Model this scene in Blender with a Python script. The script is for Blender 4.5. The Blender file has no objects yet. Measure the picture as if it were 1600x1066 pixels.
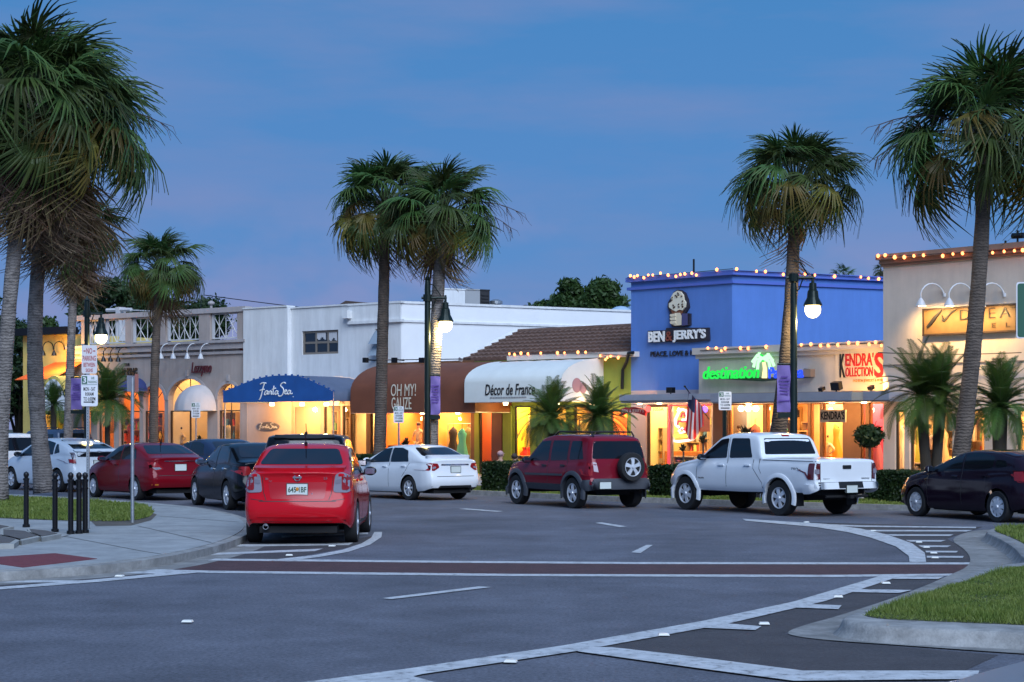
import bpy, bmesh, math, random
import numpy as np
from mathutils import Vector, Matrix, Euler
from mathutils.bvhtree import BVHTree
from math import sin, cos, pi, radians, sqrt, atan2, exp
random.seed(7); np.random.seed(7)
SC = bpy.context.scene
COL = SC.collection
# ------------------------------------------------------------------ camera, sky, sun, exposure
F, CX, HY, CH = 2700.0, 800.0, 668.0, 1.9      # focal length and principal point in photo pixels, eye height in metres
cam = bpy.data.objects.new('camera', bpy.data.cameras.new('camera')); COL.objects.link(cam)
cam.location = (0, 0, CH); cam.rotation_euler = (radians(90), 0, 0)
cam.data.sensor_width = 36; cam.data.lens = F/1600*36; cam.data.shift_y = (HY-533)/1600
cam.data.clip_end = 3000; cam.data.clip_start = 0.2
SC.camera = cam
W = bpy.data.worlds.new('World'); SC.world = W; W.use_nodes = True
def build_world():
    nt = W.node_tree; N = nt.nodes; K = nt.links; N.clear()
    out = N.new('ShaderNodeOutputWorld'); bg = N.new('ShaderNodeBackground')
    tc = N.new('ShaderNodeTexCoord'); sp = N.new('ShaderNodeSeparateXYZ'); K.new(tc.outputs['Generated'], sp.inputs[0])
    rp = N.new('ShaderNodeValToRGB'); K.new(sp.outputs['Z'], rp.inputs[0])
    e = rp.color_ramp.elements
    cols = [(0.0, (0.17, 0.29, 0.57)), (0.07, (0.112, 0.272, 0.59)), (0.14, (0.095, 0.26, 0.58)), (0.25, (0.066, 0.24, 0.55)), (0.6, (0.06, 0.22, 0.52)), (1.0, (0.06, 0.21, 0.50))]
    e[0].position, e[0].color = cols[0][0], (*cols[0][1], 1)
    e[1].position, e[1].color = cols[-1][0], (*cols[-1][1], 1)
    for p, c in cols[1:-1]:
        q = e.new(p); q.color = (*c, 1)
    mp = N.new('ShaderNodeMapping'); mp.inputs['Scale'].default_value = (2.6, 2.6, 13.0); K.new(tc.outputs['Generated'], mp.inputs[0])
    n1 = N.new('ShaderNodeTexNoise'); n1.inputs['Scale'].default_value = 1.7; n1.inputs['Detail'].default_value = 6; n1.inputs['Roughness'].default_value = .55
    mp.inputs['Location'].default_value = (0.9, 0.3, 0.35)
    K.new(mp.outputs[0], n1.inputs['Vector'])
    r1 = N.new('ShaderNodeValToRGB'); r1.color_ramp.elements[0].position = .42; r1.color_ramp.elements[1].position = .75
    K.new(n1.outputs[0], r1.inputs[0])
    mx = N.new('ShaderNodeMix'); mx.data_type = 'RGBA'; mx.inputs[7].default_value = (0.19, 0.27, 0.53, 1)
    ml = N.new('ShaderNodeMath'); ml.operation = 'MULTIPLY'; ml.inputs[1].default_value = .8
    K.new(r1.outputs[0], ml.inputs[0]); K.new(ml.outputs[0], mx.inputs[0]); K.new(rp.outputs[0], mx.inputs[6])
    # low rosy cumulus puffs
    m2 = N.new('ShaderNodeMapping'); m2.inputs['Scale'].default_value = (5, 5, 8); m2.inputs['Location'].default_value = (1.9, 0.2, 0.55); K.new(tc.outputs['Generated'], m2.inputs[0])
    n2 = N.new('ShaderNodeTexNoise'); n2.inputs['Scale'].default_value = 1.5; n2.inputs['Detail'].default_value = 5; K.new(m2.outputs[0], n2.inputs['Vector'])
    r2 = N.new('ShaderNodeValToRGB'); r2.color_ramp.elements[0].position = .46; r2.color_ramp.elements[1].position = .56; K.new(n2.outputs[0], r2.inputs[0])
    mr = N.new('ShaderNodeMapRange'); mr.inputs['From Min'].default_value = .15; mr.inputs['From Max'].default_value = .04; K.new(sp.outputs['Z'], mr.inputs['Value'])
    mm = N.new('ShaderNodeMath'); mm.operation = 'MULTIPLY'; K.new(r2.outputs[0], mm.inputs[0]); K.new(mr.outputs[0], mm.inputs[1])
    m3 = N.new('ShaderNodeMath'); m3.operation = 'MULTIPLY'; m3.inputs[1].default_value = .95; K.new(mm.outputs[0], m3.inputs[0])
    x2 = N.new('ShaderNodeMix'); x2.data_type = 'RGBA'; x2.inputs[7].default_value = (0.27, 0.30, 0.55, 1)
    K.new(m3.outputs[0], x2.inputs[0]); K.new(mx.outputs[2], x2.inputs[6])
    K.new(x2.outputs[2], bg.inputs[0]); bg.inputs[1].default_value = 0.435
    K.new(bg.outputs[0], out.inputs[0])
build_world()
SUN = bpy.data.objects.new('sun', bpy.data.lights.new('sun', 'SUN')); COL.objects.link(SUN)
SUN.data.energy = 1.65; SUN.data.angle = radians(45); SUN.data.color = (0.72, 0.83, 1.0)
SUN.rotation_euler = Vector((0.22, -0.75, 0.62)).to_track_quat('Z', 'Y').to_euler()
SC.view_settings.view_transform = 'Standard'; SC.view_settings.look = 'None'
SC.view_settings.exposure = 1.2; SC.view_settings.gamma = 1.0; SC.view_settings.use_curve_mapping = False
SC.render.engine = 'CYCLES'
SC.cycles.use_denoising = True; SC.cycles.max_bounces = 6; SC.cycles.diffuse_bounces = 3; SC.cycles.glossy_bounces = 3
SC.cycles.transparent_max_bounces = 12; SC.cycles.sample_clamp_indirect = 4.0; SC.cycles.sample_clamp_direct = 0
SC.cycles.caustics_reflective = False; SC.cycles.caustics_refractive = False

# ------------------------------------------------------------------ geometry helpers
def G(px, py, z=0.0):
    d = (CH-z)*F/(py-HY)
    return Vector(((px-CX)/F*d, d, z))
def P(px, py, d):
    return Vector(((px-CX)/F*d, d, CH+(HY-py)/F*d))
BASE = {}
def link(o, parent=None):
    COL.objects.link(o)
    if parent is not None: o.parent = parent
    return o
def tag(o, label=None, cat=None, group=None, kind=None):
    if label: o['label'] = label
    if cat: o['category'] = cat
    if group: o['group'] = group
    if kind: o['kind'] = kind
    return o
def thing(name, label, cat, loc=(0, 0, 0), rotz=0.0, group=None, base=None):
    o = bpy.data.objects.new(name, None); o.empty_display_size = .2
    COL.objects.link(o); o.location = loc; o.rotation_euler = (0, 0, rotz)
    tag(o, label, cat, group)
    BASE[o.name] = Vector(base) if base is not None else Vector((0, 0, 0))
    return o
def empty(name, parent):
    o = bpy.data.objects.new(name, None); o.empty_display_size = .1; link(o, parent); BASE[o.name] = BASE[parent.name]
    return o
class MB:
    def __init__(s): s.v = []; s.f = []; s.mi = []; s.cur = 0
    def add(s, vs, fs):
        o = len(s.v); s.v += [tuple(v) for v in vs]
        s.f += [tuple(i+o for i in f) for f in fs]; s.mi += [s.cur]*len(fs)
        return s
    def box(s, x0, x1, y0, y1, z0, z1):
        if x0 > x1: x0, x1 = x1, x0
        if y0 > y1: y0, y1 = y1, y0
        if z0 > z1: z0, z1 = z1, z0
        return s.add([(x0,y0,z0),(x1,y0,z0),(x1,y1,z0),(x0,y1,z0),(x0,y0,z1),(x1,y0,z1),(x1,y1,z1),(x0,y1,z1)],
              [(0,3,2,1),(4,5,6,7),(0,1,5,4),(1,2,6,5),(2,3,7,6),(3,0,4,7)])
    def obox(s, c, hx, hy, hz, R):
        c = Vector(c); vs = [c + R @ Vector((i*hx, j*hy, k*hz)) for i, j, k in ((-1,-1,-1),(1,-1,-1),(1,1,-1),(-1,1,-1),(-1,-1,1),(1,-1,1),(1,1,1),(-1,1,1))]
        return s.add(vs, [(0,3,2,1),(4,5,6,7),(0,1,5,4),(1,2,6,5),(2,3,7,6),(3,0,4,7)])
    def poly(s, pts): return s.add(pts, [tuple(range(len(pts)))])
    def prism(s, front, back):
        n = len(front)
        fs = [tuple(range(n)), tuple(range(2*n-1, n-1, -1))]
        fs += [(i, (i+1) % n, n+(i+1) % n, n+i) for i in range(n)]
        return s.add(list(front)+list(back), fs)
    def slab(s, pts, z0, z1):
        return s.prism([(p[0], p[1], z1) for p in pts], [(p[0], p[1], z0) for p in pts])
    def tube(s, pts, r, n=8, cap=True):
        pts = [Vector(p) for p in pts]; rs = r if isinstance(r, (list, tuple)) else [r]*len(pts)
        vs = []; fs = []; prev = None
        for i, p in enumerate(pts):
            t = (pts[min(i+1, len(pts)-1)] - pts[max(i-1, 0)])
            t = t.normalized() if t.length > 1e-9 else Vector((0, 0, 1))
            if prev is None:
                a = t.cross(Vector((0, 0, 1)) if abs(t.z) < .9 else Vector((1, 0, 0))).normalized()
            else:
                a = (prev - t*prev.dot(t)).normalized()
            prev = a; b = t.cross(a)
            for k in range(n):
                q = 2*pi*k/n; vs.append(p + a*(cos(q)*rs[i]) + b*(sin(q)*rs[i]))
        for i in range(len(pts)-1):
            for k in range(n):
                fs.append((i*n+k, i*n+(k+1) % n, (i+1)*n+(k+1) % n, (i+1)*n+k))
        if cap:
            fs.append(tuple(range(n-1, -1, -1))); fs.append(tuple(range((len(pts)-1)*n, len(pts)*n)))
        return s.add(vs, fs)
    def lathe(s, prof, n=16, c=(0, 0, 0), M=None):
        vs = []; fs = []; c = Vector(c)
        for r, z in prof:
            for k in range(n):
                q = 2*pi*k/n; v = Vector((r*cos(q), r*sin(q), z)); vs.append(c + (M @ v if M else v))
        for i in range(len(prof)-1):
            for k in range(n):
                fs.append((i*n+k, i*n+(k+1) % n, (i+1)*n+(k+1) % n, (i+1)*n+k))
        fs.append(tuple(range(n-1, -1, -1))); fs.append(tuple(range((len(prof)-1)*n, len(prof)*n)))
        return s.add(vs, fs)
    def ball(s, c, rx, ry=None, rz=None, n=10, m=6):
        ry = ry or rx; rz = rz or rx; vs = [(c[0], c[1], c[2]-rz)]; fs = []
        for i in range(1, m):
            a = -pi/2+pi*i/m
            for k in range(n): q = 2*pi*k/n; vs.append((c[0]+rx*cos(a)*cos(q), c[1]+ry*cos(a)*sin(q), c[2]+rz*sin(a)))
        vs.append((c[0], c[1], c[2]+rz)); L = len(vs)-1
        for k in range(n): fs.append((0, 1+(k+1) % n, 1+k)); fs.append((L, L-n+k, L-n+(k+1) % n))
        for i in range(m-2):
            for k in range(n): a = 1+i*n; fs.append((a+k, a+(k+1) % n, a+n+(k+1) % n, a+n+k))
        return s.add(vs, fs)
    def mesh(s, name, mats, smooth=False, shift=None):
        me = bpy.data.meshes.new(name)
        v = s.v if shift is None else [(a[0]-shift[0], a[1]-shift[1], a[2]-shift[2]) for a in s.v]
        me.from_pydata(v, [], s.f)
        for m in (mats if isinstance(mats, (list, tuple)) else [mats]): me.materials.append(m)
        if any(s.mi): me.polygons.foreach_set('material_index', s.mi)
        if smooth: me.polygons.foreach_set('use_smooth', [True]*len(me.polygons))
        me.update()
        return me
    def build(s, name, mats, parent=None, smooth=False, M=None):
        sh = BASE.get(parent.name) if parent is not None else None
        o = bpy.data.objects.new(name, s.mesh(name, mats, smooth, sh)); link(o, parent)
        if smooth == 'auto': pass
        if parent is not None: BASE[o.name] = BASE[parent.name]
        else:
            BASE[o.name] = Vector((0, 0, 0))
            if M is not None: o.matrix_world = M
        return o
def sharp(o, deg=35):
    """smooth shading that keeps edges sharper than deg"""
    me = o.data; bm = bmesh.new(); bm.from_mesh(me); th = radians(deg)
    for f in bm.faces: f.smooth = True
    for e in bm.edges: e.smooth = not (len(e.link_faces) == 2 and e.calc_face_angle(0) > th)
    bm.to_mesh(me); bm.free(); return o
# ------------------------------------------------------------------ materials
MC = {}
def mat(name, col, rough=.6, metal=0.0, coat=0.0, spec=.5, var=0.0, vscale=3.0, bump=0.0, bscale=20.0, emit=None, es=0.0, col2=None, objrand=0.0, sheen=0):
    if name in MC: return MC[name]
    m = bpy.data.materials.new(name); m.use_nodes = True; nt = m.node_tree; N = nt.nodes; K = nt.links
    b = N['Principled BSDF']; b.inputs['Base Color'].default_value = (*col, 1); b.inputs['Roughness'].default_value = rough
    b.inputs['Metallic'].default_value = metal; b.inputs['Coat Weight'].default_value = coat; b.inputs['Coat Roughness'].default_value = .06
    b.inputs['Specular IOR Level'].default_value = spec
    if emit: b.inputs['Emission Color'].default_value = (*emit, 1); b.inputs['Emission Strength'].default_value = es
    last = None
    if var > 0 or bump > 0 or col2:
        tc = N.new('ShaderNodeTexCoord')
    if var > 0 or col2:
        n = N.new('ShaderNodeTexNoise'); n.inputs['Scale'].default_value = vscale; n.inputs['Detail'].default_value = 6; n.inputs['Roughness'].default_value = .62
        K.new(tc.outputs['Object'], n.inputs['Vector'])
        r = N.new('ShaderNodeMapRange'); r.inputs['From Min'].default_value = .3; r.inputs['From Max'].default_value = .7; K.new(n.outputs[0], r.inputs['Value'])
        x = N.new('ShaderNodeMix'); x.data_type = 'RGBA'
        c2 = col2 if col2 else tuple(c*(1+var) for c in col)
        c1 = col if col2 else tuple(c*(1-var) for c in col)
        x.inputs[6].default_value = (*c1, 1); x.inputs[7].default_value = (*c2, 1)
        K.new(r.outputs[0], x.inputs[0]); K.new(x.outputs[2], b.inputs['Base Color']); last = x.outputs[2]
    if objrand > 0:
        oi = N.new('ShaderNodeObjectInfo'); h = N.new('ShaderNodeHueSaturation')
        a = N.new('ShaderNodeMapRange'); a.inputs['To Min'].default_value = 1-objrand; a.inputs['To Max'].default_value = 1+objrand; K.new(oi.outputs['Random'], a.inputs['Value'])
        K.new(a.outputs[0], h.inputs['Value'])
        a2 = N.new('ShaderNodeMapRange'); a2.inputs['To Min'].default_value = .5-objrand*.08; a2.inputs['To Max'].default_value = .5+objrand*.06; K.new(oi.outputs['Random'], a2.inputs['Value'])
        K.new(a2.outputs[0], h.inputs['Hue'])
        if last: K.new(last, h.inputs['Color'])
        else: h.inputs['Color'].default_value = (*col, 1)
        K.new(h.outputs[0], b.inputs['Base Color'])
    if bump > 0:
        n = N.new('ShaderNodeTexNoise'); n.inputs['Scale'].default_value = bscale; n.inputs['Detail'].default_value = 5
        K.new(tc.outputs['Object'], n.inputs['Vector'])
        u = N.new('ShaderNodeBump'); u.inputs['Strength'].default_value = bump; u.inputs['Distance'].default_value = .02
        K.new(n.outputs[0], u.inputs['Height']); K.new(u.outputs[0], b.inputs['Normal'])
    MC[name] = m; return m
def leafmat(name, col, col2, trans=.35, objrand=.3, vscale=1.2):
    if name in MC: return MC[name]
    m = mat(name, col, rough=.5, spec=.35, col2=col2, vscale=vscale, objrand=objrand)
    nt = m.node_tree; N = nt.nodes; K = nt.links; b = N['Principled BSDF']; out = N['Material Output']
    t = N.new('ShaderNodeBsdfTranslucent'); mx = N.new('ShaderNodeMixShader'); mx.inputs[0].default_value = trans
    src = b.inputs['Base Color'].links[0].from_socket; K.new(src, t.inputs[0])
    K.new(b.outputs[0], mx.inputs[1]); K.new(t.outputs[0], mx.inputs[2]); K.new(mx.outputs[0], out.inputs[0])
    return m
def emitmat(name, col, s, sampling=True):
    if name in MC: return MC[name]
    m = bpy.data.materials.new(name); m.use_nodes = True; N = m.node_tree.nodes; N.clear()
    o = N.new('ShaderNodeOutputMaterial'); e = N.new('ShaderNodeEmission'); e.inputs[0].default_value = (*col, 1); e.inputs[1].default_value = s
    m.node_tree.links.new(e.outputs[0], o.inputs[0])
    if not sampling: m.cycles.emission_sampling = 'NONE'
    MC[name] = m; return m
def glassmat(name, tint=(1, 1, 1), refl=1.0):
    if name in MC: return MC[name]
    m = bpy.data.materials.new(name); m.use_nodes = True; N = m.node_tree.nodes; K = m.node_tree.links; N.clear()
    o = N.new('ShaderNodeOutputMaterial'); t = N.new('ShaderNodeBsdfTransparent'); t.inputs[0].default_value = (*tint, 1)
    g = N.new('ShaderNodeBsdfGlossy'); g.inputs['Roughness'].default_value = .02
    lw = N.new('ShaderNodeLayerWeight'); lw.inputs[0].default_value = .5; mx = N.new('ShaderNodeMixShader')
    pw = N.new('ShaderNodeMath'); pw.operation = 'POWER'; pw.inputs[1].default_value = 4.0; K.new(lw.outputs['Facing'], pw.inputs[0])
    ma = N.new('ShaderNodeMath'); ma.operation = 'MULTIPLY_ADD'; ma.inputs[1].default_value = .9*refl; ma.inputs[2].default_value = .03*refl; ma.use_clamp = True; K.new(pw.outputs[0], ma.inputs[0])
    K.new(ma.outputs[0], mx.inputs[0]); K.new(t.outputs[0], mx.inputs[1]); K.new(g.outputs[0], mx.inputs[2]); K.new(mx.outputs[0], o.inputs[0])
    MC[name] = m; return m
ASPH = mat('asphalt', (.110, .114, .138), .8, var=.25, vscale=.55, bump=.5, bscale=90)
ASPH_D = mat('dark_asphalt', (.062, .056, .060), .85, var=.2, vscale=2.5, bump=.5, bscale=90)
BRICKRED = mat('red_crosswalk', (.075, .034, .034), .8, var=.25, vscale=4, bump=.4, bscale=60)
LINE = mat('road_paint', (.50, .51, .52), .7, var=.22, vscale=5, bump=.2, bscale=80)
CONC = mat('concrete', (.30, .31, .31), .85, var=.16, vscale=1.5, bump=.3, bscale=50)
CONC_D = mat('gutter_concrete', (.22, .215, .205), .88, var=.25, vscale=1.2, bump=.4, bscale=40)
KERB = mat('kerb_concrete', (.27, .265, .255), .85, var=.25, vscale=2.2, bump=.4, bscale=40)
SOIL = mat('soil', (.05, .055, .035), .95, var=.3, vscale=2)
GRASS = leafmat('grass_blade', (.115, .18, .026), (.23, .265, .06), .3, 0, 2.5)
WHITE = mat('white_stucco', (.74, .75, .75), .8, var=.05, vscale=1.3, bump=.15, bscale=30)
TAUPE = mat('taupe_stucco', (.41, .345, .31), .85, var=.08, vscale=1.2, bump=.25, bscale=40)
TAUPE_T = mat('taupe_trim', (.42, .38, .37), .8, var=.06, vscale=2, bump=.1, bscale=40)
BLUE = mat('blue_stucco', (.085, .20, .54), .8, var=.06, vscale=.9, bump=.15, bscale=40)
CREAM = mat('cream_stucco', (.54, .48, .40), .85, var=.08, vscale=1.0, bump=.25, bscale=40)
TAN = mat('tan_stucco', (.68, .59, .50), .85, var=.08, vscale=1.0, bump=.25, bscale=40)
GREENW = mat('olive_green_stucco', (.20, .27, .045), .8, var=.1, vscale=2, bump=.15, bscale=30)
DKGREEN = mat('dark_green_metal', (.012, .022, .018), .35, metal=.4)
BLACK = mat('black_metal', (.008, .008, .01), .35, metal=.3)
GALV = mat('galvanised_steel', (.42, .44, .46), .4, metal=.8, var=.15, vscale=12)
SIGNW = mat('sign_white', (.72, .72, .74), .45)
WOODF = mat('dark_wood_frame', (.05, .03, .02), .5, var=.2, vscale=6)
GREYF = mat('grey_fascia', (.26, .29, .36), .6, var=.08, vscale=2)
GLASS = glassmat('shop_glass')
DARKGL = mat('dark_window_glass', (.012, .014, .02), .06, spec=.8)
WARMW = mat('warm_shop_wall', (.72, .50, .24), .8, var=.08, vscale=2)
YELW = mat('yellow_shop_wall', (.80, .62, .12), .8)
ORGW = mat('orange_shop_wall', (.70, .24, .05), .8)
PINKW = mat('pink_shop_wall', (.75, .13, .20), .8)
CRW = mat('cream_shop_wall', (.75, .62, .40), .8, var=.06, vscale=2)
FLOORW = mat('shop_floor', (.30, .20, .11), .5)
LAMPE = emitmat('warm_lamp_glow', (1, .72, .34), 9.0)
BULBE = emitmat('string_bulb_glow', (1, .25, .075), 3.0)
BLK = mat('black_letter', (.012, .011, .012), .5)
REDL = mat('dark_red_letter', (.32, .03, .03), .5)
def speckle(m, scale, amt, dark=None, lo=.35, hi=.65):
    nt = m.node_tree; N = nt.nodes; K = nt.links; b = N['Principled BSDF']; src = b.inputs['Base Color'].links[0].from_socket
    tc = N.new('ShaderNodeTexCoord'); n = N.new('ShaderNodeTexNoise'); n.inputs['Scale'].default_value = scale; n.inputs['Detail'].default_value = 8; n.inputs['Roughness'].default_value = .75; K.new(tc.outputs['Object'], n.inputs['Vector'])
    r = N.new('ShaderNodeMapRange'); r.inputs['From Min'].default_value = lo; r.inputs['From Max'].default_value = hi; r.inputs['To Min'].default_value = 1-amt; r.inputs['To Max'].default_value = 1+amt if dark is None else 1
    K.new(n.outputs[0], r.inputs['Value']); x = N.new('ShaderNodeMix'); x.data_type = 'RGBA'
    if dark is None:
        x.blend_type = 'MULTIPLY'; x.inputs[0].default_value = 1; K.new(src, x.inputs[6]); cb = N.new('ShaderNodeCombineColor')
        for i in range(3): K.new(r.outputs[0], cb.inputs[i])
        K.new(cb.outputs[0], x.inputs[7])
    else:
        x.inputs[6].default_value = (*dark, 1); K.new(src, x.inputs[7]); K.new(r.outputs[0], x.inputs[0])
    K.new(x.outputs[2], b.inputs['Base Color'])
speckle(ASPH, 26, .5); speckle(ASPH, .25, .2); speckle(ASPH, 1.7, .12); speckle(ASPH_D, 28, .35); speckle(LINE, 9, .75, (.09, .09, .095), .36, .47); speckle(CONC, 3.5, .14); speckle(KERB, 5, .25); speckle(CONC_D, 4, .3); speckle(BRICKRED, 22, .35)
def streaks(m, amt=.16):
    nt = m.node_tree; N = nt.nodes; K = nt.links; b = N['Principled BSDF']; src = b.inputs['Base Color'].links[0].from_socket
    tc = N.new('ShaderNodeTexCoord'); mp = N.new('ShaderNodeMapping'); mp.inputs['Scale'].default_value = (3.2, 3.2, .35); K.new(tc.outputs['Object'], mp.inputs[0])
    n = N.new('ShaderNodeTexNoise'); n.inputs['Scale'].default_value = 1.0; n.inputs['Detail'].default_value = 7; n.inputs['Roughness'].default_value = .7; K.new(mp.outputs[0], n.inputs['Vector'])
    r = N.new('ShaderNodeMapRange'); r.inputs['From Min'].default_value = .35; r.inputs['From Max'].default_value = .6; r.inputs['To Min'].default_value = 1-amt; r.inputs['To Max'].default_value = 1.0; K.new(n.outputs[0], r.inputs['Value'])
    x = N.new('ShaderNodeMix'); x.data_type = 'RGBA'; x.blend_type = 'MULTIPLY'; x.inputs[0].default_value = 1; K.new(src, x.inputs[6]); cb = N.new('ShaderNodeCombineColor')
    for i in range(3): K.new(r.outputs[0], cb.inputs[i])
    K.new(cb.outputs[0], x.inputs[7]); K.new(x.outputs[2], b.inputs['Base Color'])
for m_, k_ in ((WHITE, .14), (TAUPE, .14), (TAUPE_T, .14), (BLUE, .08), (CREAM, .12), (TAN, .08), (GREENW, .14)): streaks(m_, k_)
# ------------------------------------------------------------------ text
def text(name, s, O, R, U, w=None, h=None, m=BLK, parent=None, ext=.01, shear=0, bold=0, fill=True, sp=1.0, align='L', mats=None):
    """lettering laid on a plane: O lower-left corner, R right, U up, box w x h (metres)"""
    cu = bpy.data.curves.new(name, 'FONT'); cu.body = s; cu.shear = shear; cu.offset = bold; cu.space_character = sp
    cu.resolution_u = 3; cu.align_x = 'CENTER' if '\n' in s else 'LEFT'
    t = bpy.data.objects.new('tmp', cu)
    me = bpy.data.meshes.new_from_object(t)
    n = len(me.vertices); co = np.empty(n*3); me.vertices.foreach_get('co', co); co = co.reshape(-1, 3)
    mn, mx = co.min(0), co.max(0); sz = np.maximum(mx-mn, 1e-6)
    if w is None: w = h*sz[0]/sz[1]
    if h is None: h = w*sz[1]/sz[0]
    O, R, U = Vector(O), Vector(R), Vector(U); Nn = R.cross(U)
    q = (co-mn)/sz
    base = np.array(O); fr = base + np.outer(q[:, 0]*w, np.array(R)) + np.outer(q[:, 1]*h, np.array(U))
    front = fr + np.array(Nn)*ext
    faces = [tuple(p.vertices) for p in me.polygons]
    bm = MB(); bm.add([tuple(v) for v in front], faces)
    # side walls
    from collections import Counter
    ec = Counter()
    for f in faces:
        for i in range(len(f)): ec[(f[i], f[(i+1) % len(f)])] += 1
    side = [(a, b) for (a, b) in ec if (b, a) not in ec]
    ids = {}; vs = []
    for a, b in side:
        for k in (a, b):
            if k not in ids: ids[k] = len(vs); vs.append(tuple(fr[k]))
    off = len(bm.v); bm.v += vs
    for a, b in side: bm.f.append((b, a, off+ids[a], off+ids[b])); bm.mi.append(0)
    bpy.data.objects.remove(t); bpy.data.curves.remove(cu); bpy.data.meshes.remove(me)
    return bm.build(name, m, parent)
X_, Y_, Z_ = Vector((1, 0, 0)), Vector((0, 1, 0)), Vector((0, 0, 1))
# ------------------------------------------------------------------ facade frames
def fcurve(x, out=0.0):
    s = 48*exp((x-1250)/3150); d = F/s; p = Vector(((x-CX)/F*d, d))
    if out:
        e = 1e-2; s2 = 48*exp((x+e-1250)/3150); d2 = F/s2; q = Vector(((x+e-CX)/F*d2, d2)); t = (q-p).normalized()
        p = p + Vector((t.y, -t.x))*out
    return p
class Frame:
    """local x to the right along a facade, y into the building, z up"""
    def __init__(s, A, B):
        s.A = Vector((A[0], A[1])); d = Vector((B[0]-A[0], B[1]-A[1])); s.len = d.length; s.u = d.normalized(); s.n = Vector((-s.u.y, s.u.x))
        s.ang = atan2(s.u.y, s.u.x); s.M = Matrix.Translation((s.A.x, s.A.y, 0)) @ Matrix.Rotation(s.ang, 4, 'Z')
    def D(s, px, off=0.0):
        d = Vector(((px-CX)/F, 1)); Q = s.A + s.n*off
        return Q.dot(s.n)/d.dot(s.n)
    def x(s, px, off=0.0):
        D = s.D(px, off); p = Vector(((px-CX)/F*D, D)); return (p-s.A).dot(s.u)
    def z(s, px, py, off=0.0): return CH+(HY-py)/F*s.D(px, off)
    def p(s, px, py, off=0.0): return Vector((s.x(px, off), off, s.z(px, py, off)))
    def start(s, px):
        """move the origin along the facade line to the point seen at this photo column"""
        s.A = s.A + s.u*s.x(px); s.M = Matrix.Translation((s.A.x, s.A.y, 0)) @ Matrix.Rotation(s.ang, 4, 'Z'); return s
    def thing(s, name, label, cat, group=None, base=(0, 0, 0)):
        w = s.M @ Vector(base)
        return thing(name, label, cat, w, s.ang, group, base)
    def text(s, name, st, px0, py0, px1, py1, off, m, parent, ext=.04, **k):
        """fit the lettering to a photo rectangle on the plane local y = off"""
        a, b = s.x(px0, off), s.x(px1, off); zm = (px0+px1)/2
        z0, z1 = s.z(zm, py1, off), s.z(zm, py0, off)
        return text(name, st, (a, off, z0), X_, Z_, w=b-a, h=z1-z0, m=m, parent=parent, ext=ext, **k)
def wall(mb, x0, x1, z0, z1, y0, t, ops=()):
    """a wall with rectangular openings: front at y0, back at y0+t"""
    xs = sorted({x0, x1, *[min(max(v, x0), x1) for o in ops for v in o[:2]]}); zs = sorted({z0, z1, *[min(max(v, z0), z1) for o in ops for v in o[2:]]})
    nx, nz = len(xs)-1, len(zs)-1
    def solid(i, j):
        if i < 0 or j < 0 or i >= nx or j >= nz: return False
        cx, cz = (xs[i]+xs[i+1])/2, (zs[j]+zs[j+1])/2
        return not any(o[0] < cx < o[1] and o[2] < cz < o[3] for o in ops)
    a, b = y0, y0+t
    for i in range(nx):
        for j in range(nz):
            if not solid(i, j): continue
            X0, X1, Z0, Z1 = xs[i], xs[i+1], zs[j], zs[j+1]
            mb.poly([(X0,a,Z0),(X1,a,Z0),(X1,a,Z1),(X0,a,Z1)]); mb.poly([(X1,b,Z0),(X0,b,Z0),(X0,b,Z1),(X1,b,Z1)])
            if not solid(i-1, j): mb.poly([(X0,b,Z0),(X0,a,Z0),(X0,a,Z1),(X0,b,Z1)])
            if not solid(i+1, j): mb.poly([(X1,a,Z0),(X1,b,Z0),(X1,b,Z1),(X1,a,Z1)])
            if not solid(i, j-1): mb.poly([(X0,b,Z0),(X1,b,Z0),(X1,a,Z0),(X0,a,Z0)])
            if not solid(i, j+1): mb.poly([(X0,a,Z1),(X1,a,Z1),(X1,b,Z1),(X0,b,Z1)])
    return mb
def copy_tree(o, parent=None):
    c = o.copy(); COL.objects.link(c); c.parent = parent
    BASE[c.name] = BASE.get(o.name, Vector((0, 0, 0)))
    for ch in list(o.children): copy_tree(ch, c)
    return c
# ================================================================== SETTING: ground, road, kerbs, pavements, grass
def struct(name, mb, m, smooth=False):
    o = mb.build(name, m, None, smooth); o['kind'] = 'structure'; return o
gm = MB(); gm.poly([(-900, -300, -.06), (900, -300, -.06), (900, 1500, -.06), (-900, 1500, -.06)])
struct('ground', gm, SOIL)
KP = [G(x, y) for x, y in ((2100, 822), (1750, 809), (1600, 804.5), (1480, 800.5), (1300, 795), (1118, 789.5), (1000, 785.5), (867, 780), (790, 776), (650, 769.5), (560, 765), (400, 756), (200, 746), (-100, 735), (-700, 722))]
KP = [Vector((p.x, p.y)) for p in KP]
def offs(pts, d):
    out = []
    for i, p in enumerate(pts):
        t = (pts[min(i+1, len(pts)-1)] - pts[max(i-1, 0)]).normalized()
        out.append(p + Vector((t.y, -t.x))*d)
    return out
rm = MB(); rm.poly([(p.x, p.y, 0) for p in KP] + [(-75, 60, 0), (-75, -30, 0), (60, -30, 0)])
ROAD = struct('road', rm, ASPH)
def band(a, b, z0, z1, name, m, cap=True):
    mb = MB()
    for i in range(len(a)-1):
        mb.prism([(a[i].x, a[i].y, z1), (b[i].x, b[i].y, z1), (b[i+1].x, b[i+1].y, z1), (a[i+1].x, a[i+1].y, z1)],
                 [(a[i].x, a[i].y, z0), (b[i].x, b[i].y, z0), (b[i+1].x, b[i+1].y, z0), (a[i+1].x, a[i+1].y, z0)])
    return struct(name, mb, m)
band(offs(KP, 0), offs(KP, .16), -.05, .13, 'kerb', KERB)
vg = [(p.x, p.y) for p in offs(KP, .16)]; vg2 = [(p.x, p.y) for p in offs(KP, 3.2)]
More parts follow.
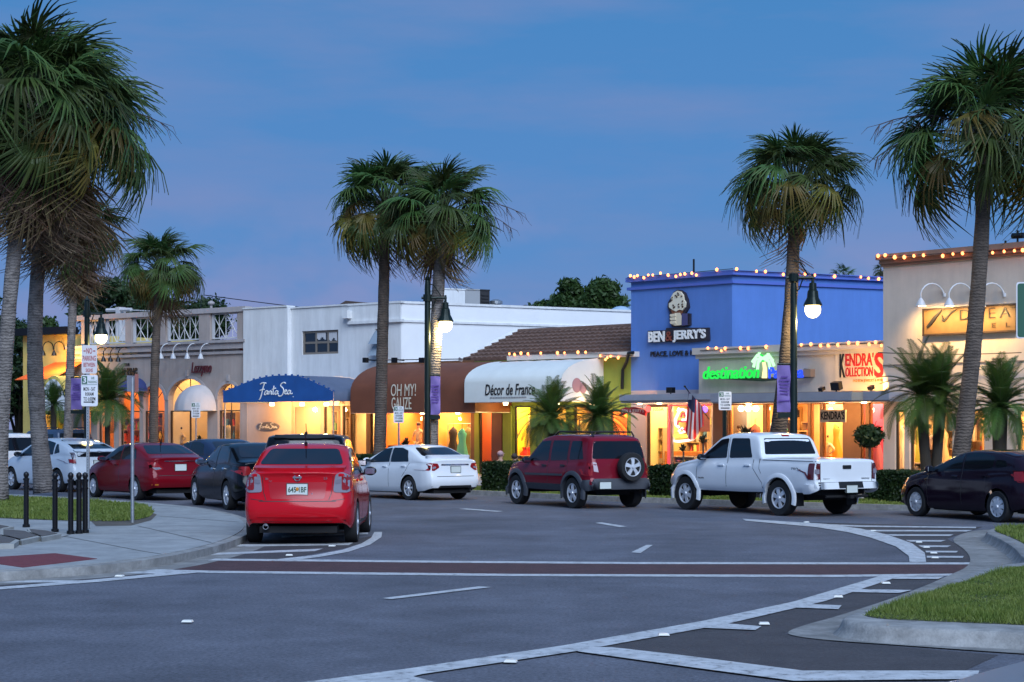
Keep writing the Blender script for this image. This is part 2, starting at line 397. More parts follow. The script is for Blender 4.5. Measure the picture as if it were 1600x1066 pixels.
mb = MB()
for i in range(len(vg)-1): mb.poly([(*vg[i], .10), (*vg2[i], .10), (*vg2[i+1], .10), (*vg[i+1], .10)])
struct('grass_verge', mb, SOIL)
sw = offs(KP, 30); mb = MB()
for i in range(len(vg)-1): mb.poly([(*vg2[i], .11), (sw[i].x, sw[i].y, .11), (sw[i+1].x, sw[i+1].y, .11), (*vg2[i+1], .11)])
struct('pavement', mb, CONC)
def grass(name, poly, n, h, z, label=None, w=.012):
    """short mown grass: one triangle-pair blade each, scattered inside a polygon"""
    poly = np.array([(p[0], p[1]) for p in poly]); mn, mx = poly.min(0), poly.max(0)
    pts = np.random.rand(int(n*3), 2)*(mx-mn)+mn; ins = np.zeros(len(pts), bool); j = len(poly)-1
    for i in range(len(poly)):
        xi, yi = poly[i]; xj, yj = poly[j]
        c = ((yi > pts[:, 1]) != (yj > pts[:, 1])) & (pts[:, 0] < (xj-xi)*(pts[:, 1]-yi)/(yj-yi+1e-12)+xi); ins ^= c; j = i
    pts = pts[ins][:n]; n = len(pts)
    a = np.random.rand(n)*2*pi; hh = h*(.55+.7*np.random.rand(n)); ln = np.random.randn(n, 2)*.35*h
    # patchy height
    hh *= .75+.4*np.sin(pts[:, 0]*3.1+np.cos(pts[:, 1]*2.3))*np.sin(pts[:, 1]*1.7)
    v = np.zeros((n, 3, 3)); dx = np.cos(a)*w; dy = np.sin(a)*w
    v[:, 0] = np.c_[pts[:, 0]-dx, pts[:, 1]-dy, np.full(n, z)]; v[:, 1] = np.c_[pts[:, 0]+dx, pts[:, 1]+dy, np.full(n, z)]
    v[:, 2] = np.c_[pts[:, 0]+ln[:, 0], pts[:, 1]+ln[:, 1], z+hh]
    me = bpy.data.meshes.new(name); me.vertices.add(n*3); me.vertices.foreach_set('co', v.ravel())
    me.loops.add(n*3); me.loops.foreach_set('vertex_index', np.arange(n*3, dtype=np.int32)); me.polygons.add(n)
    me.polygons.foreach_set('loop_start', np.arange(0, n*3, 3, dtype=np.int32)); me.materials.append(GRASS); me.update(calc_edges=True); me.validate()
    o = bpy.data.objects.new(name, me); COL.objects.link(o); tag(o, label, None, None, 'stuff'); return o
# far verge grass (only the part the picture shows)
ka, kb = offs(KP, .2)[1:10], offs(KP, 3.1)[1:10]
grass('grass', [(p.x, p.y) for p in ka] + [(p.x, p.y) for p in reversed(kb)], 42000, .085, .10, 'short green grass on the verge beyond the parked cars', .02)
# ---- near left bulb-out: pavement, kerb, lawn
ZL = .13
edge = [(-260, 905), (-60, 894), (60, 887), (150, 880.5), (235, 870), (295, 858), (335, 848), (362, 838), (378, 829), (383, 820), (378, 812), (355, 803), (320, 795.5), (280, 790), (230, 785.5), (180, 781.5), (110, 777), (0, 771), (-260, 760)]
E3 = [G(x, y, ZL) for x, y in edge]
for _ in range(2): E3 = [E3[0]]+[q for i in range(len(E3)-1) for q in (E3[i]*.75+E3[i+1]*.25, E3[i]*.25+E3[i+1]*.75)]+[E3[-1]]
mb = MB(); mb.slab([(p.x, p.y) for p in E3], -.05, ZL)
LPAV = struct('pavement', mb, CONC)
E2 = [Vector((p.x, p.y)) for p in E3]
kb_ = offs(E2, .17)
im = max(range(len(E2)), key=lambda i: (E2[i].x if E2[i].y < 40 else -99)); sg = 1 if (kb_[im]-E2[im]).x > 0 else -1; ko = offs(E2, .17*sg)
band(E2, ko, -.05, ZL-.012, 'kerb', KERB)
go = offs(E2, .62*sg)
mb = MB()
for i in range(0, im): mb.poly([(ko[i].x, ko[i].y, .008), (go[i].x, go[i].y, .004), (go[i+1].x, go[i+1].y, .004), (ko[i+1].x, ko[i+1].y, .008)])
struct('gutter', mb, CONC_D)
lawn = [(-260, 772), (-60, 776), (0, 778), (80, 780), (150, 783.5), (205, 788), (232, 793), (240, 800), (236, 807), (222, 812), (190, 815.5), (140, 815), (60, 812.5), (0, 810), (-260, 800)]
LW = [G(x, y, ZL) for x, y in lawn]; LW = [LW[0]]+[q for i in range(len(LW)-1) for q in (LW[i]*.75+LW[i+1]*.25, LW[i]*.25+LW[i+1]*.75)]+[LW[-1]]
mb = MB(); mb.slab([(p.x, p.y) for p in LW], ZL-.02, ZL+.012); struct('lawn', mb, SOIL)
grass('grass', [(p.x, p.y) for p in LW], 45000, .085, ZL+.01, 'mown lawn round the leaning palms behind the bollards', .016)
# expansion joints of the pavement
def seam(name, pts, z, w, m, par):
    mb = MB(); P_ = [Vector(G(x, y, z).xy) for x, y in pts]
    for i in range(len(P_)-1):
        t_ = (P_[i+1]-P_[i]).normalized(); n_ = Vector((-t_.y, t_.x))*w/2; mb.poly([(*(P_[i]+n_), z+.003), (*(P_[i]-n_), z+.003), (*(P_[i+1]-n_), z+.003), (*(P_[i+1]+n_), z+.003)])
    return mb.build(name, m, par)
JT = mat('joint_dark', (.12, .12, .115), .9)
for pts in ([(100, 838), (220, 861), (252, 866)], [(-20, 858), (98, 839)], [(215, 822), (330, 848)], [(240, 806), (374, 816)], [(205, 787), (292, 793)], [(98, 839), (140, 826)]): seam('joint', pts, ZL, .03, JT, LPAV)
# bare earth rim at the lawn's tip
er = [G(x, y, ZL+.004) for x, y in ((140, 812), (190, 813), (222, 810), (240, 802), (245, 804), (236, 813), (205, 821), (150, 822))]
mb = MB(); mb.poly([tuple(p) for p in er]); struct('bare_earth', mb, mat('earth', (.10, .085, .07), .95, var=.3, vscale=5))
# red tactile ramp
rp_ = [G(x, y, ZL+.005) for x, y in ((-60, 876), (0, 870), (86, 864.5), (152, 873), (36, 886.5), (0, 881.5), (-60, 884))]
mb = MB(); mb.slab([(p.x, p.y) for p in rp_], ZL-.01, ZL+.006)
o = mb.build('tactile_plate', mat('red_tactile', (.17, .035, .04), .75, var=.15, vscale=6, bump=.6, bscale=60), LPAV)
for i in range(16):
    for j in range(5):
        pass
# stone kerbs round planted squares by the bollards
SLABM = mat('pale_slab', (.33, .33, .31), .85, var=.15, vscale=3, bump=.2, bscale=40); SLABD = mat('dark_paver', (.10, .09, .085), .85, var=.2, vscale=6)
for q in (((-60, 838), (0, 835), (34, 842), (22, 850), (-60, 853)), ((0, 826), (40, 829), (66, 838), (34, 845), (0, 836)), ((42, 826), (74, 829), (96, 834.5), (66, 840), (46, 832)), ((-60, 822), (0, 819), (22, 823), (0, 827), (-60, 829))):
    pp = [G(x, y, ZL+.07) for x, y in q]; c = sum(pp, Vector())/len(pp)
    mb = MB(); mb.slab([(p.x, p.y) for p in pp], ZL-.01, ZL+.07); s_ = mb.build('paving_slab', SLABM, LPAV)
    mb = MB(); mb.slab([((p.x*.8+c.x*.2), (p.y*.8+c.y*.2)) for p in pp], ZL+.06, ZL+.078); mb.build('dark_inset', SLABD, s_)
# ---- right median
ZM = .15
mo = [(1305, 968), (1340, 956), (1400, 938), (1450, 921), (1500, 900), (1545, 886), (1598, 878), (1800, 862), (2400, 850), (2400, 1130), (1800, 1004), (1600, 988), (1500, 984), (1420, 981), (1360, 977.5)]
def chaikin(p, n=2):
    for _ in range(n):
        q = []
        for i in range(len(p)):
            u, v = p[i], p[(i+1) % len(p)]; q += [u*.75+v*.25, u*.25+v*.75]
        p = q
    return p
MO = chaikin([G(x, y, ZM) for x, y in mo])
mi = [(1345, 962), (1370, 953), (1420, 938), (1470, 922), (1520, 905), (1560, 893), (1600, 885), (1800, 870), (2300, 858), (2300, 1090), (1800, 990), (1600, 977), (1500, 973), (1430, 970), (1375, 967.5)]
MI = chaikin([G(x, y, ZM) for x, y in mi])
def kerb_ring(O, I, z):
    mb = MB(); n = len(O); cen = sum(I, Vector())/n; prof = []
    ring = []
    for k in range(n):
        o, i_ = O[k], I[k]; t = (O[(k+1) % n]-O[k-1]); nn = Vector((t.y, -t.x, 0)).normalized()
        if nn.dot(o-i_) < 0: nn = -nn
        d = min(.2, (i_-o).length*.6); u = (i_-o).normalized()
        ring.append([(o+nn*.10, .0), (o+nn*.045, .035), (o+nn*.012, z*.6), (o, z-.035), (o+u*.02, z-.012), (o+u*.06, z), (i_, z)])
    m = len(ring[0]); mb.add([(p.x, p.y, h) for r in ring for p, h in r], [(k*m+j, ((k+1) % n)*m+j, ((k+1) % n)*m+j+1, k*m+j+1) for k in range(n) for j in range(m-1)])
    return struct('kerb', mb, KERB, True)
kerb_ring(MO, MI, ZM)
mb = MB(); mb.slab([(p.x, p.y) for p in MI], ZM-.05, ZM+.004); struct('median_lawn', mb, SOIL)
MG = [G(x, y, ZM) for x, y in mi[:8]]+[G(x, y, ZM) for x, y in mi[10:]]
grass('grass', [(p.x, p.y) for p in chaikin(MG)], 52000, .07, ZM, 'bright mown grass on the near end of the median', .006)
ap = [(1225, 990), (1262, 977), (1305, 966), (1420, 928), (1480, 902), (1519, 884), (1512, 862), (1480, 842), (1535, 826), (1640, 835), (1640, 890), (1900, 880), (1900, 1040), (1600, 1024), (1420, 1011), (1300, 1003), (1245, 997)]
mb = MB(); mb.poly([(q.x, q.y, .012) for q in chaikin([G(x, y) for x, y in ap])]); struct('gutter', mb, CONC_D)
# the far half of the median
fo = [(1530, 828), (1600, 818), (1900, 806), (1900, 900), (1640, 884), (1597, 872), (1588, 858), (1565, 843)]
FO = chaikin([G(x, y, ZM) for x, y in fo])
fi = [(1545, 827), (1600, 821), (1900, 810), (1900, 878), (1640, 862), (1612, 857), (1597, 848), (1575, 838)]
FI = chaikin([G(x, y, ZM) for x, y in fi])
kerb_ring(FO, FI, ZM)
mb = MB(); mb.slab([(p.x, p.y) for p in FI], ZM-.05, ZM+.004); struct('median_lawn', mb, SOIL)
grass('grass', [(p.x, p.y) for p in FI], 16000, .09, ZM, 'grass on the far half of the median beside the crosswalk', .012)
# ---- road surface bands and painted lines: sheets stacked 4 mm apart
def sheet(name, pts, z, m):
    mb = MB(); mb.poly([(*G(x, y).xy, z) for x, y in pts]); return mb.build(name, m, ROAD)
sheet('crosswalk_band', [(150, 882), (235, 874), (700, 879), (1000, 881), (1522, 882), (1497, 899), (1300, 901), (800, 899), (330, 894)], .004, BRICKRED)
sheet('patched_asphalt', [(1215, 815), (1290, 820), (1380, 836), (1425, 850), (1447, 868), (1447, 881), (1521, 881), (1512, 862), (1480, 842), (1535, 824)], .004, ASPH_D)
sheet('patched_asphalt', [(1395, 904), (1255, 946), (1105, 980), (900, 1018), (950, 1015), (1255, 1052), (1500, 1052), (1560, 1024), (1300, 1003), (1225, 990), (1310, 965), (1470, 906)], .004, ASPH_D)
sheet('patched_asphalt', [(0, 900), (150, 886), (330, 894), (140, 911), (0, 918)], .004, ASPH_D)
sheet('patched_asphalt', [(385, 843), (540, 846), (590, 836), (560, 853), (500, 864), (430, 876), (240, 874), (330, 855)], .004, ASPH_D)
LN = [
 [(236, 872.5), (700, 877), (1000, 879), (1400, 879.5), (1523, 879.5), (1521, 882.5), (1400, 882.5), (1000, 882), (700, 880), (236, 875.5)],
 [(100, 886.5), (330, 892.5), (800, 897.5), (1300, 899), (1497, 897), (1494, 900), (1300, 902.5), (800, 901), (330, 896), (100, 890)],
 [(44, 891), (280, 894.5), (265, 897.5), (60, 894.5)], [(0, 907), (145, 908), (128, 911), (0, 911)],
 [(-60, 922), (0, 918), (140, 907), (300, 892), (330, 893.5), (155, 910), (0, 922), (-60, 926)],
 [(372, 851.5), (552, 849), (545, 852.5), (365, 855)], [(310, 866), (505, 858), (492, 862), (300, 869)],
 [(430, 875), (490, 868.5), (535, 860), (565, 850), (580, 841), (585, 832), (597, 832), (596, 840), (578, 852), (545, 863), (500, 871), (455, 877)],
 [(440, 838), (575, 833), (575, 835.5), (440, 841)],
 [(596, 936), (748, 917.5), (768, 918.5), (612, 937.5)], [(986, 864), (1010, 852.5), (1020, 852.5), (1001, 865)], [(930, 818), (940, 817), (980, 823.5), (968, 824.5)], [(716, 796), (728, 795.2), (787, 799.6), (776, 800.5)],
 [(1160, 811.5), (1290, 819.5), (1345, 827), (1385, 836), (1425, 850), (1445, 865), (1447, 879.3), (1421, 879.3), (1420, 870), (1400, 855), (1360, 841), (1325, 832.5), (1275, 824.5), (1165, 814.5)],
 [(1212, 817), (1345, 822), (1525, 824.2), (1525, 826.3), (1345, 824.2), (1225, 819.2)],
 [(1345, 829), (1520, 829.3), (1510, 831.6), (1360, 831.4)], [(1385, 836), (1490, 836.3), (1484, 838.6), (1395, 838.4)], [(1415, 845), (1478, 845.2), (1470, 847.6), (1422, 847.5)],
 [(1435, 853.5), (1486, 853.7), (1480, 856.3), (1440, 856.2)], [(1446, 862), (1497, 862.3), (1494, 864.8), (1447, 864.6)], [(1448, 870), (1506, 870.3), (1504, 873), (1448, 872.9)],
 [(1380, 900.3), (1240, 942), (1100, 972), (880, 1011), (640, 1047), (450, 1072), (400, 1090), (520, 1090), (660, 1056), (900, 1020), (1140, 976), (1290, 941), (1408, 901.5)],
 [(1402, 902.5), (1475, 902.6), (1466, 906.5), (1395, 906.3)], [(1338, 922.5), (1425, 924), (1405, 928.5), (1322, 927)], [(1243, 945.5), (1315, 948), (1310, 954), (1225, 951)], [(1110, 974.5), (1190, 981), (1180, 987), (1090, 983)],
 [(880, 1013), (955, 1014), (1060, 1026), (1255, 1051), (1530, 1051), (1526, 1064), (1240, 1067), (1090, 1047), (905, 1021)],
 [(600, 1054), (620, 1053), (700, 1075), (640, 1085), (560, 1075)],
]
for i, L_ in enumerate(LN): sheet('painted_line', L_, i*.0004+.0055, LINE)
STUD = mat('reflector_white', (.75, .74, .68), .3, spec=.8)
STL = ['white road stud alone in the dark triangle at the left edge lines', 'white road stud between the two left edge stripes', 'white road stud on the stripes behind the bright red sedan', 'white road stud nearest the rear tyre of the bright red sedan', 'white road stud on the long near curve by its middle tick', 'white road stud on the long near curve just left of the median tip', 'white road stud by the second tick above the median tip', 'white road stud by the top tick next to the crosswalk', 'white road stud at the far curve above the ladder stripes', 'white road stud on the upper ladder stripe', 'white road stud on the third ladder stripe', 'white road stud on the ladder stripe nearest the crosswalk', 'white road stud where the far curve starts to bend', 'white road stud on the thin far end of the curve', 'white road stud at the bottom end of the long near curve']
proto = None
for k_, (x, y) in enumerate(((293, 974), (187, 902.5), (452, 869.5), (519, 855), (1037, 995), (1194, 977.5), (1310, 935), (1384, 913.5), (1436, 849), (1447, 857), (1459, 866), (1461, 873.5), (1364, 831), (1260, 817.5), (798, 1037))):
    g_ = G(x, y)
    if proto is None:
        mb = MB(); mb.prism([(-.042, -.03, .018), (.042, -.03, .018), (.042, .03, .018), (-.042, .03, .018)], [(-.052, -.045, 0), (.052, -.045, 0), (.052, .045, 0), (-.052, .045, 0)])
        proto = mb.build('road_stud', STUD, None); o = proto
    else: o = proto.copy(); COL.objects.link(o)
    o.location = (g_.x, g_.y, .015); o.rotation_euler = (0, 0, random.uniform(-.2, .2))
    tag(o, STL[k_], 'road stud', 'raised reflective studs along the painted road lines')
# ================================================================== BUILDINGS
def area(name, loc, size, power, col, parent=None, direction=(0, 0, -1), sy=None):
    l = bpy.data.lights.new(name, 'AREA'); l.energy = power; l.color = col; l.size = size
    if sy: l.shape = 'RECTANGLE'; l.size_y = sy
    o = bpy.data.objects.new(name, l); COL.objects.link(o)
    b = BASE.get(parent.name, Vector((0, 0, 0))) if parent else Vector((0, 0, 0))
    if parent: o.parent = parent
    o.location = Vector(loc)-b; o.rotation_euler = Vector(direction).to_track_quat('-Z', 'Y').to_euler(); return o
def point(name, loc, power, col, parent=None, r=.08):
    l = bpy.data.lights.new(name, 'POINT'); l.energy = power; l.color = col; l.shadow_soft_size = r
    o = bpy.data.objects.new(name, l); COL.objects.link(o)
    b = BASE.get(parent.name, Vector((0, 0, 0))) if parent else Vector((0, 0, 0))
    if parent: o.parent = parent
    o.location = Vector(loc)-b; return o
def spot(name, loc, target, power, col, parent=None, ang=80, r=.06):
    l = bpy.data.lights.new(name, 'SPOT'); l.energy = power; l.color = col; l.spot_size = radians(ang); l.spot_blend = .6; l.shadow_soft_size = r
    o = bpy.data.objects.new(name, l); COL.objects.link(o)
    b = BASE.get(parent.name, Vector((0, 0, 0))) if parent else Vector((0, 0, 0))
    if parent: o.parent = parent
    o.location = Vector(loc)-b; o.rotation_euler = (Vector(target)-Vector(loc)).to_track_quat('-Z', 'Y').to_euler(); return o
WARM = (1.0, .56, .22); RS = [100]; SHN = {}
def room(fr, root, x0, x1, zt, m, power=150, depth=4.0, col=WARM, y0=.22, z0=.12, nl=2, wallmats=None):
    d = depth
    mb = MB(); mb.poly([(x0,d,z0),(x1,d,z0),(x1,d,zt),(x0,d,zt)]); mb.poly([(x0,y0,z0),(x0,d,z0),(x0,d,zt),(x0,y0,zt)]); mb.poly([(x1,d,z0),(x1,y0,z0),(x1,y0,zt),(x1,d,zt)])
    mb.build('interior_wall', m, root)
    mb = MB(); mb.poly([(x0,y0,z0),(x1,y0,z0),(x1,d,z0),(x0,d,z0)]); mb.build('shop_floor', FLOORW, root)
    mb = MB(); mb.poly([(x0,y0,zt),(x0,d,zt),(x1,d,zt),(x1,y0,zt)]); mb.build('ceiling', m, root)
    k = max(1, round((x1-x0)/1.5))
    for i in range(k):
        w_ = (x1-x0)/k; RS[0] += 1; shelf(fr, x0+w_*i+.1, x0+w_*(i+1)-.1, d-.42, z0, 2.1+.25*((RS[0]*7) % 3), '%s goods shelf from the left at the back of the %s' % (NTH[SHN.setdefault(root.name, 0)], root.name.replace('_', ' ')), RS[0], 4); SHN[root.name] += 1
    for i in range(nl):
        x = x0+(x1-x0)*(i+.5)/nl
        for y in (y0+.7, d*.62):
            mb = MB(); mb.lathe([(.09, zt-.16), (.10, zt-.14), (.08, zt-.005)], 12, (x, y, 0)); mb.build('ceiling_lamp', LAMPE, root)
        area('shop_light', (x, d*.45, zt-.2), min(1.6, (x1-x0)/nl), power*.25/nl, col, root, sy=1.2)
def window(fr, root, x0, x1, z0, z1, y=.08, m=WOODF, fw=.06, mull=(), trans=(), g=GLASS):
    mb = MB(); t = .04
    mb.box(x0, x0+fw, y-t, y+t, z0, z1); mb.box(x1-fw, x1, y-t, y+t, z0, z1)
    mb.box(x0+fw, x1-fw, y-t, y+t, z0, z0+fw); mb.box(x0+fw, x1-fw, y-t, y+t, z1-fw, z1)
    for q in mull: mb.box(q-fw/2, q+fw/2, y-t*.8, y+t*.8, z0+fw, z1-fw)
    for q in trans: mb.box(x0+fw, x1-fw, y-t*.7, y+t*.7, q-fw/2, q+fw/2)
    o = mb.build('window', m, root)
    mb = MB(); mb.box(x0+fw, x1-fw, y-.005, y+.005, z0+fw, z1-fw); mb.build('pane', g, o)
    return o
def gooseneck(fr, x, zw, m, drop=.35, out=.62, y=0, glow=None, parent=None, side=0.0, shade=.13):
    """bent pipe from the wall with a small bell shade"""
    mb = MB(); pts = [(x+side, y, zw)]
    for i in range(9):
        a = pi*i/8; pts.append((x+side*(1-i/8), y-out*.5+out*.5*cos(a)-.02, zw+.02+sin(a)*.30))
    pts.append((x, y-out-.01, zw-drop*.3)); mb.tube(pts, .022, 8)
    zs = zw-drop*.3
    mb.lathe([(.03, zs), (.05, zs-.03), (shade*.7, zs-.12), (shade, zs-.24), (shade-.012, zs-.24), (.04, zs-.06)], 14, (x, y-out-.01, 0))
    mb.lathe([(.05, zw-.05), (.05, zw+.05)], 10, (x+side, y, 0))
    o = mb.build('gooseneck_lamp', m, parent)
    return (x, y-out-.01, zs-.22)
def strings(fr, label, pts, bulbs, off, rad=.046):
    """a string of glowing bulbs along a roof edge: pts = wire in photo pixels, bulbs = pixels of the bulbs"""
    q = fr.p(*bulbs[0], off)
    t = fr.thing('string_lights', label, 'string lights', 'strings of warm bulbs along the shop roof edges', q)
    mb = MB(); mb.tube([fr.p(x, y, off) for x, y in pts], .012, 6); mb.build('wire', BLACK, t)
    b0 = None
    for x, y in bulbs:
        c = fr.p(x, y, off); s = random.uniform(.8, 1.15)
        if b0 is None:
            mb = MB(); mb.ball(tuple(q), rad, rad, rad*1.2, 8, 6); b0 = mb.build('bulb', BULBE, t, True); o = b0
        else:
            o = b0.copy(); COL.objects.link(o); o.parent = t
        o.location = c-q; o.scale = (s, s, s)
    return t
def shelf(fr, x0, x1, y, z0, z1, label, seed, rows=3, m=None):
    rnd = random.Random(seed)
    t = fr.thing('display_shelf', label, 'shelf', 'display shelves seen through the shop windows', (x0, y, z0))
    mb = MB(); mb.box(x0, x0+.04, y, y+.35, z0, z1); mb.box(x1-.04, x1, y, y+.35, z0, z1); mb.box(x0+.04, x1-.04, y+.31, y+.35, z0, z1)
    for i in range(rows+1):
        z = z0+(z1-z0-.04)*i/rows; mb.box(x0+.04, x1-.04, y, y+.31, z, z+.03)
    mb.build('rack', m or mat('shelf_wood', (.45, .30, .15), .5), t)
    cols = [(.6, .08, .05), (.1, .25, .4), (.7, .6, .45), (.15, .3, .1), (.05, .04, .04), (.8, .7, .2), (.5, .2, .35)]
    for i in range(rows):
        z = z0+(z1-z0-.04)*i/rows+.03; x = x0+.08; hmax = (z1-z0)/rows-.1
        while x < x1-.2:
            w = rnd.uniform(.08, .2); h = rnd.uniform(.4, 1)*hmax
            c = rnd.choice(range(len(cols))); mb = MB()
            if rnd.random() < .5: mb.box(x, x+w, y+.06, y+.06+w, z, z+h)
            else: mb.lathe([(w*.3, z), (w*.5, z+h*.3), (w*.45, z+h*.6), (w*.2, z+h*.8), (w*.25, z+h)], 10, (x+w/2, y+.16, 0))
            mb.build('goods', mat('goods_%d' % c, cols[c], .5), t); x += w+rnd.uniform(.03, .12)
    return t
def dress(fr, x, y, z0, z1, col, label, hang=True, w=.26, group='clothes shown in the shop windows'):
    t = fr.thing('dress', label, 'dress', group, (x, y, z0))
    h = z1-z0; prof = [(w*1.25, 0), (w*1.1, .15), (w*.85, .4), (w*.62, .6), (w*.7, .74), (w*.82, .84), (w*.55, .94), (w*.22, 1.0)]
    mb = MB(); n = 22; vs = []; fs = []
    for r, q in prof:
        for k in range(n):
            a = 2*pi*k/n; f = 1+.13*sin(a*6)*(1-q); vs.append((x+r*f*cos(a), y+r*f*.55*sin(a), z0+q*h))
    for i in range(len(prof)-1):
        for k in range(n): fs.append((i*n+k, i*n+(k+1) % n, (i+1)*n+(k+1) % n, (i+1)*n+k))
    mb.add(vs, fs); mb.build('cloth', mat('cloth_%s' % '_'.join('%02d' % int(c*99) for c in col), col, .8), t, True)
    mb = MB()
    mb.tube([(x-w*.75, y, z1-h*.1), (x, y, z1+.02), (x+w*.75, y, z1-h*.1)], .012, 6)
    mb.tube([(x, y, z1+.02), (x, y, z1+.16), (x+.05, y, z1+.2)], .008, 6); mb.build('hanger', BLACK, t)
    return t
def mannequin(fr, x, y, z0, ht, top, legs, label, skin=(.55, .42, .33), arm=.25, cat='mannequin'):
    t = fr.thing(cat, label, cat, None, (x, y, z0)); k = ht/1.75
    def body(name, J, E, m, sub=1):
        me = bpy.data.meshes.new(name); me.from_pydata([(x+a*k-BASE[t.name][0], y+b*k-BASE[t.name][1], c*k) for a, b, c, _ in J], E, [])
        me.materials.append(m); o = bpy.data.objects.new(name, me); link(o, t)
        md = o.modifiers.new('skin', 'SKIN'); md.use_smooth_shade = True
        for i, j in enumerate(J): me.skin_vertices[0].data[i].radius = (j[3]*k, j[3]*k*.85)
        me.skin_vertices[0].data[0].use_root = True
        s = o.modifiers.new('sub', 'SUBSURF'); s.levels = sub; s.render_levels = sub; return o
    A = arm
    J = [(0,0,.98,.13), (0,0,1.2,.115), (0,0,1.40,.12), (0,0,1.51,.05), (0,-.01,1.58,.07), (0,-.015,1.68,.085), (-.17,0,1.42,.05), (-.17-A*.5,-.02,1.18,.04), (-.17-A*.35,-.10,.96,.03), (.17,0,1.42,.05), (.17+A*.9,-.02,1.2,.04), (.17+A*.2,-.12,1.05,.03),
         (-.09,0,.92,.09), (-.1,0,.5,.06), (-.1,0,.06,.04), (-.1,-.12,.03,.035), (.09,0,.92,.09), (.11,0,.5,.06), (.11,0,.06,.04), (.12,-.12,.03,.035)]
    E = [(0,1),(1,2),(2,3),(3,4),(4,5),(2,6),(6,7),(7,8),(2,9),(9,10),(10,11),(0,12),(12,13),(13,14),(14,15),(0,16),(16,17),(17,18),(18,19)]
    body('body', J, E, mat('mannequin_skin_%d' % int(skin[0]*99), skin, .5))
    JS = [(0,0,.95,.155), (0,0,1.2,.135), (0,0,1.42,.13), (-.17,0,1.42,.068), (-.17-A*.45,-.02,1.22,.065), (.17,0,1.42,.068), (.17+A*.8,-.02,1.23,.065)]
    body('shirt', JS, [(0,1),(1,2),(2,3),(3,4),(2,5),(5,6)], mat('cloth_%s' % '_'.join('%02d' % int(c*99) for c in top), top, .8))
    JT = [(0,0,.97,.145), (-.09,0,.88,.105), (-.1,0,.5,.08), (-.1,0,.12,.07), (.09,0,.88,.105), (.11,0,.5,.08), (.11,0,.12,.07)]
    body('trousers', JT, [(0,1),(1,2),(2,3),(0,4),(4,5),(5,6)], mat('cloth_%s' % '_'.join('%02d' % int(c*99) for c in legs), legs, .8))
    mb = MB(); mb.ball((x, y+.0*k, z0+1.71*k), .095*k, .105*k, .085*k, 12, 8); mb.build('hair', mat('hair_dark', (.03, .02, .015), .6), t, True)
    return t
def picture(fr, x0, x1, z0, z1, y, label, col, fcol=(.08, .05, .03)):
    t = fr.thing('framed_picture', label, 'picture', None, (x0, y, z0)); f = .05
    mb = MB(); mb.box(x0, x1, y-.03, y, z0, z0+f); mb.box(x0, x1, y-.03, y, z1-f, z1); mb.box(x0, x0+f, y-.03, y, z0+f, z1-f); mb.box(x1-f, x1, y-.03, y, z0+f, z1-f)
    mb.build('frame', mat('picframe_%d' % int(fcol[0]*99), fcol, .5), t)
    mb = MB(); mb.box(x0+f, x1-f, y-.012, y, z0+f, z1-f); mb.build('canvas', mat('canvas_%d_%d' % (int(col[0]*99), int(col[2]*99)), col, .7, col2=tuple(.4*c+.1 for c in col), vscale=5), t)
def barrel_awning(fr, name, label, x0, x1, zb, zt, dep, m, ribs=0, ends=True, lip=.0, vfrac=.35):
    """convex awning: vertical valance then a quarter-ellipse back to the wall"""
    t = fr.thing(name, label, 'awning', 'cloth awnings over the shop fronts', (x0, -dep, zb))
    zs = zb+(zt-zb)*vfrac; prof = [(-dep, zb), (-dep, zs)]
    for i in range(1, 11):
        a = pi/2*i/10; prof.append((-dep*cos(a)-.0, zs+(zt-zs)*sin(a)))
    prof[-1] = (-.02, zt)
    nx = max(2, int((x1-x0)/.25)); mb = MB(); vs = []; fs = []
    for i in range(nx+1):
        x = x0+(x1-x0)*i/nx; sag = 0
        for j, (y, z) in enumerate(prof):
            sg = -.03*abs(sin(pi*i/nx*max(1, ribs))) if ribs and 2 < j < len(prof)-1 else 0
            vs.append((x, y-sg*.5, z+sg))
    k = len(prof)
    for i in range(nx):
        for j in range(k-1): fs.append((i*k+j, i*k+j+1, (i+1)*k+j+1, (i+1)*k+j))
    mb.add(vs, fs); o = mb.build('canopy', m, t, True)
    if ends:
        for x in (x0, x1):
            mb = MB(); pts = [(x, y, z) for y, z in prof] + [(x, -.02, zb)]
            mb.prism(pts, [(p[0]+(.01 if x == x0 else -.01), p[1], p[2]) for p in pts]); mb.build('end_panel', m, t)
    mb = MB(); mb.tube([(x0, -.02, zb), (x0, -dep+.03, zb), (x1, -dep+.03, zb), (x1, -.02, zb)], .02, 6); mb.build('rail', GALV, t)
    return t
def roofbox(fr, root, x0, x1, zr, y1, m, zlo=0.0, y0=.2):
    mb = MB(); mb.poly([(x0, y0, zr), (x1, y0, zr), (x1, y1, zr), (x0, y1, zr)]); mb.build('roof', mat('flat_roof', (.25, .25, .26), .9), root)
    mb = MB()
    mb.poly([(x0, y1, zlo), (x0, y0, zlo), (x0, y0, zr), (x0, y1, zr)]); mb.poly([(x1, y0, zlo), (x1, y1, zlo), (x1, y1, zr), (x1, y0, zr)]); mb.poly([(x1, y1, zlo), (x0, y1, zlo), (x0, y1, zr), (x1, y1, zr)])
    mb.build('side_wall', m, root)

NTH = ['first', 'second', 'third', 'fourth', 'fifth', 'sixth', 'seventh', 'eighth', 'ninth', 'tenth', 'eleventh', 'twelfth', 'thirteenth', 'fourteenth', 'fifteenth', 'sixteenth']
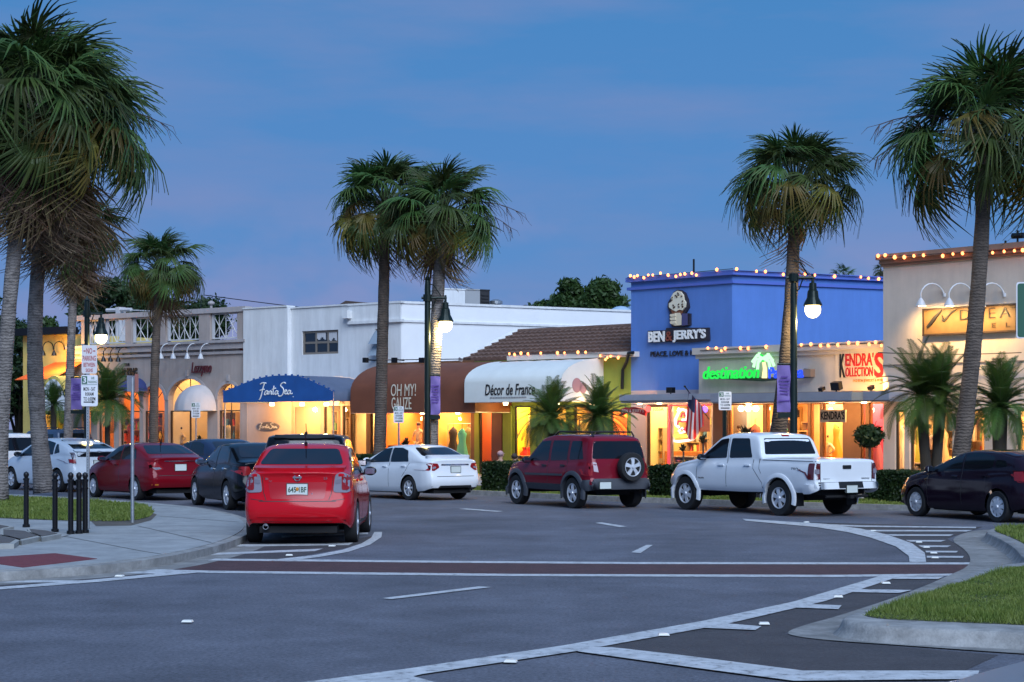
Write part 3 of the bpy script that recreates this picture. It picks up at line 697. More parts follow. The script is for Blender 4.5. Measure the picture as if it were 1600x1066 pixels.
# ------------------------------------------------------------------ far-left yellow sweet shop
f0 = Frame(fcurve(36), fcurve(112)); b0 = f0.thing('sweet_shop', 'yellow shop with an orange awning half hidden behind the leaning palm trunks', 'building')
zt0 = f0.z(100, 522); mb = MB(); x0, x1 = 0, f0.len
wall(mb, x0, x1, 0, zt0, 0, .2, [(f0.x(58), f0.x(84), .4, 2.6), (f0.x(100), f0.x(109), .1, 2.5)]); mb.build('wall', mat('yellow_stucco', (.62, .47, .14), .8, var=.1), b0)
room(f0, b0, x0+.1, x1-.1, 3.2, YELW, 90, 3.5, nl=1)
window(f0, b0, f0.x(58), f0.x(84), .4, 2.6); roofbox(f0, b0, x0, x1, zt0, 9, mat('yellow_stucco', (.62, .47, .14)))
mb = MB(); mb.box(x0-.2, x1+.1, -.45, .3, zt0-.02, zt0+.32); mb.build('roof_edge', BLACK, b0)
mb = MB(); zc = f0.z(100, 642)
mb.box(f0.x(86), f0.x(98), -.28, -.02, 0, zc); mb.build('pillar', mat('bright_yellow_paint', (.75, .55, .03), .6), b0)
point('wall_light', f0.p(104, 556, -1.0), 55, (1, .55, .12), b0); point('wall_light', f0.p(84, 560, -1.2), 55, (1, .5, .12), b0)
for px in (84, 101):
    gooseneck(f0, f0.x(px), f0.z(px, 545), BLACK, parent=b0)
t = f0.thing('awning', 'sloped orange awning on the yellow sweet shop', 'awning', 'cloth awnings over the shop fronts', f0.p(80, 590, -1.6))
za, zb = f0.z(100, 566), f0.z(100, 594)
mb = MB(); a, b = f0.x(74), f0.x(132); q = [(a, -1.9, zb), (b, -1.9, zb), (b, -.02, za), (a+.5, -.02, za)]
mb.prism(q, [(p[0], p[1], p[2]-.03) for p in q]); mb.build('canopy', mat('orange_canvas', (.72, .13, .02), .75, var=.1), t)
t = f0.thing('awning', 'round white awning with a yellow rim lettered macaron', 'awning', 'cloth awnings over the shop fronts', f0.p(82, 645, -2.2))
cx_, zb = f0.x(83, -2.2), f0.z(83, 642, -2.2); rx = f0.x(105, -2.2)-cx_; rz = f0.z(83, 587, -2.2)-zb
for nm, sc, y, m in (('rim', 1.0, -2.2, mat('yellow_canvas', (.65, .5, .12), .7)), ('front_panel', .9, -2.215, mat('white_canvas', (.72, .74, .74), .8, var=.06, vscale=2))):
    mb = MB(); arc = [(cx_+rx*sc*cos(pi*i/20), y, zb+rz*sc*sin(pi*i/20)) for i in range(21)]
    mb.prism(arc, [(p[0], p[1]+(2.15 if nm == 'rim' else .01), p[2]) for p in arc]); mb.build(nm, m, t)
f0.text('lettering', 'macaron', 66, 608, 112, 621, -2.22, BLK, t, .01)

# ------------------------------------------------------------------ taupe arcaded building with a balustrade
f1 = Frame(fcurve(112), fcurve(386)); b1 = f1.thing('arcaded_shop_building', 'taupe stucco shop building with arched windows and a lattice roof balustrade', 'building')
L1 = f1.len; zc = f1.z(365, 545); zr = f1.z(365, 488); zco = f1.z(365, 531)
zsp = f1.z(357, 624); ztr = f1.z(357, 641)
arch = [(128, 142), (152, 178), (186, 218), (224, 257), (263, 324), (340, 375)]
mb = MB(); ops = []
zar = zsp+.95
for a, b in arch: ops.append((f1.x(a), f1.x(b), .35 if (b-a) < 50 else .12, zar))
wall(mb, 0, L1, 0, zc, 0, .3, ops)
for a, b in arch:       # fill each opening's head down to the arch curve
    xa, xb = f1.x(a), f1.x(b); c = (xa+xb)/2; r = (xb-xa)/2; n = 14; rr = min(r, .93)
    for i in range(n):
        t0, t1 = pi-pi*i/n, pi-pi*(i+1)/n
        X0, Z0, X1, Z1 = c+r*cos(t0), zsp+rr*sin(t0), c+r*cos(t1), zsp+rr*sin(t1)
        mb.poly([(X0, 0, Z0), (X1, 0, Z1), (X1, 0, zar), (X0, 0, zar)]); mb.poly([(X0, .3, Z0), (X0, .3, zar), (X1, .3, zar), (X1, .3, Z1)])
        mb.poly([(X0, 0, Z0), (X0, .3, Z0), (X1, .3, Z1), (X1, 0, Z1)])
mb.build('wall', TAUPE, b1)
ARCHM = mat('arch_trim', (.40, .25, .16), .8, var=.1)
for a, b in arch:
    xa, xb = f1.x(a), f1.x(b); c = (xa+xb)/2; r = (xb-xa)/2; rr = min(r, .93); mb = MB(); n = 16
    for i in range(n):
        t0, t1 = pi-pi*i/n, pi-pi*(i+1)/n
        q = [(c+(r+k)*cos(u), zsp+(rr+k)*sin(u)) for u, k in ((t0, .0), (t1, .0), (t1, .14), (t0, .14))]
        mb.prism([(x, -.035, z) for x, z in q], [(x, .0, z) for x, z in q])
    mb.box(c-.07, c+.07, -.09, -.0, zsp+rr+.10, zsp+rr+.38)
    mb.build('arch_moulding', TAUPE_T, b1)
    w_ = window(f1, b1, xa, xb, .35 if (b-a) < 50 else .12, ztr, .18, WOODF, .05, mull=[c] if (b-a) > 25 else [])
    mb = MB(); arc = [(c+r*cos(pi*i/16), zsp+rr*sin(pi*i/16)) for i in range(17)]; arc = [(xb, ztr)]+arc+[(xa, ztr)]
    mb.prism([(x, .17, z) for x, z in arc], [(x, .18, z) for x, z in arc]); mb.build('fanlight', GLASS, b1)
    mb = MB(); mb.tube([(c, .17, ztr), (c, .17, zsp+rr)], .02, 6)
    for q in (pi/4, 3*pi/4): mb.tube([(c, .17, zsp), (c+r*cos(q), .17, zsp+rr*sin(q))], .02, 6)
    mb.build('glazing_bar', WOODF, b1)
room(f1, b1, .15, f1.x(259), zc-.4, mat('orange_lit_wall', (.78, .36, .14), .8), 330, 3.2, nl=3, col=(1, .5, .18)); room(f1, b1, f1.x(260), L1-.1, zc-.4, CRW, 300, 3.2, nl=2)
roofbox(f1, b1, 0, L1, zc, 14, TAUPE)
mb = MB(); mb.box(-.1, L1+.06, -.16, .3, zc, zco-.12); mb.box(-.15, L1+.1, -.26, .3, zco-.12, zco); mb.box(-.1, L1+.06, -.09, .3, zc-.22, zc-.10); mb.build('cornice', TAUPE_T, b1)
piers = [(130, 138), (158, 166), (199, 208), (252, 262), (314, 331), (374, 386)]
for a, b in piers:
    mb = MB(); mb.box(f1.x(a), f1.x(b), -.12, .2, zco, zr); mb.build('balustrade_pier', TAUPE, b1)
mb = MB(); mb.box(0, L1+.05, -.18, .26, zr, zr+.22); mb.build('balustrade_rail', TAUPE_T, b1)
LATW = mat('white_lattice', (.55, .54, .54), .7)
pp = [(138, 158), (166, 199), (208, 252), (262, 314), (331, 374)]
for a, b in pp:
    xa, xb = f1.x(a)+.02, f1.x(b)-.02; z0, z1 = zco+.06, zr-.02; mb = MB(); w = xb-xa; nb = max(2, round(w/.75)); cw = w/nb; y = .03
    mb.box(xa, xb, -.0, .06, z0, z0+.06); mb.box(xa, xb, -.0, .06, z1-.05, z1); mb.box(xa, xa+.1, -.02, .08, z0, z1); mb.box(xb-.1, xb, -.02, .08, z0, z1)
    for i in range(nb):
        A_, B_ = xa+cw*i, xa+cw*(i+1)
        for p, q in (((A_, z0), (B_, z1)), ((A_, z1), (B_, z0))): mb.tube([(p[0], y, p[1]), (q[0], y, q[1])], .024, 4)
        m_ = (A_+B_)/2; mb.tube([(m_, y, z0), (m_, y, z1)], .02, 4)
        if i: mb.tube([(A_, y, z0), (A_, y, z1)], .024, 4)
    mb.build('lattice_panel', LATW, b1)
# white dome awning over the wide arch
def dome_awning(fr, label, cx, hw, zb, ht, dep, m, y=0):
    t = fr.thing('awning', label, 'awning', 'cloth awnings over the shop fronts', (cx, y-dep, zb)); n, k = 24, 9
    nseg = 8
    for s_ in range(nseg):
        mb = MB(); vs = []; fs = []; nn = 4
        for i in range(nn+1):
            a = pi*(s_+i/nn)/nseg
            bulge = 1-.02*abs(2*i/nn-1)
            for j in range(k+1):
                e = pi/2*j/k; rr = cos(e)*bulge
                vs.append((cx+hw*rr*cos(a), y-.02-dep*rr*sin(a), zb+ht*sin(e)))
        for i in range(nn):
            for j in range(k): fs.append((i*(k+1)+j, (i+1)*(k+1)+j, (i+1)*(k+1)+j+1, i*(k+1)+j+1))
        mb.add(vs, fs); mb.build('gore', m, t, True)
    mb = MB(); mb.tube([(cx+hw*cos(pi*i/16), y-.02-dep*sin(pi*i/16), zb) for i in range(17)], .018, 6); mb.build('hoop', GALV, t)
OFFW = mat('offwhite_canvas', (.58, .55, .54), .85, var=.06, vscale=2)
dome_awning(f1, 'white domed awning over the wide arch of the taupe building', f1.x(302, -.4), f1.x(329, -.6)-f1.x(302, -.6), ztr-.02, f1.z(302, 600, -.5)-ztr, 1.15, OFFW)
dome_awning(f1, 'dark blue domed awning half hidden by the feathery palm', f1.x(203, -.4), f1.x(221, -.6)-f1.x(203, -.6), f1.z(203, 612), .62, .9, mat('navy_canvas', (.03, .045, .16), .8))
for i, px in enumerate((265, 284, 306, 327)):
    p_ = gooseneck(f1, f1.x(px), f1.z(px, 549), mat('white_lamp_metal', (.65, .66, .68), .4), parent=b1, out=.5, side=.3)
for i, px in enumerate((163, 175, 186, 198)):
    p_ = gooseneck(f1, f1.x(px), f1.z(px, 554), BLACK, parent=b1, out=.5, side=.3)
mb = MB(); mb.tube([f1.p(255, 550, -.04), f1.p(347, 548, -.04)], .025, 6); mb.tube([f1.p(160, 553, -.04), f1.p(216, 552, -.04)], .025, 6); mb.build('conduit', GALV, b1)
mb = MB(); mb.lathe([(.12, -.09), (.14, -.04), (.14, 0)], 12, f1.p(378, 546, 0), Matrix.Rotation(radians(90), 3, 'X')); mb.build('fire_alarm', mat('alarm_red', (.5, .02, .02), .4), b1)
t = f1.thing('shop_sign', 'ragged dark red sign lettering on the taupe wall beside the goosenecks', 'sign', None, f1.p(300, 590, -.05))
f1.text('lettering', 'Lezzymo', 300, 566, 331, 588, -.04, mat('maroon_letter', (.10, .012, .02), .5), t, .05, shear=.25, bold=.0)
t = f1.thing('shop_sign', 'black sign lettering reading The Walking on the taupe wall', 'sign', None, f1.p(184, 592, -.05))
f1.text('lettering', 'THE', 195, 567.5, 203, 571.5, -.04, BLK, t, .04); f1.text('lettering', 'WALKING', 183, 575, 215, 590, -.04, BLK, t, .05, bold=.02)
# roof clutter: pipework and a small chimney
mb = MB(); z_ = f1.z(185, 485, 3)
mb.box(f1.x(183, 3), f1.x(189, 3), 2.9, 3.3, zr-.8, z_+.15); mb.tube([f1.p(167, 485, 3), f1.p(205, 484, 3)], .10, 6); mb.tube([f1.p(205, 485, 3), f1.p(320, 489, 2)], .035, 6); mb.build('roof_pipe', LATW, b1)
mb = MB(); mb.tube([f1.p(330, 490, .5), f1.p(330, 470, .5)], .06, 8); mb.ball(tuple(f1.p(330, 474, .5)), .16, .16, .10); mb.build('finial', TAUPE_T, b1)
mb = MB(); mb.tube([f1.p(314, 490, 1), f1.p(314, 462, 1)], .02, 6); mb.build('aerial', BLACK, b1)

# ------------------------------------------------------------------ white two-storey block with the blue entrance canopy
f2 = Frame(fcurve(386), fcurve(626)); b2 = f2.thing('white_shop_block', 'white painted two storey block with a dark upper window behind the blue canopy', 'building')
L2 = f2.len; xa, xb, xc = f2.x(455), f2.x(546), L2
zA, zB, zC = f2.z(420, 482), f2.z(500, 480), f2.z(600, 475); zs = f2.z(480, 622); zg = f2.z(480, 634)
win = (f2.x(472), f2.x(528.5), f2.z(500, 553.5), f2.z(500, 516.5)); win2 = (f2.x(586), f2.x(606), f2.z(596, 550), f2.z(596, 514))
ground = [(f2.x(456), f2.x(499), .45, zg), (f2.x(504), f2.x(530), .12, zg), (f2.x(533), f2.x(547), .12, zg)]
mb = MB(); wall(mb, 0, xa, zs, zA, -.22, .42); wall(mb, xa, xb, zs, zB, 0, .2, [win]); wall(mb, xb, xc, f2.z(590, 592), zC, 0, .2, [win2]); mb.box(-.02, xa-.02, -.26, .25, zA, zA+.06); mb.box(xa, xb, -.05, .25, zB, zB+.06); mb.build('wall', WHITE, b2)
PEACH = mat('peach_stucco', (.66, .50, .40), .8, var=.06, vscale=2)
mb = MB(); wall(mb, 0, xa, 0, zs, .02, .2); wall(mb, xa, xb, 0, zs, .08, .2, ground); mb.build('shop_front_wall', PEACH, b2)
mb = MB(); zmo = f2.z(590, 505); mb.box(xb, xc+.1, -.12, .1, zmo, zmo+.12); mb.box(xb-.05, xc+.08, -.06, .3, zC, zC+.08); mb.box(xb-.12, xb+.16, -.30, .0, f2.z(546, 498), f2.z(546, 486)); mb.build('cornice', WHITE, b2)
mb = MB(); mb.box(xb, xc-.0, -.03, .0, zmo+.12, zC); mb.build('parapet_band', WHITE, b2)
roofbox(f2, b2, 0, xb-.02, min(zA, zB)-.35, 12, WHITE); roofbox(f2, b2, xb, L2-.02, min(zA, zB)-.36, 12, WHITE, 3.6)
ww = window(f2, b2, *win, .10, mat('grey_window_frame', (.20, .17, .14), .6), .09, mull=[win[0]+(win[1]-win[0])*k for k in (.36, .69)], trans=[win[2]+(win[3]-win[2])*.5], g=DARKGL)
mb = MB()
for a, b, h in ((.38, .62, .30), (.70, .93, .38)):
    x0, x1 = win[0]+(win[1]-win[0])*a, win[0]+(win[1]-win[0])*b; z1 = win[3]-.09
    n = 8
    for i in range(n): X0 = x0+(x1-x0)*i/n; X1 = x0+(x1-x0)*(i+1)/n; mb.box(X0, X1, .075+.006*(i % 2), .085+.006*(i % 2), z1-h*(.8+.2*sin(i*1.1)), z1)
mb.build('curtain', mat('pale_curtain', (.55, .55, .56), .9), ww)
w2 = window(f2, b2, *win2, .1, mat('grey_window_frame', (.2, .17, .14)), .05, trans=[(win2[2]+win2[3])/2], g=DARKGL)
for k in (0, 1):
    z1 = win2[2]+(win2[3]-win2[2])*(k+1)/2; q = [(win2[0], .02, z1-.05), (win2[1], .02, z1-.05), (win2[1], -.42, z1-.6), (win2[0], -.42, z1-.6)]
    mb = MB(); mb.prism(q, [(p[0], p[1]-.02, p[2]-.02) for p in q]); mb.build('awning_pane', mat('pale_glass', (.25, .3, .35), .15), w2)
room(f2, b2, xa+.02, xb+.1, zs-.1, CRW, 260, 3.5, nl=2, y0=.3)
for i, g_ in enumerate(ground): window(f2, b2, *g_, .16, PEACH if i == 0 else WOODF, .05)
# covered recess lamps
for px, pw in ((425, 85), (472, 60), (510, 50)):
    c = f2.p(px, 632, -1.1); mb = MB(); mb.lathe([(.09, c.z-.06), (.1, c.z-.02), (.1, c.z+.06)], 12, (c.x, c.y, 0)); mb.build('soffit_lamp', LAMPE, b2)
    point('soffit_light', (c.x, c.y, c.z-.2), pw, (1, .50, .16), b2, .1)
# blue canopy: an arched front panel and a vault running back to the wall
t = f2.thing('awning', 'royal blue arched entrance canopy lettered FantaSea', 'awning', 'cloth awnings over the shop fronts', f2.p(435, 628, -3.0))
o_ = -2.9; zb = f2.z(435, 628, o_); xl, xr = f2.x(349, o_), f2.x(521, o_)
top = [(349, 612), (365, 606), (382, 599), (398, 593), (415, 589), (432, 587), (450, 586.5), (466, 588), (480, 592), (495, 599), (508, 605), (521, 612)]
tp = [(f2.x(a, o_), f2.z(a, b, o_)) for a, b in top]
CANB = mat('royal_blue_canvas', (.012, .085, .30), .7, var=.12, vscale=1.5); CANG = mat('slate_blue_canvas', (.10, .13, .20), .75, var=.1, vscale=2)
pts = [(xl, zb)] + tp + [(xr, zb)]
mb = MB(); mb.prism([(x, o_-.02, z) for x, z in pts], [(x, o_, z) for x, z in pts]); mb.build('front_panel', CANB, t)
mb = MB(); vs = [(x, o_+.005, z) for x, z in pts] + [(x, -.015, z) for x, z in pts]; n = len(pts)
mb.add(vs, [(i, i+1, n+i+1, n+i) for i in range(n-1)]); mb.build('vault', CANG, t, True)
mb = MB()
for i in range(20):
    a = i/19*(len(tp)-1); k = min(int(a), len(tp)-2); u = a-k; x = tp[k][0]*(1-u)+tp[k+1][0]*u; z = tp[k][1]*(1-u)+tp[k+1][1]*u; mb.box(x-.03, x+.03, o_-.02, o_+.04, z, z+.06)
mb.build('lace', CANB, t)
for x in (xl+.05, xr-.05):
    mb = MB(); mb.tube([(x, o_+.05, 0.11), (x, o_+.05, zb)], .03, 8); mb.build('post', GALV, t)
# script lettering, drawn stroke by stroke
SCRIPT = [[(.5,9.2),(1.3,9.9),(2.6,9.7)], [(2.0,9.6),(1.5,7.2),(.9,3.5),(.45,1.4),(.1,1.0)], [(.35,5.8),(1.2,6.2),(2.0,6.4)],
 [(3.2,5.2),(2.7,5.6),(2.1,4.6),(2.0,3.6),(2.4,3.5),(3.0,4.6),(3.25,5.4),(3.0,4.2),(3.2,3.6)], [(3.6,5.3),(3.5,3.6)], [(3.55,4.6),(4.0,5.4),(4.35,5.2),(4.3,3.9),(4.6,3.6)],
 [(5.3,8.2),(5.0,5.5),(4.9,4.0),(5.2,3.6)], [(4.6,6.2),(5.2,6.6),(6.0,6.9)], [(6.6,5.2),(6.1,5.5),(5.6,4.4),(5.7,3.6),(6.1,3.7),(6.6,4.9),(6.7,5.4),(6.5,4.2),(6.8,3.6)],
 [(9.3,9.3),(8.7,9.9),(7.7,9.0),(7.6,8.0),(8.3,6.9),(8.6,5.6),(8.2,3.4),(7.3,2.5),(6.8,3.0)], [(8.9,4.6),(9.5,5.2),(9.5,5.8),(9.1,5.7),(8.9,4.6),(9.2,3.7),(9.8,3.9)],
 [(10.9,5.3),(10.4,5.6),(9.9,4.6),(10.0,3.7),(10.4,3.7),(10.9,4.9),(11.0,5.5),(10.8,4.3),(11.2,3.7),(11.6,4.1)], [(11.8,2.2),(11.9,2.2)]]
def strokes(fr, px0, py0, px1, py1, off, m, parent, r, data=SCRIPT, gx=12.0, gy0=1.0, gy1=9.9, name='lettering'):
    mb = MB(); a, b = fr.x(px0, off), fr.x(px1, off); zm = (px0+px1)/2; z0, z1 = fr.z(zm, py1, off), fr.z(zm, py0, off)
    for st in data:
        p = [Vector((a+(b-a)*x/gx, off, z0+(z1-z0)*(y-gy0)/(gy1-gy0))) for x, y in st]
        q = []
        for i in range(len(p)-1):       # Catmull-Rom
            p0, p1, p2, p3 = p[max(i-1, 0)], p[i], p[i+1], p[min(i+2, len(p)-1)]
            for k in range(4):
                u = k/4; q.append(.5*((2*p1)+(p2-p0)*u+(2*p0-5*p1+4*p2-p3)*u*u+(3*p1-p0-3*p2+p3)*u**3))
        q.append(p[-1]); mb.tube(q, r, 6)
    return mb.build(name, m, parent, True)
LETW = mat('white_letter', (.8, .8, .78), .5)
strokes(f2, 404.5, 598, 459, 624, o_-.02, LETW, t, .028)
t = f2.thing('shop_sign', 'small oval wall plaque lettered FantaSea on the peach wall', 'sign', None, f2.p(420, 667, 0))
c = f2.p(419, 666.5, 0); rx, rz = f2.x(437)-f2.x(419), (f2.z(419, 659)-f2.z(419, 673))/2
for s_, y, m in ((1, -.03, GALV), (.92, -.045, mat('plaque_grey', (.16, .15, .15), .5))):
    mb = MB(); e_ = [(c.x+rx*s_*cos(2*pi*i/28), c.z+rz*s_*sin(2*pi*i/28)) for i in range(28)]; mb.prism([(x, y, z) for x, z in e_], [(x, .0, z) for x, z in e_]); mb.build('plaque', m, t)
strokes(f2, 404, 661, 434, 672, -.05, LETW, t, .014)
# street number board between the two canopies
mb = MB(); mb.box(f2.x(512, -.6), f2.x(548, -.6), -.65, -.1, f2.z(530, 634, -.6), f2.z(530, 622, -.6)); mb.build('header_board', PEACH, b2)
f2.text('lettering', '28', 529, 626.5, 538, 632, -.66, WOODF, b2, .01)
# shop contents
picture(f2, f2.x(478, 2), f2.x(493, 2), f2.z(485, 677, 2), f2.z(485, 655, 2), 2, 'upright framed picture lit by a lamp in the peach shop window', (.8, .7, .4))
shelf(f2, f2.x(507, 2.4), f2.x(528, 2.4), 2.4, .12, 2.6, 'open shelf of goods behind the peach shop door', 3)
shelf(f2, f2.x(460, 2.4), f2.x(472, 2.4), 2.4, .12, 1.7, 'low shelf of goods in the peach shop window corner', 4)
# small tiled roof hump and dark roof behind the canopy
mb = MB(); q = [f2.p(528, 477, 5), f2.p(540, 470, 5), f2.p(552, 471, 5), f2.p(578, 477, 5)]
mb.prism([tuple(p) for p in q], [(p.x, p.y+3, p.z) for p in q]); mb.build('roof_hump', mat('dark_roof_tile', (.10, .065, .05), .8), b2)

# ------------------------------------------------------------------ long white warehouse wall behind, with roof plant
p0 = fcurve(626); Hh = f2.z(626, 474)-CH; D1 = (HY-488)*1.0; D1 = F*Hh/(HY-488); p1 = Vector(((990-CX)/F*D1, D1))
f3 = Frame(p0, p1); b3 = f3.thing('white_long_building', 'long white blank wall rising behind the tiled roof with plant on top', 'building')
z3 = f3.z(640, 474.5)
mb = MB(); wall(mb, .02, f3.len+3, 3.6, z3, .02, .25); mb.build('wall', mat('white_block_wall', (.78, .79, .80), .8, var=.04, vscale=.8, bump=.1, bscale=20), b3)
mb = MB(); mb.box(0, f3.len+3, -.03, .3, z3, z3+.09); zm = f3.z(640, 502); mb.box(0, f3.len+3, -.04, .02, zm-.04, zm+.05); mb.build('coping', WHITE, b3)
roofbox(f3, b3, .02, f3.len+3, z3-.3, 14, WHITE, 3.6, y0=.27)
t = f3.thing('rooftop_air_conditioner', 'pale boxy air conditioner on the long white roof', 'air conditioner', None, f3.p(725, 480, 2.0))
zq = z3-.3
for nm, a, b, pt, m, d in (('cabinet', 690, 727, 452, WHITE, 1.6), ('cabinet', 727.5, 750, 453, mat('grey_cabinet', (.33, .34, .35), .6), 1.4), ('fan_grille', 750.5, 765, 454, mat('dark_grille', (.02, .02, .022), .6), 1.2)):
    mb = MB(); x0, x1, z1 = f3.x(a, 2), f3.x(b, 2), f3.z(a, pt, 2); mb.box(x0, x1, 2, 2+d, zq, z1); mb.box(x0-.03, x1+.01, 1.97, 2+d+.03, z1, z1+.05)
    if nm == 'fan_grille':
        for k in range(7): mb.box(x0+.05, x1-.05, 1.96, 2.0, zq+.12+k*(z1-zq-.2)/7, zq+.17+k*(z1-zq-.2)/7)
    mb.build(nm, m, t)
t = f3.thing('roof_vent', 'squat round metal vent beside the roof air conditioner', 'vent', None, f3.p(774, 480, 2.5)); c = f3.p(775, 476, 2.5)
mb = MB(); mb.lathe([(.16, zq), (.16, c.z), (.28, c.z+.02), (.28, c.z+.14), (.12, c.z+.22)], 14, (c.x, c.y, 0)); mb.build('cowl', GALV, t, False)
t = f3.thing('roof_skylight', 'pale domed skylight at the end of the long white roof', 'skylight', None, f3.p(968, 487, 1)); c = f3.p(970, 488, 1)
mb = MB(); mb.ball((c.x, c.y, c.z-.15), .55, .55, .42, 14, 8); mb.build('dome', mat('skylight_plastic', (.35, .48, .62), .25), t, True)

# ------------------------------------------------------------------ brown barrel-awning shop
f4 = Frame(fcurve(546), fcurve(741)); b4 = f4.thing('gauze_clothes_shop', 'low shop with orange lit windows of clothes under the brown awning', 'building')
L4 = f4.len; zh = f4.z(640, 640); zt4 = f4.z(640, 566)
ops = [(f4.x(548), f4.x(572), .4, zh), (f4.x(578), f4.x(590), .12, zh), (f4.x(597), f4.x(660), .45, zh), (f4.x(668), f4.x(736), .45, zh)]
mb = MB(); wall(mb, 0, L4, 0, zt4, 0, .2, ops); mb.build('wall', mat('brown_shop_front', (.16, .08, .04), .7, var=.1), b4)
for i, o in enumerate(ops): window(f4, b4, *o, .1, WOODF, .06)
room(f4, b4, .1, f4.x(592), zh+.2, CRW, 190, 3.5, nl=1); room(f4, b4, f4.x(593), f4.x(664), zh+.2, ORGW, 330, 3.0, nl=2); room(f4, b4, f4.x(665), L4-.05, zh+.2, mat('ochre_wall', (.70, .42, .10), .8), 320, 3.0, nl=2)
roofbox(f4, b4, 0, L4, zt4, 7, WHITE)
od = -2.2
BRN = mat('brown_canvas', (.165, .052, .024), .72, var=.15, vscale=1.2)
t = barrel_awning(f4, 'awning', 'long brown barrel awning lettered Oh My Gauze', f4.x(547.5, od), f4.x(742, od), f4.z(640, 645, od), f4.z(640, 567.5, 0)-.05, 2.2, BRN, vfrac=.42)
CRLET = mat('cream_letter', (.72, .66, .52), .6)
f4.text('lettering', 'OH MY!', 611, 600, 650, 619, od-.012, CRLET, t, .01, shear=.08, bold=-.005); f4.text('lettering', 'GAUZE', 612, 621, 643, 640, od-.012, CRLET, t, .01, shear=-.1)
mb = MB()
for px in (573, 618, 661):
    c = f4.p(px, 563, -.5); mb.tube([(c.x, .0, c.z), (c.x, -.5, c.z+.03)], .025, 6); mb.box(c.x-.12, c.x+.06, -.62, -.45, c.z-.1, c.z+.1)
mb.tube([f4.p(573, 563, -.3), f4.p(735, 561, -.3)], .02, 6); mb.build('floodlight_bar', BLACK, b4)
for fr_, rt, px, py, off, pw in ((f4, b4, 600, 648, -1.0, 26), (f4, b4, 660, 648, -1.0, 26), (f4, b4, 715, 648, -1.0, 26)):  # lamps added under the brown awning to spread warm light
    q_ = fr_.p(px, py, off); mb = MB(); mb.lathe([(.07, q_.z+.02), (.09, q_.z+.06), (.09, q_.z+.12)], 12, (q_.x, q_.y, 0)); mb.build('soffit_lamp', LAMPE, rt); point('soffit_light', (q_.x, q_.y, q_.z-.15), pw, (1, .42, .12), rt)
def low_display(fr, px0, px1, off, h, label, seed): shelf(fr, fr.x(px0, off), fr.x(px1, off), off, .45, .45+h, label, seed, 2, mat('pale_plinth', (.55, .45, .32), .6))
low_display(f4, 600, 630, .5, .75, 'low plinth of goods left of the pale mannequin in the clothes window', 61); low_display(f4, 672, 682, .5, .8, 'low plinth of goods beside the orange ruffled dress', 62)
dress(f4, f4.x(612, 1.6), 1.6, 1.0, 2.2, (.55, .12, .03), 'rust red dress at the left of the orange lit clothes window'); dress(f4, f4.x(632, 1.8), 1.8, 1.0, 2.2, (.80, .55, .2), 'amber dress behind the parking sign in the clothes window')
picture(f4, f4.x(640, 2.5), f4.x(652, 2.5), 1.4, 2.2, 2.5, 'small framed picture in the orange lit clothes shop', (.3, .2, .1))
low_display(f1, 270, 291, .7, .6, 'low plinth of goods left of the door of the wide arch', 63); low_display(f1, 345, 370, .7, .7, 'low plinth of goods in the arch beside the blue canopy', 64); low_display(f1, 190, 214, .7, .7, 'low plinth of goods under the navy dome', 65); low_display(f1, 228, 238, .7, .8, 'low plinth of goods left of the round crowned palm trunk', 66)
mannequin(f1, f1.x(282, .9), .9, .3, 1.6, (.7, .5, .3), (.3, .2, .12), 'pale mannequin left of the door in the wide arch'); dress(f1, f1.x(204, 1.1), 1.1, .8, 2.1, (.6, .08, .03), 'red dress in the arch under the navy dome'); dress(f1, f1.x(357, 1.2), 1.2, .8, 2.0, (.55, .42, .2), 'tan dress in the arch beside the blue canopy')
picture(f2, f2.x(461, 1.4), f2.x(472, 1.4), 1.1, 1.9, 1.4, 'square framed picture left of the upright one in the peach shop', (.6, .45, .1)); low_display(f2, 459, 497, .6, .5, 'low plinth of goods along the peach shop window', 67); shelf(f2, f2.x(534, 1.0), f2.x(546, 1.0), 1.0, .12, 2.3, 'narrow shelf of goods in the last peach shop window', 68)
mannequin(f4, f4.x(654, .9), .9, .45, 1.62, (.75, .68, .5), (.72, .62, .45), 'mannequin in a pale outfit left of the lamp post in the clothes window')
dress(f4, f4.x(684, 1.0), 1.0, .75, 1.95, (.75, .42, .12), 'orange ruffled dress right of the lamp post in the clothes window')
dress(f4, f4.x(722, .7), .7, .55, 1.85, (.10, .58, .56), 'turquoise sleeveless dress hanging in the clothes window')
dress(f4, f4.x(708, 1.2), 1.2, .6, 1.9, (.03, .025, .025), 'black dress hanging beside the turquoise dress')
dress(f4, f4.x(732, 1.1), 1.1, .6, 1.9, (.35, .25, .10), 'patterned tan dress at the right edge of the clothes window')
shelf(f4, f4.x(551, 2.2), f4.x(568, 2.2), 2.2, .12, 2.4, 'tall shelf of goods in the cream lit window beside the palm trunk', 11, 4)
mb = MB(); c = f4.p(716, 645, 2); t = f4.thing('clothes_rail', 'metal clothes rail behind the hanging dresses', 'rail', None, (c.x, 1.0, .12)); x0, x1 = f4.x(700, 1), f4.x(736, 1)
mb.tube([(x0, 1.0, .12), (x0, 1.0, 2.05), (x1, 1.0, 2.05), (x1, 1.0, .12)], .018, 6); mb.build('frame', GALV, t)

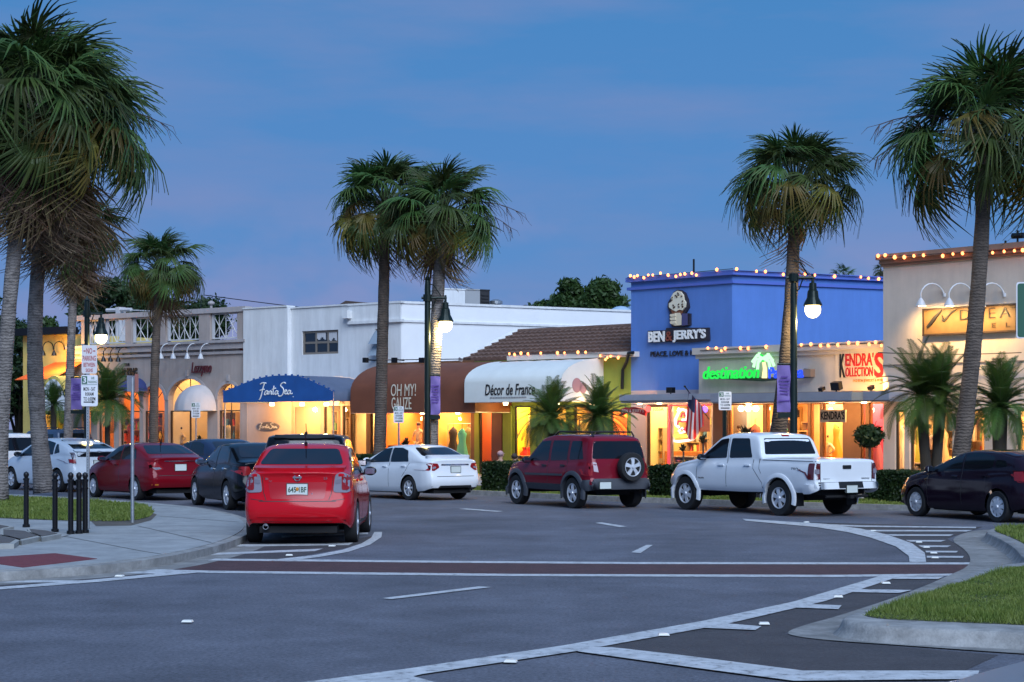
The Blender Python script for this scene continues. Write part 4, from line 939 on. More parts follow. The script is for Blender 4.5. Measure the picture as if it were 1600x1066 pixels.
# ------------------------------------------------------------------ tile-roofed shop with the white awning
f5 = Frame(fcurve(741), fcurve(986)); b5 = f5.thing('tile_roofed_shop', 'green walled shop with a brown tile roof and yellow lit windows', 'building')
L5 = f5.len; zh5 = f5.z(830, 634); ze = f5.z(860, 561)
ops = [(f5.x(748), f5.x(770), .15, zh5), (f5.x(803), f5.x(829), .45, zh5), (f5.x(856), f5.x(884), .45, zh5), (f5.x(896), f5.x(938), .45, zh5), (f5.x(953), f5.x(980), .12, f5.z(965, 640))]
mb = MB(); wall(mb, 0, L5, 0, ze, 0, .2, ops); mb.build('wall', GREENW, b5)
mb = MB(); mb.box(0, f5.x(786), -.04, .0, zh5, ze-.02); mb.build('dark_panel', mat('maroon_panel', (.10, .03, .025), .6), b5)
mb = MB(); mb.box(f5.x(771), f5.x(787), -.12, .0, 0, zh5); mb.build('door_surround', mat('maroon_panel', (.1, .03, .025)), b5)
for a, b in ((788, 801), (831, 840), (843, 852)):
    mb = MB(); mb.box(f5.x(a), f5.x(b), -.10, .0, 0, zh5); mb.build('pilaster', GREENW, b5)
for i, o in enumerate(ops): window(f5, b5, *o, .1, WOODF, .06)
room(f5, b5, .05, f5.x(785), zh5+.2, mat('rust_wall', (.62, .16, .04), .8), 120, 2.6, nl=1); room(f5, b5, f5.x(790), f5.x(845), zh5+.2, mat('yellow_lit_wall', (.85, .62, .04), .8), 300, 1.6, nl=1, col=(1, .72, .3))
room(f5, b5, f5.x(846), f5.x(944), zh5+.2, mat('gold_wall', (.7, .5, .08), .8), 260, 3, nl=2); room(f5, b5, f5.x(946), L5-.05, zh5+.2, ORGW, 190, 2.5, nl=1, col=(1, .5, .15))
picture(f5, f5.x(817, 1.5), f5.x(828, 1.5), f5.z(822, 692, 1.5), f5.z(822, 652, 1.5), 1.5, 'tall framed picture on the yellow lit wall', (.5, .6, .7), (.3, .16, .05))
c = f5.p(822, 715, .9); t = f5.thing('vase', 'red vase standing low in the yellow lit window', 'vase', None, (c.x, .9, .45))
mb = MB(); mb.lathe([(.12, .45), (.22, .7), (.24, .9), (.12, 1.05), (.16, 1.15)], 16, (c.x, .9, 0)); mb.build('vase', mat('red_glaze', (.6, .02, .015), .2), t, True)
low_display(f5, 805, 827, .5, .4, 'low plinth under the tall picture in the yellow window', 71); low_display(f5, 858, 882, .5, .9, 'plinth of goods behind the thick feathery palm', 72); low_display(f5, 898, 936, .6, .8, 'plinth of goods between the two feathery palms', 73)
picture(f5, f5.x(905, 2.0), f5.x(922, 2.0), 1.3, 2.2, 2.0, 'framed picture between the two feathery palms', (.7, .6, .2)); dress(f5, f5.x(760, 1.0), 1.0, .9, 2.0, (.45, .06, .02), 'dark red dress in the rust lit doorway')
for px in (790, 870, 925):  # added lamps, warming the shop front below the white awning
    q_ = f5.p(px, 634, -1.1); mb = MB(); mb.lathe([(.07, q_.z+.02), (.09, q_.z+.06), (.09, q_.z+.12)], 12, (q_.x, q_.y, 0)); mb.build('soffit_lamp', LAMPE, b5); point('soffit_light', (q_.x, q_.y, q_.z-.15), 14, (1, .62, .2), b5)
# hipped tile roof: eave at the facade, ridge three metres back
xg = f5.x(722); dr = 3.0; zrg = f5.z(808, 521.5, dr); xrl = f5.x(808, dr)
TILE = mat('roof_tile', (.13, .075, .055), .8, var=.3, vscale=5, bump=.3, bscale=20)
NR = 8
for k in range(NR):
    a0, a1 = k/NR, (k+1.12)/NR; mb = MB(); X0 = xg+(xrl-xg)*a0; X1 = f5.x(990, dr*a0)+.5; nx = int((X1-X0)/.085); vs = []
    for i in range(nx+1):
        x = X0+(X1-X0)*i/nx; w = .05*abs(sin(pi*i/3.0))
        for a_, lift in ((a0, 0), (a0, .11), (min(a1, 1.02), .02)): vs.append((x, dr*a_, ze+.02+(zrg-ze)*a_+lift+(w if lift else 0)))
    mb.add(vs, [(i*3+j, i*3+j+1, (i+1)*3+j+1, (i+1)*3+j) for i in range(nx) for j in range(2)]); mb.build('tile_course', TILE, b5)
mb = MB(); X1 = f5.x(990, 0)+.4; X2 = f5.x(990, dr)+.5; fr_ = [(xg, 0, ze), (X1, 0, ze), (X2, dr, zrg), (xrl, dr, zrg)]
mb.prism(fr_, [(xg, dr+.3, ze), (X1, dr+.3, ze), (X2, dr+.3, ze+.1), (xrl, dr+.3, ze+.1)]); mb.build('roof_deck', TILE, b5)
mb = MB(); mb.tube([(xg-.05, -.05, ze+.08), (xrl, dr, zrg+.1)], .11, 8); mb.build('hip_ridge', WHITE, b5); mb = MB(); mb.tube([(xrl, dr, zrg+.08), (X2, dr, zrg+.08)], .10, 8); mb.build('ridge', TILE, b5)
# white gable slope on the right and the lit eave
mb = MB(); o1 = .6; q = [f5.p(931, 553, o1), f5.p(983, 515, 3.5), f5.p(990, 515, 3.5), f5.p(990, 553, o1)]
mb.prism([tuple(p) for p in q], [(p.x, p.y+.15, p.z+.05) for p in q]); mb.build('white_roof_slope', WHITE, b5)
mb = MB(); oe = -.35; z0, z1 = f5.z(870, 561, oe), f5.z(870, 553.5, oe); mb.box(f5.x(792, oe), f5.x(990, oe), oe, .15, z0, z1); mb.build('eave', mat('white_eave', (.62, .58, .52), .7), b5)
strings(f5, 'string of warm bulbs along the eave over the white awning', [(795, 553), (860, 552), (935, 553), (988, 556)], [(796, 553), (804, 554), (814, 552), (825, 553), (845, 552), (871, 551.5), (882, 551.5), (903, 550.5), (915, 550.5)], oe-.03)
strings(f5, 'short string of warm bulbs by the black downpipe', [(935, 555), (955, 559), (968, 560)], [(938, 556), (949, 559), (954, 557), (966, 559), (946, 562)], oe-.06)
mb = MB(); mb.tube([f5.p(990, 551, -.45), f5.p(982, 552, -.45), f5.p(979, 566, -.2), f5.p(973, 578, -.1), f5.p(972, 608, -.1)], .06, 8); mb.build('downpipe', BLACK, b5)
od = -2.4
WCAN = mat('white_awning_canvas', (.66, .69, .66), .8, var=.05, vscale=1.2)
xl5, xr_5 = f5.x(725.5, od), f5.x(877, od)
t = barrel_awning(f5, 'awning', 'white barrel awning lettered Décor de France', xl5, xr_5, f5.z(800, 628, od), f5.z(860, 562.5, -.1), 2.4, WCAN, ribs=7, vfrac=.45)
f5.text('lettering', 'Décor de France', 758, 600, 836, 617.5, od-.012, BLK, t, .01, shear=.18, bold=.012)
mb = MB(); z0 = f5.z(800, 622, od)
for i in range(14): mb.box(f5.x(766, od)+i*.125, f5.x(766, od)+i*.125+.1, od-.02, od, z0, z0+.045)
mb.build('fine_print', mat('grey_print', (.3, .3, .3), .7), t)
# woman's head sketched on the end panel becomes a plain pink motif
mb = MB(); xe = xr_5+.006
for i, (yy, zz, r) in enumerate(((-1.55, .95, .26), (-1.2, .8, .2))): mb.lathe([(r, 0), (r, .01)], 16, (xe, yy, f5.z(800, 628, od)+zz*.6), Matrix.Rotation(radians(90), 3, 'Y'))
mb.build('printed_motif', mat('dusty_pink_print', (.36, .20, .22), .8), t)

# ------------------------------------------------------------------ blue ice cream parlour
f6 = Frame(fcurve(986), fcurve(1144)); b6 = f6.thing('blue_ice_cream_parlour', 'tall bright blue ice cream shop building with bulbs along its parapet', 'building')
L6 = f6.len; z6 = f6.z(1060, 436); zh6 = f6.z(1060, 632)
ops6 = [(f6.x(1009), f6.x(1044), .12, zh6), (f6.x(1047), f6.x(1112), .5, zh6)]
mb = MB(); wall(mb, 0, L6+.6, 0, zh6+.5, .0, .2, ops6); mb.build('shop_front_wall', mat('pale_shopfront', (.35, .33, .36), .7), b6)
mb = MB(); wall(mb, 0, L6, zh6+.5, z6, .0, .2); mb.build('wall', BLUE, b6)
# side wall running back to the right
H6 = z6-CH; D6 = F*H6/(HY-441); pc = fcurve(1144); pe = Vector(((1400-CX)/F*D6, D6)); fS = Frame(pc, pe)
mb = MB(); wall(mb, .0, fS.len, 3.7, z6, .0, .2)
inv = f6.M.inverted() @ fS.M
mb.v = [tuple(inv @ Vector(v)) for v in mb.v]; mb.build('wall', BLUE, b6)
for a, b, h, pr in (('a', .0, z6, .14), ('b', 0, z6-.28, .07)):
    mb = MB(); mb.box(-.14, L6+pr, -pr, .24, h, h+(.16 if a == 'a' else .10)); mb.build('cornice', mat('blue_trim', (.075, .14, .50), .7), b6)
    mb = MB(); mb.box(.0, fS.len, -pr, .24, h, h+(.16 if a == 'a' else .10)); mb.v = [tuple(inv @ Vector(v)) for v in mb.v]; mb.build('cornice', mat('blue_trim', (.075, .14, .5)), b6)
roofbox(f6, b6, 0, L6-.1, z6-.5, 12, BLUE, y0=.25)
window(f6, b6, *ops6[0], .12, WOODF, .09); window(f6, b6, *ops6[1], .1, GALV, .05)
room(f6, b6, .2, L6+.55, zh6+.3, mat('cream_yellow_wall', (.85, .68, .28), .8), 420, 3.2, nl=3, col=(1, .74, .36))
mb = MB(); mb.box(f6.x(1012, 1.4), f6.x(1110, 1.4), 1.4, 2.0, .12, 1.05); mb.build('counter', mat('orange_counter', (.75, .28, .04), .5), b6)
strings(f6, 'string of warm bulbs along the blue parlour front parapet', [(980, 434), (1020, 431), (1080, 426), (1145, 420)], [(985, 431), (991, 433), (996, 431), (1006, 434), (1013, 430), (1020, 430), (1032, 427), (1044, 430), (1056, 432), (1063, 429), (1070, 428), (1081, 427), (1088, 430), (1120, 421.5)], -.2)
strings(fS, 'string of warm bulbs along the blue parlour side parapet', [(1145, 423), (1260, 428), (1380, 435)], [(1151, 420.5), (1182, 424), (1196, 424.5), (1224, 429), (1246, 429), (1258, 428), (1273, 430), (1304, 432), (1345, 433), (1357, 435), (1373, 436)], -.18)
mb = MB(); mb.box(f6.x(1074, 1.0), f6.x(1108, 1.0), 1.0, 1.06, 1.75, 2.5); mb.build('menu_board', mat('menu_brown', (.22, .07, .03), .6), b6)
low_display(f6, 1050, 1085, .5, .45, 'low counter of goods under the neon cone', 81); shelf(f6, f6.x(1019, 1.3), f6.x(1036, 1.3), 1.3, .6, 1.9, 'rack of brown goods seen through the parlour door', 82, 3); shelf(f6, f6.x(1092, 1.8), f6.x(1106, 1.8), 1.8, .12, 2.0, 'tall rack at the right of the parlour window', 83, 4)
# cone emblem: scoop, cone and fist built as raised shapes
t = f6.thing('wall_emblem', 'big ice cream cone held in a fist on the blue front', 'emblem', None, f6.p(1060, 512, -.1))
def outline(fr, pts, off, dep, name, m, parent):
    q = [(fr.x(a, off), fr.z(a, b, off)) for a, b in pts]; mb = MB(); mb.prism([(x, off, z) for x, z in q], [(x, off+dep, z) for x, z in q]); return mb.build(name, m, parent)
outline(f6, [(1052, 457), (1058, 453), (1064, 453.5), (1070, 458), (1074, 468), (1076, 480), (1071, 489), (1078, 490), (1078, 508), (1066, 511), (1050, 511), (1046, 500), (1046, 488), (1043, 480), (1044, 472), (1048, 466)], -.10, .1, 'backing', mat('dark_backing', (.02, .018, .03), .5), t)
outline(f6, [(1049, 472), (1048, 465), (1052, 458), (1058, 454.5), (1063, 456), (1067, 461), (1068, 468), (1071, 473), (1070, 480), (1066, 485), (1061, 484), (1056, 487), (1050, 484), (1045, 480), (1045, 474)], -.17, .07, 'scoop', mat('cream_scoop', (.70, .66, .52), .5), t)
mb = MB(); rnd = random.Random(5)
for i in range(16):
    a, b = rnd.uniform(1049, 1067), rnd.uniform(458, 482); c = f6.p(a, b, -.18); mb.obox((c.x, c.y, c.z), .03, .015, .018, Matrix.Rotation(rnd.uniform(0, 3), 3, 'Y'))
mb.build('chocolate_chip', mat('chocolate', (.06, .03, .015), .5), t)
outline(f6, [(1048, 484), (1067, 484), (1064, 494), (1060, 501), (1052, 496)], -.145, .045, 'cone', mat('waffle_brown', (.20, .07, .03), .6), t)
for i, yy in enumerate((491, 496.5, 502)):
    outline(f6, [(1047, yy), (1055, yy-1), (1056, yy+3.6), (1048, yy+4.4), (1046.3, yy+2)], -.19, .05, 'finger', mat('pale_hand', (.68, .60, .44), .5), t)
outline(f6, [(1054, 489), (1062, 489), (1065, 495), (1064, 508), (1055, 509), (1049, 507), (1050, 504), (1056, 502)], -.165, .05, 'hand', mat('pale_hand', (.68, .6, .44)), t)
outline(f6, [(1065, 490), (1073, 490), (1073, 508), (1065, 509)], -.16, .05, 'cuff', mat('navy_cuff', (.06, .06, .16), .6), t)
t = f6.thing('shop_sign', 'white block letters Ben & Jerry\'s with dark backing on the blue front', 'sign', None, f6.p(1060, 536, -.1))
outline(f6, [(1012, 517), (1040, 516), (1041, 512.5), (1107, 512), (1108, 532), (1075, 535.5), (1046, 534.5), (1013, 535.5)], -.09, .09, 'backing', mat('dark_backing', (.02, .018, .03)), t)
f6.text('lettering', 'BEN', 1014, 518, 1039, 534.5, -.10, LETW, t, .05, bold=.03); f6.text('lettering', '&', 1041, 518, 1050.5, 533, -.10, mat('brown_letter', (.22, .05, .03), .5), t, .05)
f6.text('lettering', "JERRY'S", 1052, 515, 1103, 534, -.10, LETW, t, .05, bold=.03)
t = f6.thing('shop_sign', 'small dark wall lettering Peace, Love & Ice Cream', 'sign', None, f6.p(1060, 557, -.1))
f6.text('lettering', 'PEACE, LOVE & ICE CREAM', 1017, 547.5, 1124, 557, -.02, BLK, t, .03, bold=.01)
# canopy slab
oc = -2.0
zc0, zc1, zc2 = f6.z(1060, 629, oc), f6.z(1060, 625, oc), f6.z(1060, 617, oc)
mb = MB(); xa, xb = f6.x(970, oc), f6.x(1140, oc); mb.box(xa, xb, oc, .0, zc0, zc2); mb.box(xa, xb, oc-.08, oc, zc1, zc2+.03); mb.build('canopy', GREYF, b6)
for px in (1000, 1030, 1080):
    c = f6.p(px, 632, -1.0); mb = MB(); mb.lathe([(.08, zc0-.03), (.09, zc0)], 12, (c.x, -1.0, 0)); mb.build('soffit_lamp', LAMPE, b6); point('soffit_light', (c.x, -1.0, zc0-.2), 26, (1, .48, .20), b6)
NEONR = emitmat('neon_red', (1, .05, .07), .9); NEONW = emitmat('neon_pink_white', (1, .50, .45), 1.6); NEONY = emitmat('neon_yellow', (1, .70, .08), 1.2); NEONB = emitmat('neon_violet', (.22, .10, 1), 1.8)
t = f6.thing('neon_border', 'red neon tube framing the parlour window', 'neon sign', None, f6.p(1046, 700, -.05))
mb = MB(); mb.tube([f6.p(1046, 726, -.05), f6.p(1046, 634, -.05), f6.p(1110, 633, -.05)], .022, 6); mb.tube([f6.p(1043.2, 726, -.05), f6.p(1043.2, 633, -.05)], .014, 6); mb.build('tube', NEONR, t)
t = f6.thing('neon_sign', 'glowing neon ice cream cone in the parlour window', 'neon sign', None, f6.p(1067, 690, .3))
def tubepx(fr, pts, off, r, name, m, parent):
    mb = MB(); mb.tube([fr.p(a, b, off) for a, b in pts], r, 6); return mb.build(name, m, parent, True)
tubepx(f6, [(1061, 668), (1056, 664), (1055, 656), (1058, 650), (1061, 643), (1066, 639.5), (1072, 642), (1074, 650), (1072, 656), (1066, 656)], .3, .05, 'tube', NEONW, t)
tubepx(f6, [(1058, 665), (1060, 658), (1066, 659), (1072, 658), (1074, 664), (1070, 672), (1062, 670)], .3, .035, 'tube', NEONR, t); tubepx(f6, [(1064, 652), (1066, 646), (1069, 646), (1070, 651)], .3, .03, 'tube', NEONR, t)
tubepx(f6, [(1050, 677), (1052, 689), (1060, 690), (1076, 688), (1083, 686), (1084, 676), (1080, 674)], .3, .05, 'tube', NEONW, t)
tubepx(f6, [(1054, 682), (1062, 680), (1070, 682), (1078, 680)], .28, .06, 'tube', NEONY, t); tubepx(f6, [(1060, 674), (1066, 669), (1070, 675), (1062, 677)], .3, .04, 'tube', NEONW, t)
t = f6.thing('neon_sign', 'small violet light under the canopy behind the flag', 'neon sign', None, f6.p(1101, 640, .2)); c = f6.p(1101, 640, .2)
mb = MB(); mb.ball(tuple(c), .11, .11, .11, 10, 6); mb.tube([(c.x, c.y, c.z), (c.x, c.y, zh6)], .012, 6); mb.build('globe', NEONB, t, True)
t = f6.thing('shop_sign', 'red arched hanging sign lettered Ben & Jerry\'s under the canopy', 'sign', None, f6.p(988, 645, -1.2)); o_ = -1.2
arc = [(968, 640.5), (978, 636.5), (990, 636), (1002, 638), (1010, 642)]
outline(f6, arc+[(1008, 650), (998, 646), (988, 645), (978, 646.5), (970, 650)], o_, .06, 'board', mat('sign_red', (.42, .02, .03), .5), t)
f6.text('lettering', "BEN & JERRY'S", 972, 639.5, 1006, 646, o_-.005, LETW, t, .012)
mb = MB(); c = f6.p(1013, 639, o_); mb.ball(tuple(c), .11, .11, .11, 10, 6); mb.build('ornament', emitmat('red_lamp', (1, .06, .05), 2.0), t, True)
mb = MB()
for px in (976, 1003): c = f6.p(px, 638, o_); mb.tube([(c.x, o_+.03, c.z), (c.x, o_+.03, zc0)], .012, 6)
mb.build('hanger', BLACK, t)
f6.text('lettering', '1055A', 1021, 637, 1037, 642, -.02, BLK, b6, .01)
t = f6.thing('floodlight', 'small black floodlight on the canopy under the blue wall', 'floodlight', 'black floodlights standing on the canopies', f6.p(1048, 616, -1.0)); c = f6.p(1048, 610, -1.0)
mb = MB(); mb.box(c.x-.12, c.x+.12, -1.1, -.9, c.z-.09, c.z+.1); mb.tube([(c.x, -1, zc2+.03), (c.x, -1, c.z)], .025, 6); mb.build('lamp_head', BLACK, t)
mb = MB(); mb.tube([f6.p(1084, 436, 1), f6.p(1084, 405, 1)], .035, 6); mb.build('aerial', BLACK, b6)

# ------------------------------------------------------------------ cream single-storey block: two shops
f7 = Frame(fcurve(1092, 1.0), fcurve(1386, 1.0)).start(1092); b7 = f7.thing('cream_twin_shop', 'low cream shop block with a glowing green and blue neon name', 'building')
L7 = f7.x(1396); z7 = f7.z(1240, 549); zh7 = f7.z(1240, 630)
ops7 = [(f7.x(1138), f7.x(1192), .5, zh7), (f7.x(1197), f7.x(1262), .5, zh7), (f7.x(1266), f7.x(1281), .5, zh7), (f7.x(1285), f7.x(1317), .12, zh7), (f7.x(1345), f7.x(1352), .12, zh7), (f7.x(1358), f7.x(1392), .5, zh7)]
mb = MB(); wall(mb, f7.x(1114), L7, 0, zh7+.35, 0, .2, ops7); mb.build('shop_front_wall', mat('dark_shopfront', (.17, .10, .06), .6, var=.1), b7)
mb = MB(); wall(mb, 0, L7, zh7+.35, z7, 0, .2); mb.build('wall', CREAM, b7)
mb = MB(); mb.box(-.15, L7, -.18, .24, z7, z7+.22); mb.box(-.08, L7, -.08, .24, z7-.14, z7); mb.build('cornice', mat('cream_trim', (.52, .47, .42), .7), b7)
roofbox(f7, b7, 0, L7, z7-.2, 9, CREAM, zh7+.35)
for i, o in enumerate(ops7): window(f7, b7, *o, .1, mat('orange_wood_frame', (.30, .12, .04), .5), .05)
room(f7, b7, f7.x(1116), f7.x(1264), zh7+.25, mat('amber_wall', (.80, .46, .14), .8), 420, 3.4, nl=3); room(f7, b7, f7.x(1265), f7.x(1340), zh7+.25, WARMW, 250, 3.0, nl=2); room(f7, b7, f7.x(1343), L7-.04, zh7+.25, PINKW, 110, 2.2, nl=1, col=(1, .6, .4))
mb = MB()
for px in (1158, 1169, 1181, 1199): c = f7.p(px, 638.5, .6); mb.ball(tuple(c), .10, .10, .10, 10, 6)
mb.build('window_spotlight', emitmat('hot_spot_lamp', (1, .75, .38), 12), b7, True)
mannequin(f7, f7.x(1155, .9), .9, .5, 1.45, (.80, .74, .66), (.35, .28, .2), 'mannequin in a white top by the potted spiky plant')
dress(f7, f7.x(1180, 1.3), 1.3, .8, 2.0, (.35, .10, .05), 'brown patterned dress in the amber lit window'); dress(f7, f7.x(1170, 2.0), 2.0, .9, 2.1, (.75, .62, .3), 'yellow dress at the back of the amber lit window')
dress(f7, f7.x(1270, .8), .8, .7, 1.9, (.6, .08, .05), 'red top beside the street lamp post in the window'); dress(f7, f7.x(1275.5, 1.2), 1.2, .7, 1.9, (.75, .72, .68), 'white blouse beside the dark hanging sign')
mannequin(f7, f7.x(1291, 1.0), 1.0, .15, 1.5, (.7, .66, .55), (.6, .25, .05), 'small mannequin in a pale top in the doorway under the dark sign')
dress(f7, f7.x(1303, 1.4), 1.4, .9, 2.0, (.75, .32, .04), 'orange top hanging in the doorway under the dark sign')
shelf(f7, f7.x(1218, 2.3), f7.x(1240, 2.3), 2.3, .12, 2.2, 'shelf of goods behind the leaning trunk in the amber shop', 21); shelf(f7, f7.x(1246, 2.4), f7.x(1262, 2.4), 2.4, .12, 1.8, 'low shelf of goods right of the lamp post in the amber shop', 22)
low_display(f7, 1140, 1190, .45, .4, 'low plinth of goods along the amber lit window', 91); low_display(f7, 1200, 1260, .5, .55, 'low plinth of goods behind the lamp post in the amber shop', 92); picture(f7, f7.x(1166, 1.7), f7.x(1182, 1.7), 1.5, 2.2, 1.7, 'poster at the back of the amber lit window', (.8, .7, .4)); dress(f7, f7.x(1222, 1.0), 1.0, 1.0, 2.0, (.08, .35, .22), 'small green top right of the leaning trunk'); dress(f7, f7.x(1210, .9), .9, 1.0, 2.1, (.85, .75, .6), 'cream dress just right of the leaning trunk'); dress(f7, f7.x(1368, .8), .8, .6, 1.9, (.8, .35, .4), 'pale pink dress in the pink lit window')
# neon name
o_ = -.18
NG = emitmat('neon_green', (.03, 1, .12), .42); NB = emitmat('neon_blue', (.03, .09, 1), .6); NGW = emitmat('neon_white_green', (.45, 1, .5), .75); NYW = emitmat('neon_trunk', (1, .80, .40), .7)
t = f7.thing('neon_sign', 'green and blue neon name with a palm tree between the words', 'neon sign', None, f7.p(1180, 593, o_))
f7.text('lettering', 'destination', 1099.5, 572, 1187, 592, o_-.08, NG, t, .06, shear=.2, bold=.012)
f7.text('lettering', 'Panama', 1202, 573, 1256, 591, o_-.08, NB, t, .06, bold=.02)
outline(f7, [(1098, 584), (1100, 591), (1190, 596), (1264, 590), (1267, 577), (1256, 576), (1256, 588), (1190, 590)], o_, .08, 'sign_case', mat('sign_case_dark', (.03, .05, .035), .5), t)
mb = MB(); x0, x1 = f7.x(1256.5, o_), f7.x(1268, o_); mb.box(x0, x1, o_-.06, 0, f7.z(1262, 589, o_), f7.z(1262, 577, o_)); mb.build('sign_end', mat('tan_case', (.35, .22, .14), .5), t)
outline(f7, [(1190, 591), (1192, 577), (1191, 566), (1194, 565), (1196.5, 576), (1197, 591)], o_-.08, .06, 'trunk', NYW, t)
hub = (1192.5, 560)
for dx, dy, bx, by in ((-17, 6, -9, -5), (-15, 14, -12, 2), (-9, 18, -8, 6), (15, 4, 8, -6), (17, 12, 12, 0), (11, 17, 9, 5), (-6, -9, -6, -3), (8, -8, 7, -3)):
    tubepx(f7, [hub, (hub[0]+bx, hub[1]+by), (hub[0]+dx, hub[1]+dy)], o_-.1, .05, 'frond', NGW, t)
outline(f7, [(1184, 560), (1188, 553), (1193, 556), (1199, 552), (1203, 559), (1197, 563), (1192, 566), (1187, 564)], o_-.12, .05, 'crown', NG, t)
# red wall sign on its lit stretch of wall
t = f7.thing('shop_sign', 'red and black wall lettering Kendra\'s Collection on a lit panel', 'sign', None, f7.p(1345, 590, -.05))
mb = MB(); mb.box(f7.x(1306), L7-.02, -.03, 0, f7.z(1340, 610), f7.z(1340, 552)); mb.build('panel', mat('lit_wall_patch', (.60, .52, .40), .7), t)  # paler slab: the brighter light on this wall is put into its colour
f7.text('lettering', 'K', 1312.5, 551, 1321, 590, -.035, BLK, t, .03, bold=.02); f7.text('lettering', "ENDRA'", 1321.5, 551.5, 1365, 572, -.035, mat('bright_red_letter', (.50, .015, .02), .5), t, .03, bold=.015)
f7.text('lettering', 'OLLECTION', 1321.5, 574, 1364, 588.5, -.035, mat('bright_red_letter', (.5, .015, .02)), t, .03, bold=.01); f7.text('lettering', 'S', 1366.5, 551, 1381, 590, -.035, mat('bright_red_letter', (.5, .015, .02)), t, .03, bold=.02)
f7.text('lettering', 'FASHION JEWELRY & MORE', 1333, 592.5, 1381, 598, -.035, mat('orange_letter', (.6, .25, .05), .5), t, .015)
spot('sign_floodlight', f7.p(1332, 612, -1.4), f7.p(1345, 585, 0), 95, (1, .55, .18), b7, 85); spot('sign_floodlight', f7.p(1372, 612, -1.4), f7.p(1375, 585, 0), 95, (1, .55, .18), b7, 85)
strings(f7, 'string of warm bulbs along the left half of the cream parapet', [(1094, 548), (1150, 545), (1200, 543)], [(1106, 544), (1119, 544), (1127, 548), (1133, 544.5), (1157, 544), (1169, 544.5), (1197, 542)], -.2)
strings(f7, 'string of warm bulbs along the right half of the cream parapet', [(1245, 541), (1320, 538), (1384, 536)], [(1252, 539), (1267, 538), (1282, 540), (1294, 540), (1309, 539), (1326, 536), (1340, 536.5), (1358, 538), (1368, 535), (1377, 540)], -.2)
oc = -2.0
zc0, zc1, zc2 = f7.z(1240, 629, oc), f7.z(1240, 627, oc), f7.z(1240, 615, oc)
mb = MB(); xa, xb = f7.x(1112, oc), f7.x(1391, oc); mb.box(xa, xb, oc, 0, zc0, zc2); mb.box(xa, f7.x(1332, oc), oc-.08, oc, zc1, zc2+.03); mb.box(f7.x(1351, oc), xb, oc-.08, oc, zc1, zc2+.03); mb.build('canopy', GREYF, b7)
mb = MB(); mb.box(f7.x(1332.3, oc), f7.x(1350.7, oc), oc-.06, oc, zc1, zc2+.02); mb.build('canopy_panel', CREAM, b7)
for px in (1170, 1235, 1300, 1350):
    c = f7.p(px, 632, -1.0); mb = MB(); mb.lathe([(.08, zc0-.03), (.09, zc0)], 12, (c.x, -1, 0)); mb.build('soffit_lamp', LAMPE, b7); point('soffit_light', (c.x, -1.0, zc0-.2), 34, (1, .45, .14), b7)
t = f7.thing('shop_sign', 'dark lettered hanging board Kendra\'s under the grey canopy', 'sign', None, f7.p(1300, 658, -1.1)); o_ = -1.1
outline(f7, [(1281, 640.5), (1321, 640.5), (1321, 660), (1281, 660)], o_, .05, 'board', mat('cream_board', (.58, .50, .38), .6), t)
f7.text('lettering', "KENDRA'S", 1282.5, 642.5, 1319.5, 656, o_-.004, BLK, t, .008, bold=.03); mb = MB(); mb.box(f7.x(1295, o_), f7.x(1313, o_), o_-.012, o_-.001, f7.z(1300, 659, o_), f7.z(1300, 657.8, o_)); mb.build('underline', BLK, t)
mb = MB()
for px in (1285, 1317): c = f7.p(px, 640, o_); mb.tube([(c.x, o_+.02, c.z), (c.x, o_+.02, zc0)], .012, 6)
mb.build('hanger', BLACK, t)
t = f7.thing('shop_sign', 'small dark hanging board just right of the lamp post', 'sign', None, f7.p(1245, 645, -1.2)); outline(f7, [(1212, 642), (1248, 641), (1248, 652), (1212, 653)], -1.2, .05, 'board', BLK, t)
mb = MB()
for px in (1216, 1245): c = f7.p(px, 642, -1.2); mb.tube([(c.x, -1.17, c.z), (c.x, -1.17, zc0)], .012, 6)
mb.build('hanger', BLACK, t)
for px, py, lab in ((1307, 603, 'black floodlight on the canopy below the lit red sign'), (1284, 608, 'thin black bracket light on the canopy left of the floodlight'), (1361, 606, 'pale floodlight on the canopy near the tan wall')):
    t = f7.thing('floodlight', lab, 'floodlight', 'black floodlights standing on the canopies', f7.p(px, 615, -1.0)); c = f7.p(px, py, -1.0); s_ = .8 if px == 1307 else .35
    mb = MB(); mb.obox((c.x, -1, c.z), .19*s_, .10, .15*s_, Matrix.Rotation(.3, 3, 'X')); mb.tube([(c.x, -1, zc2), (c.x, -1, c.z)], .03, 6); mb.build('lamp_head', BLACK, t)
# hanging flag on a slanted pole
t = f6.thing('flag', 'american flag hanging limp from a slanted pole under the canopy', 'flag', None, f6.p(1072, 607, -2.3))
pA, pB = f6.p(1070, 604, -2.4), f6.p(1098, 644, -1.0)
mb = MB(); mb.tube([pA, f6.p(1108, 655, -.1)], .02, 8); mb.ball(tuple(pA), .04); mb.build('pole', BLACK, t)
mb = MB(); NU, NV = 18, 14; vs = []
for i in range(NU+1):
    for j in range(NV+1):
        u, v = i/NU, j/NV
        topx = 1076+22*u; topy = 611+25*u
        botx = 1070+31*u; boty = 674+17*sin(pi*min(1, u*1.25))-8*u
        px = topx*(1-v)+botx*v + 1.2*sin(u*9+v*2)*v; py = topy*(1-v)+boty*v; vs.append(tuple(f6.p(px, py, -2.1+.14*sin(u*11+v)*(.3+v))))
for i in range(NU):
    for j in range(NV):
        mb.cur = 2 if (j < 5 and i < 9) else ((i//2) % 2)
        mb.add([], [])
        mb.f.append((i*(NV+1)+j, (i+1)*(NV+1)+j, (i+1)*(NV+1)+j+1, i*(NV+1)+j+1)); mb.mi.append(mb.cur)
mb.v = vs; mb.build('cloth', [mat('flag_red', (.55, .02, .03), .8), mat('flag_white', (.75, .62, .60), .8), mat('flag_blue', (.02, .025, .08), .8)], t, True)

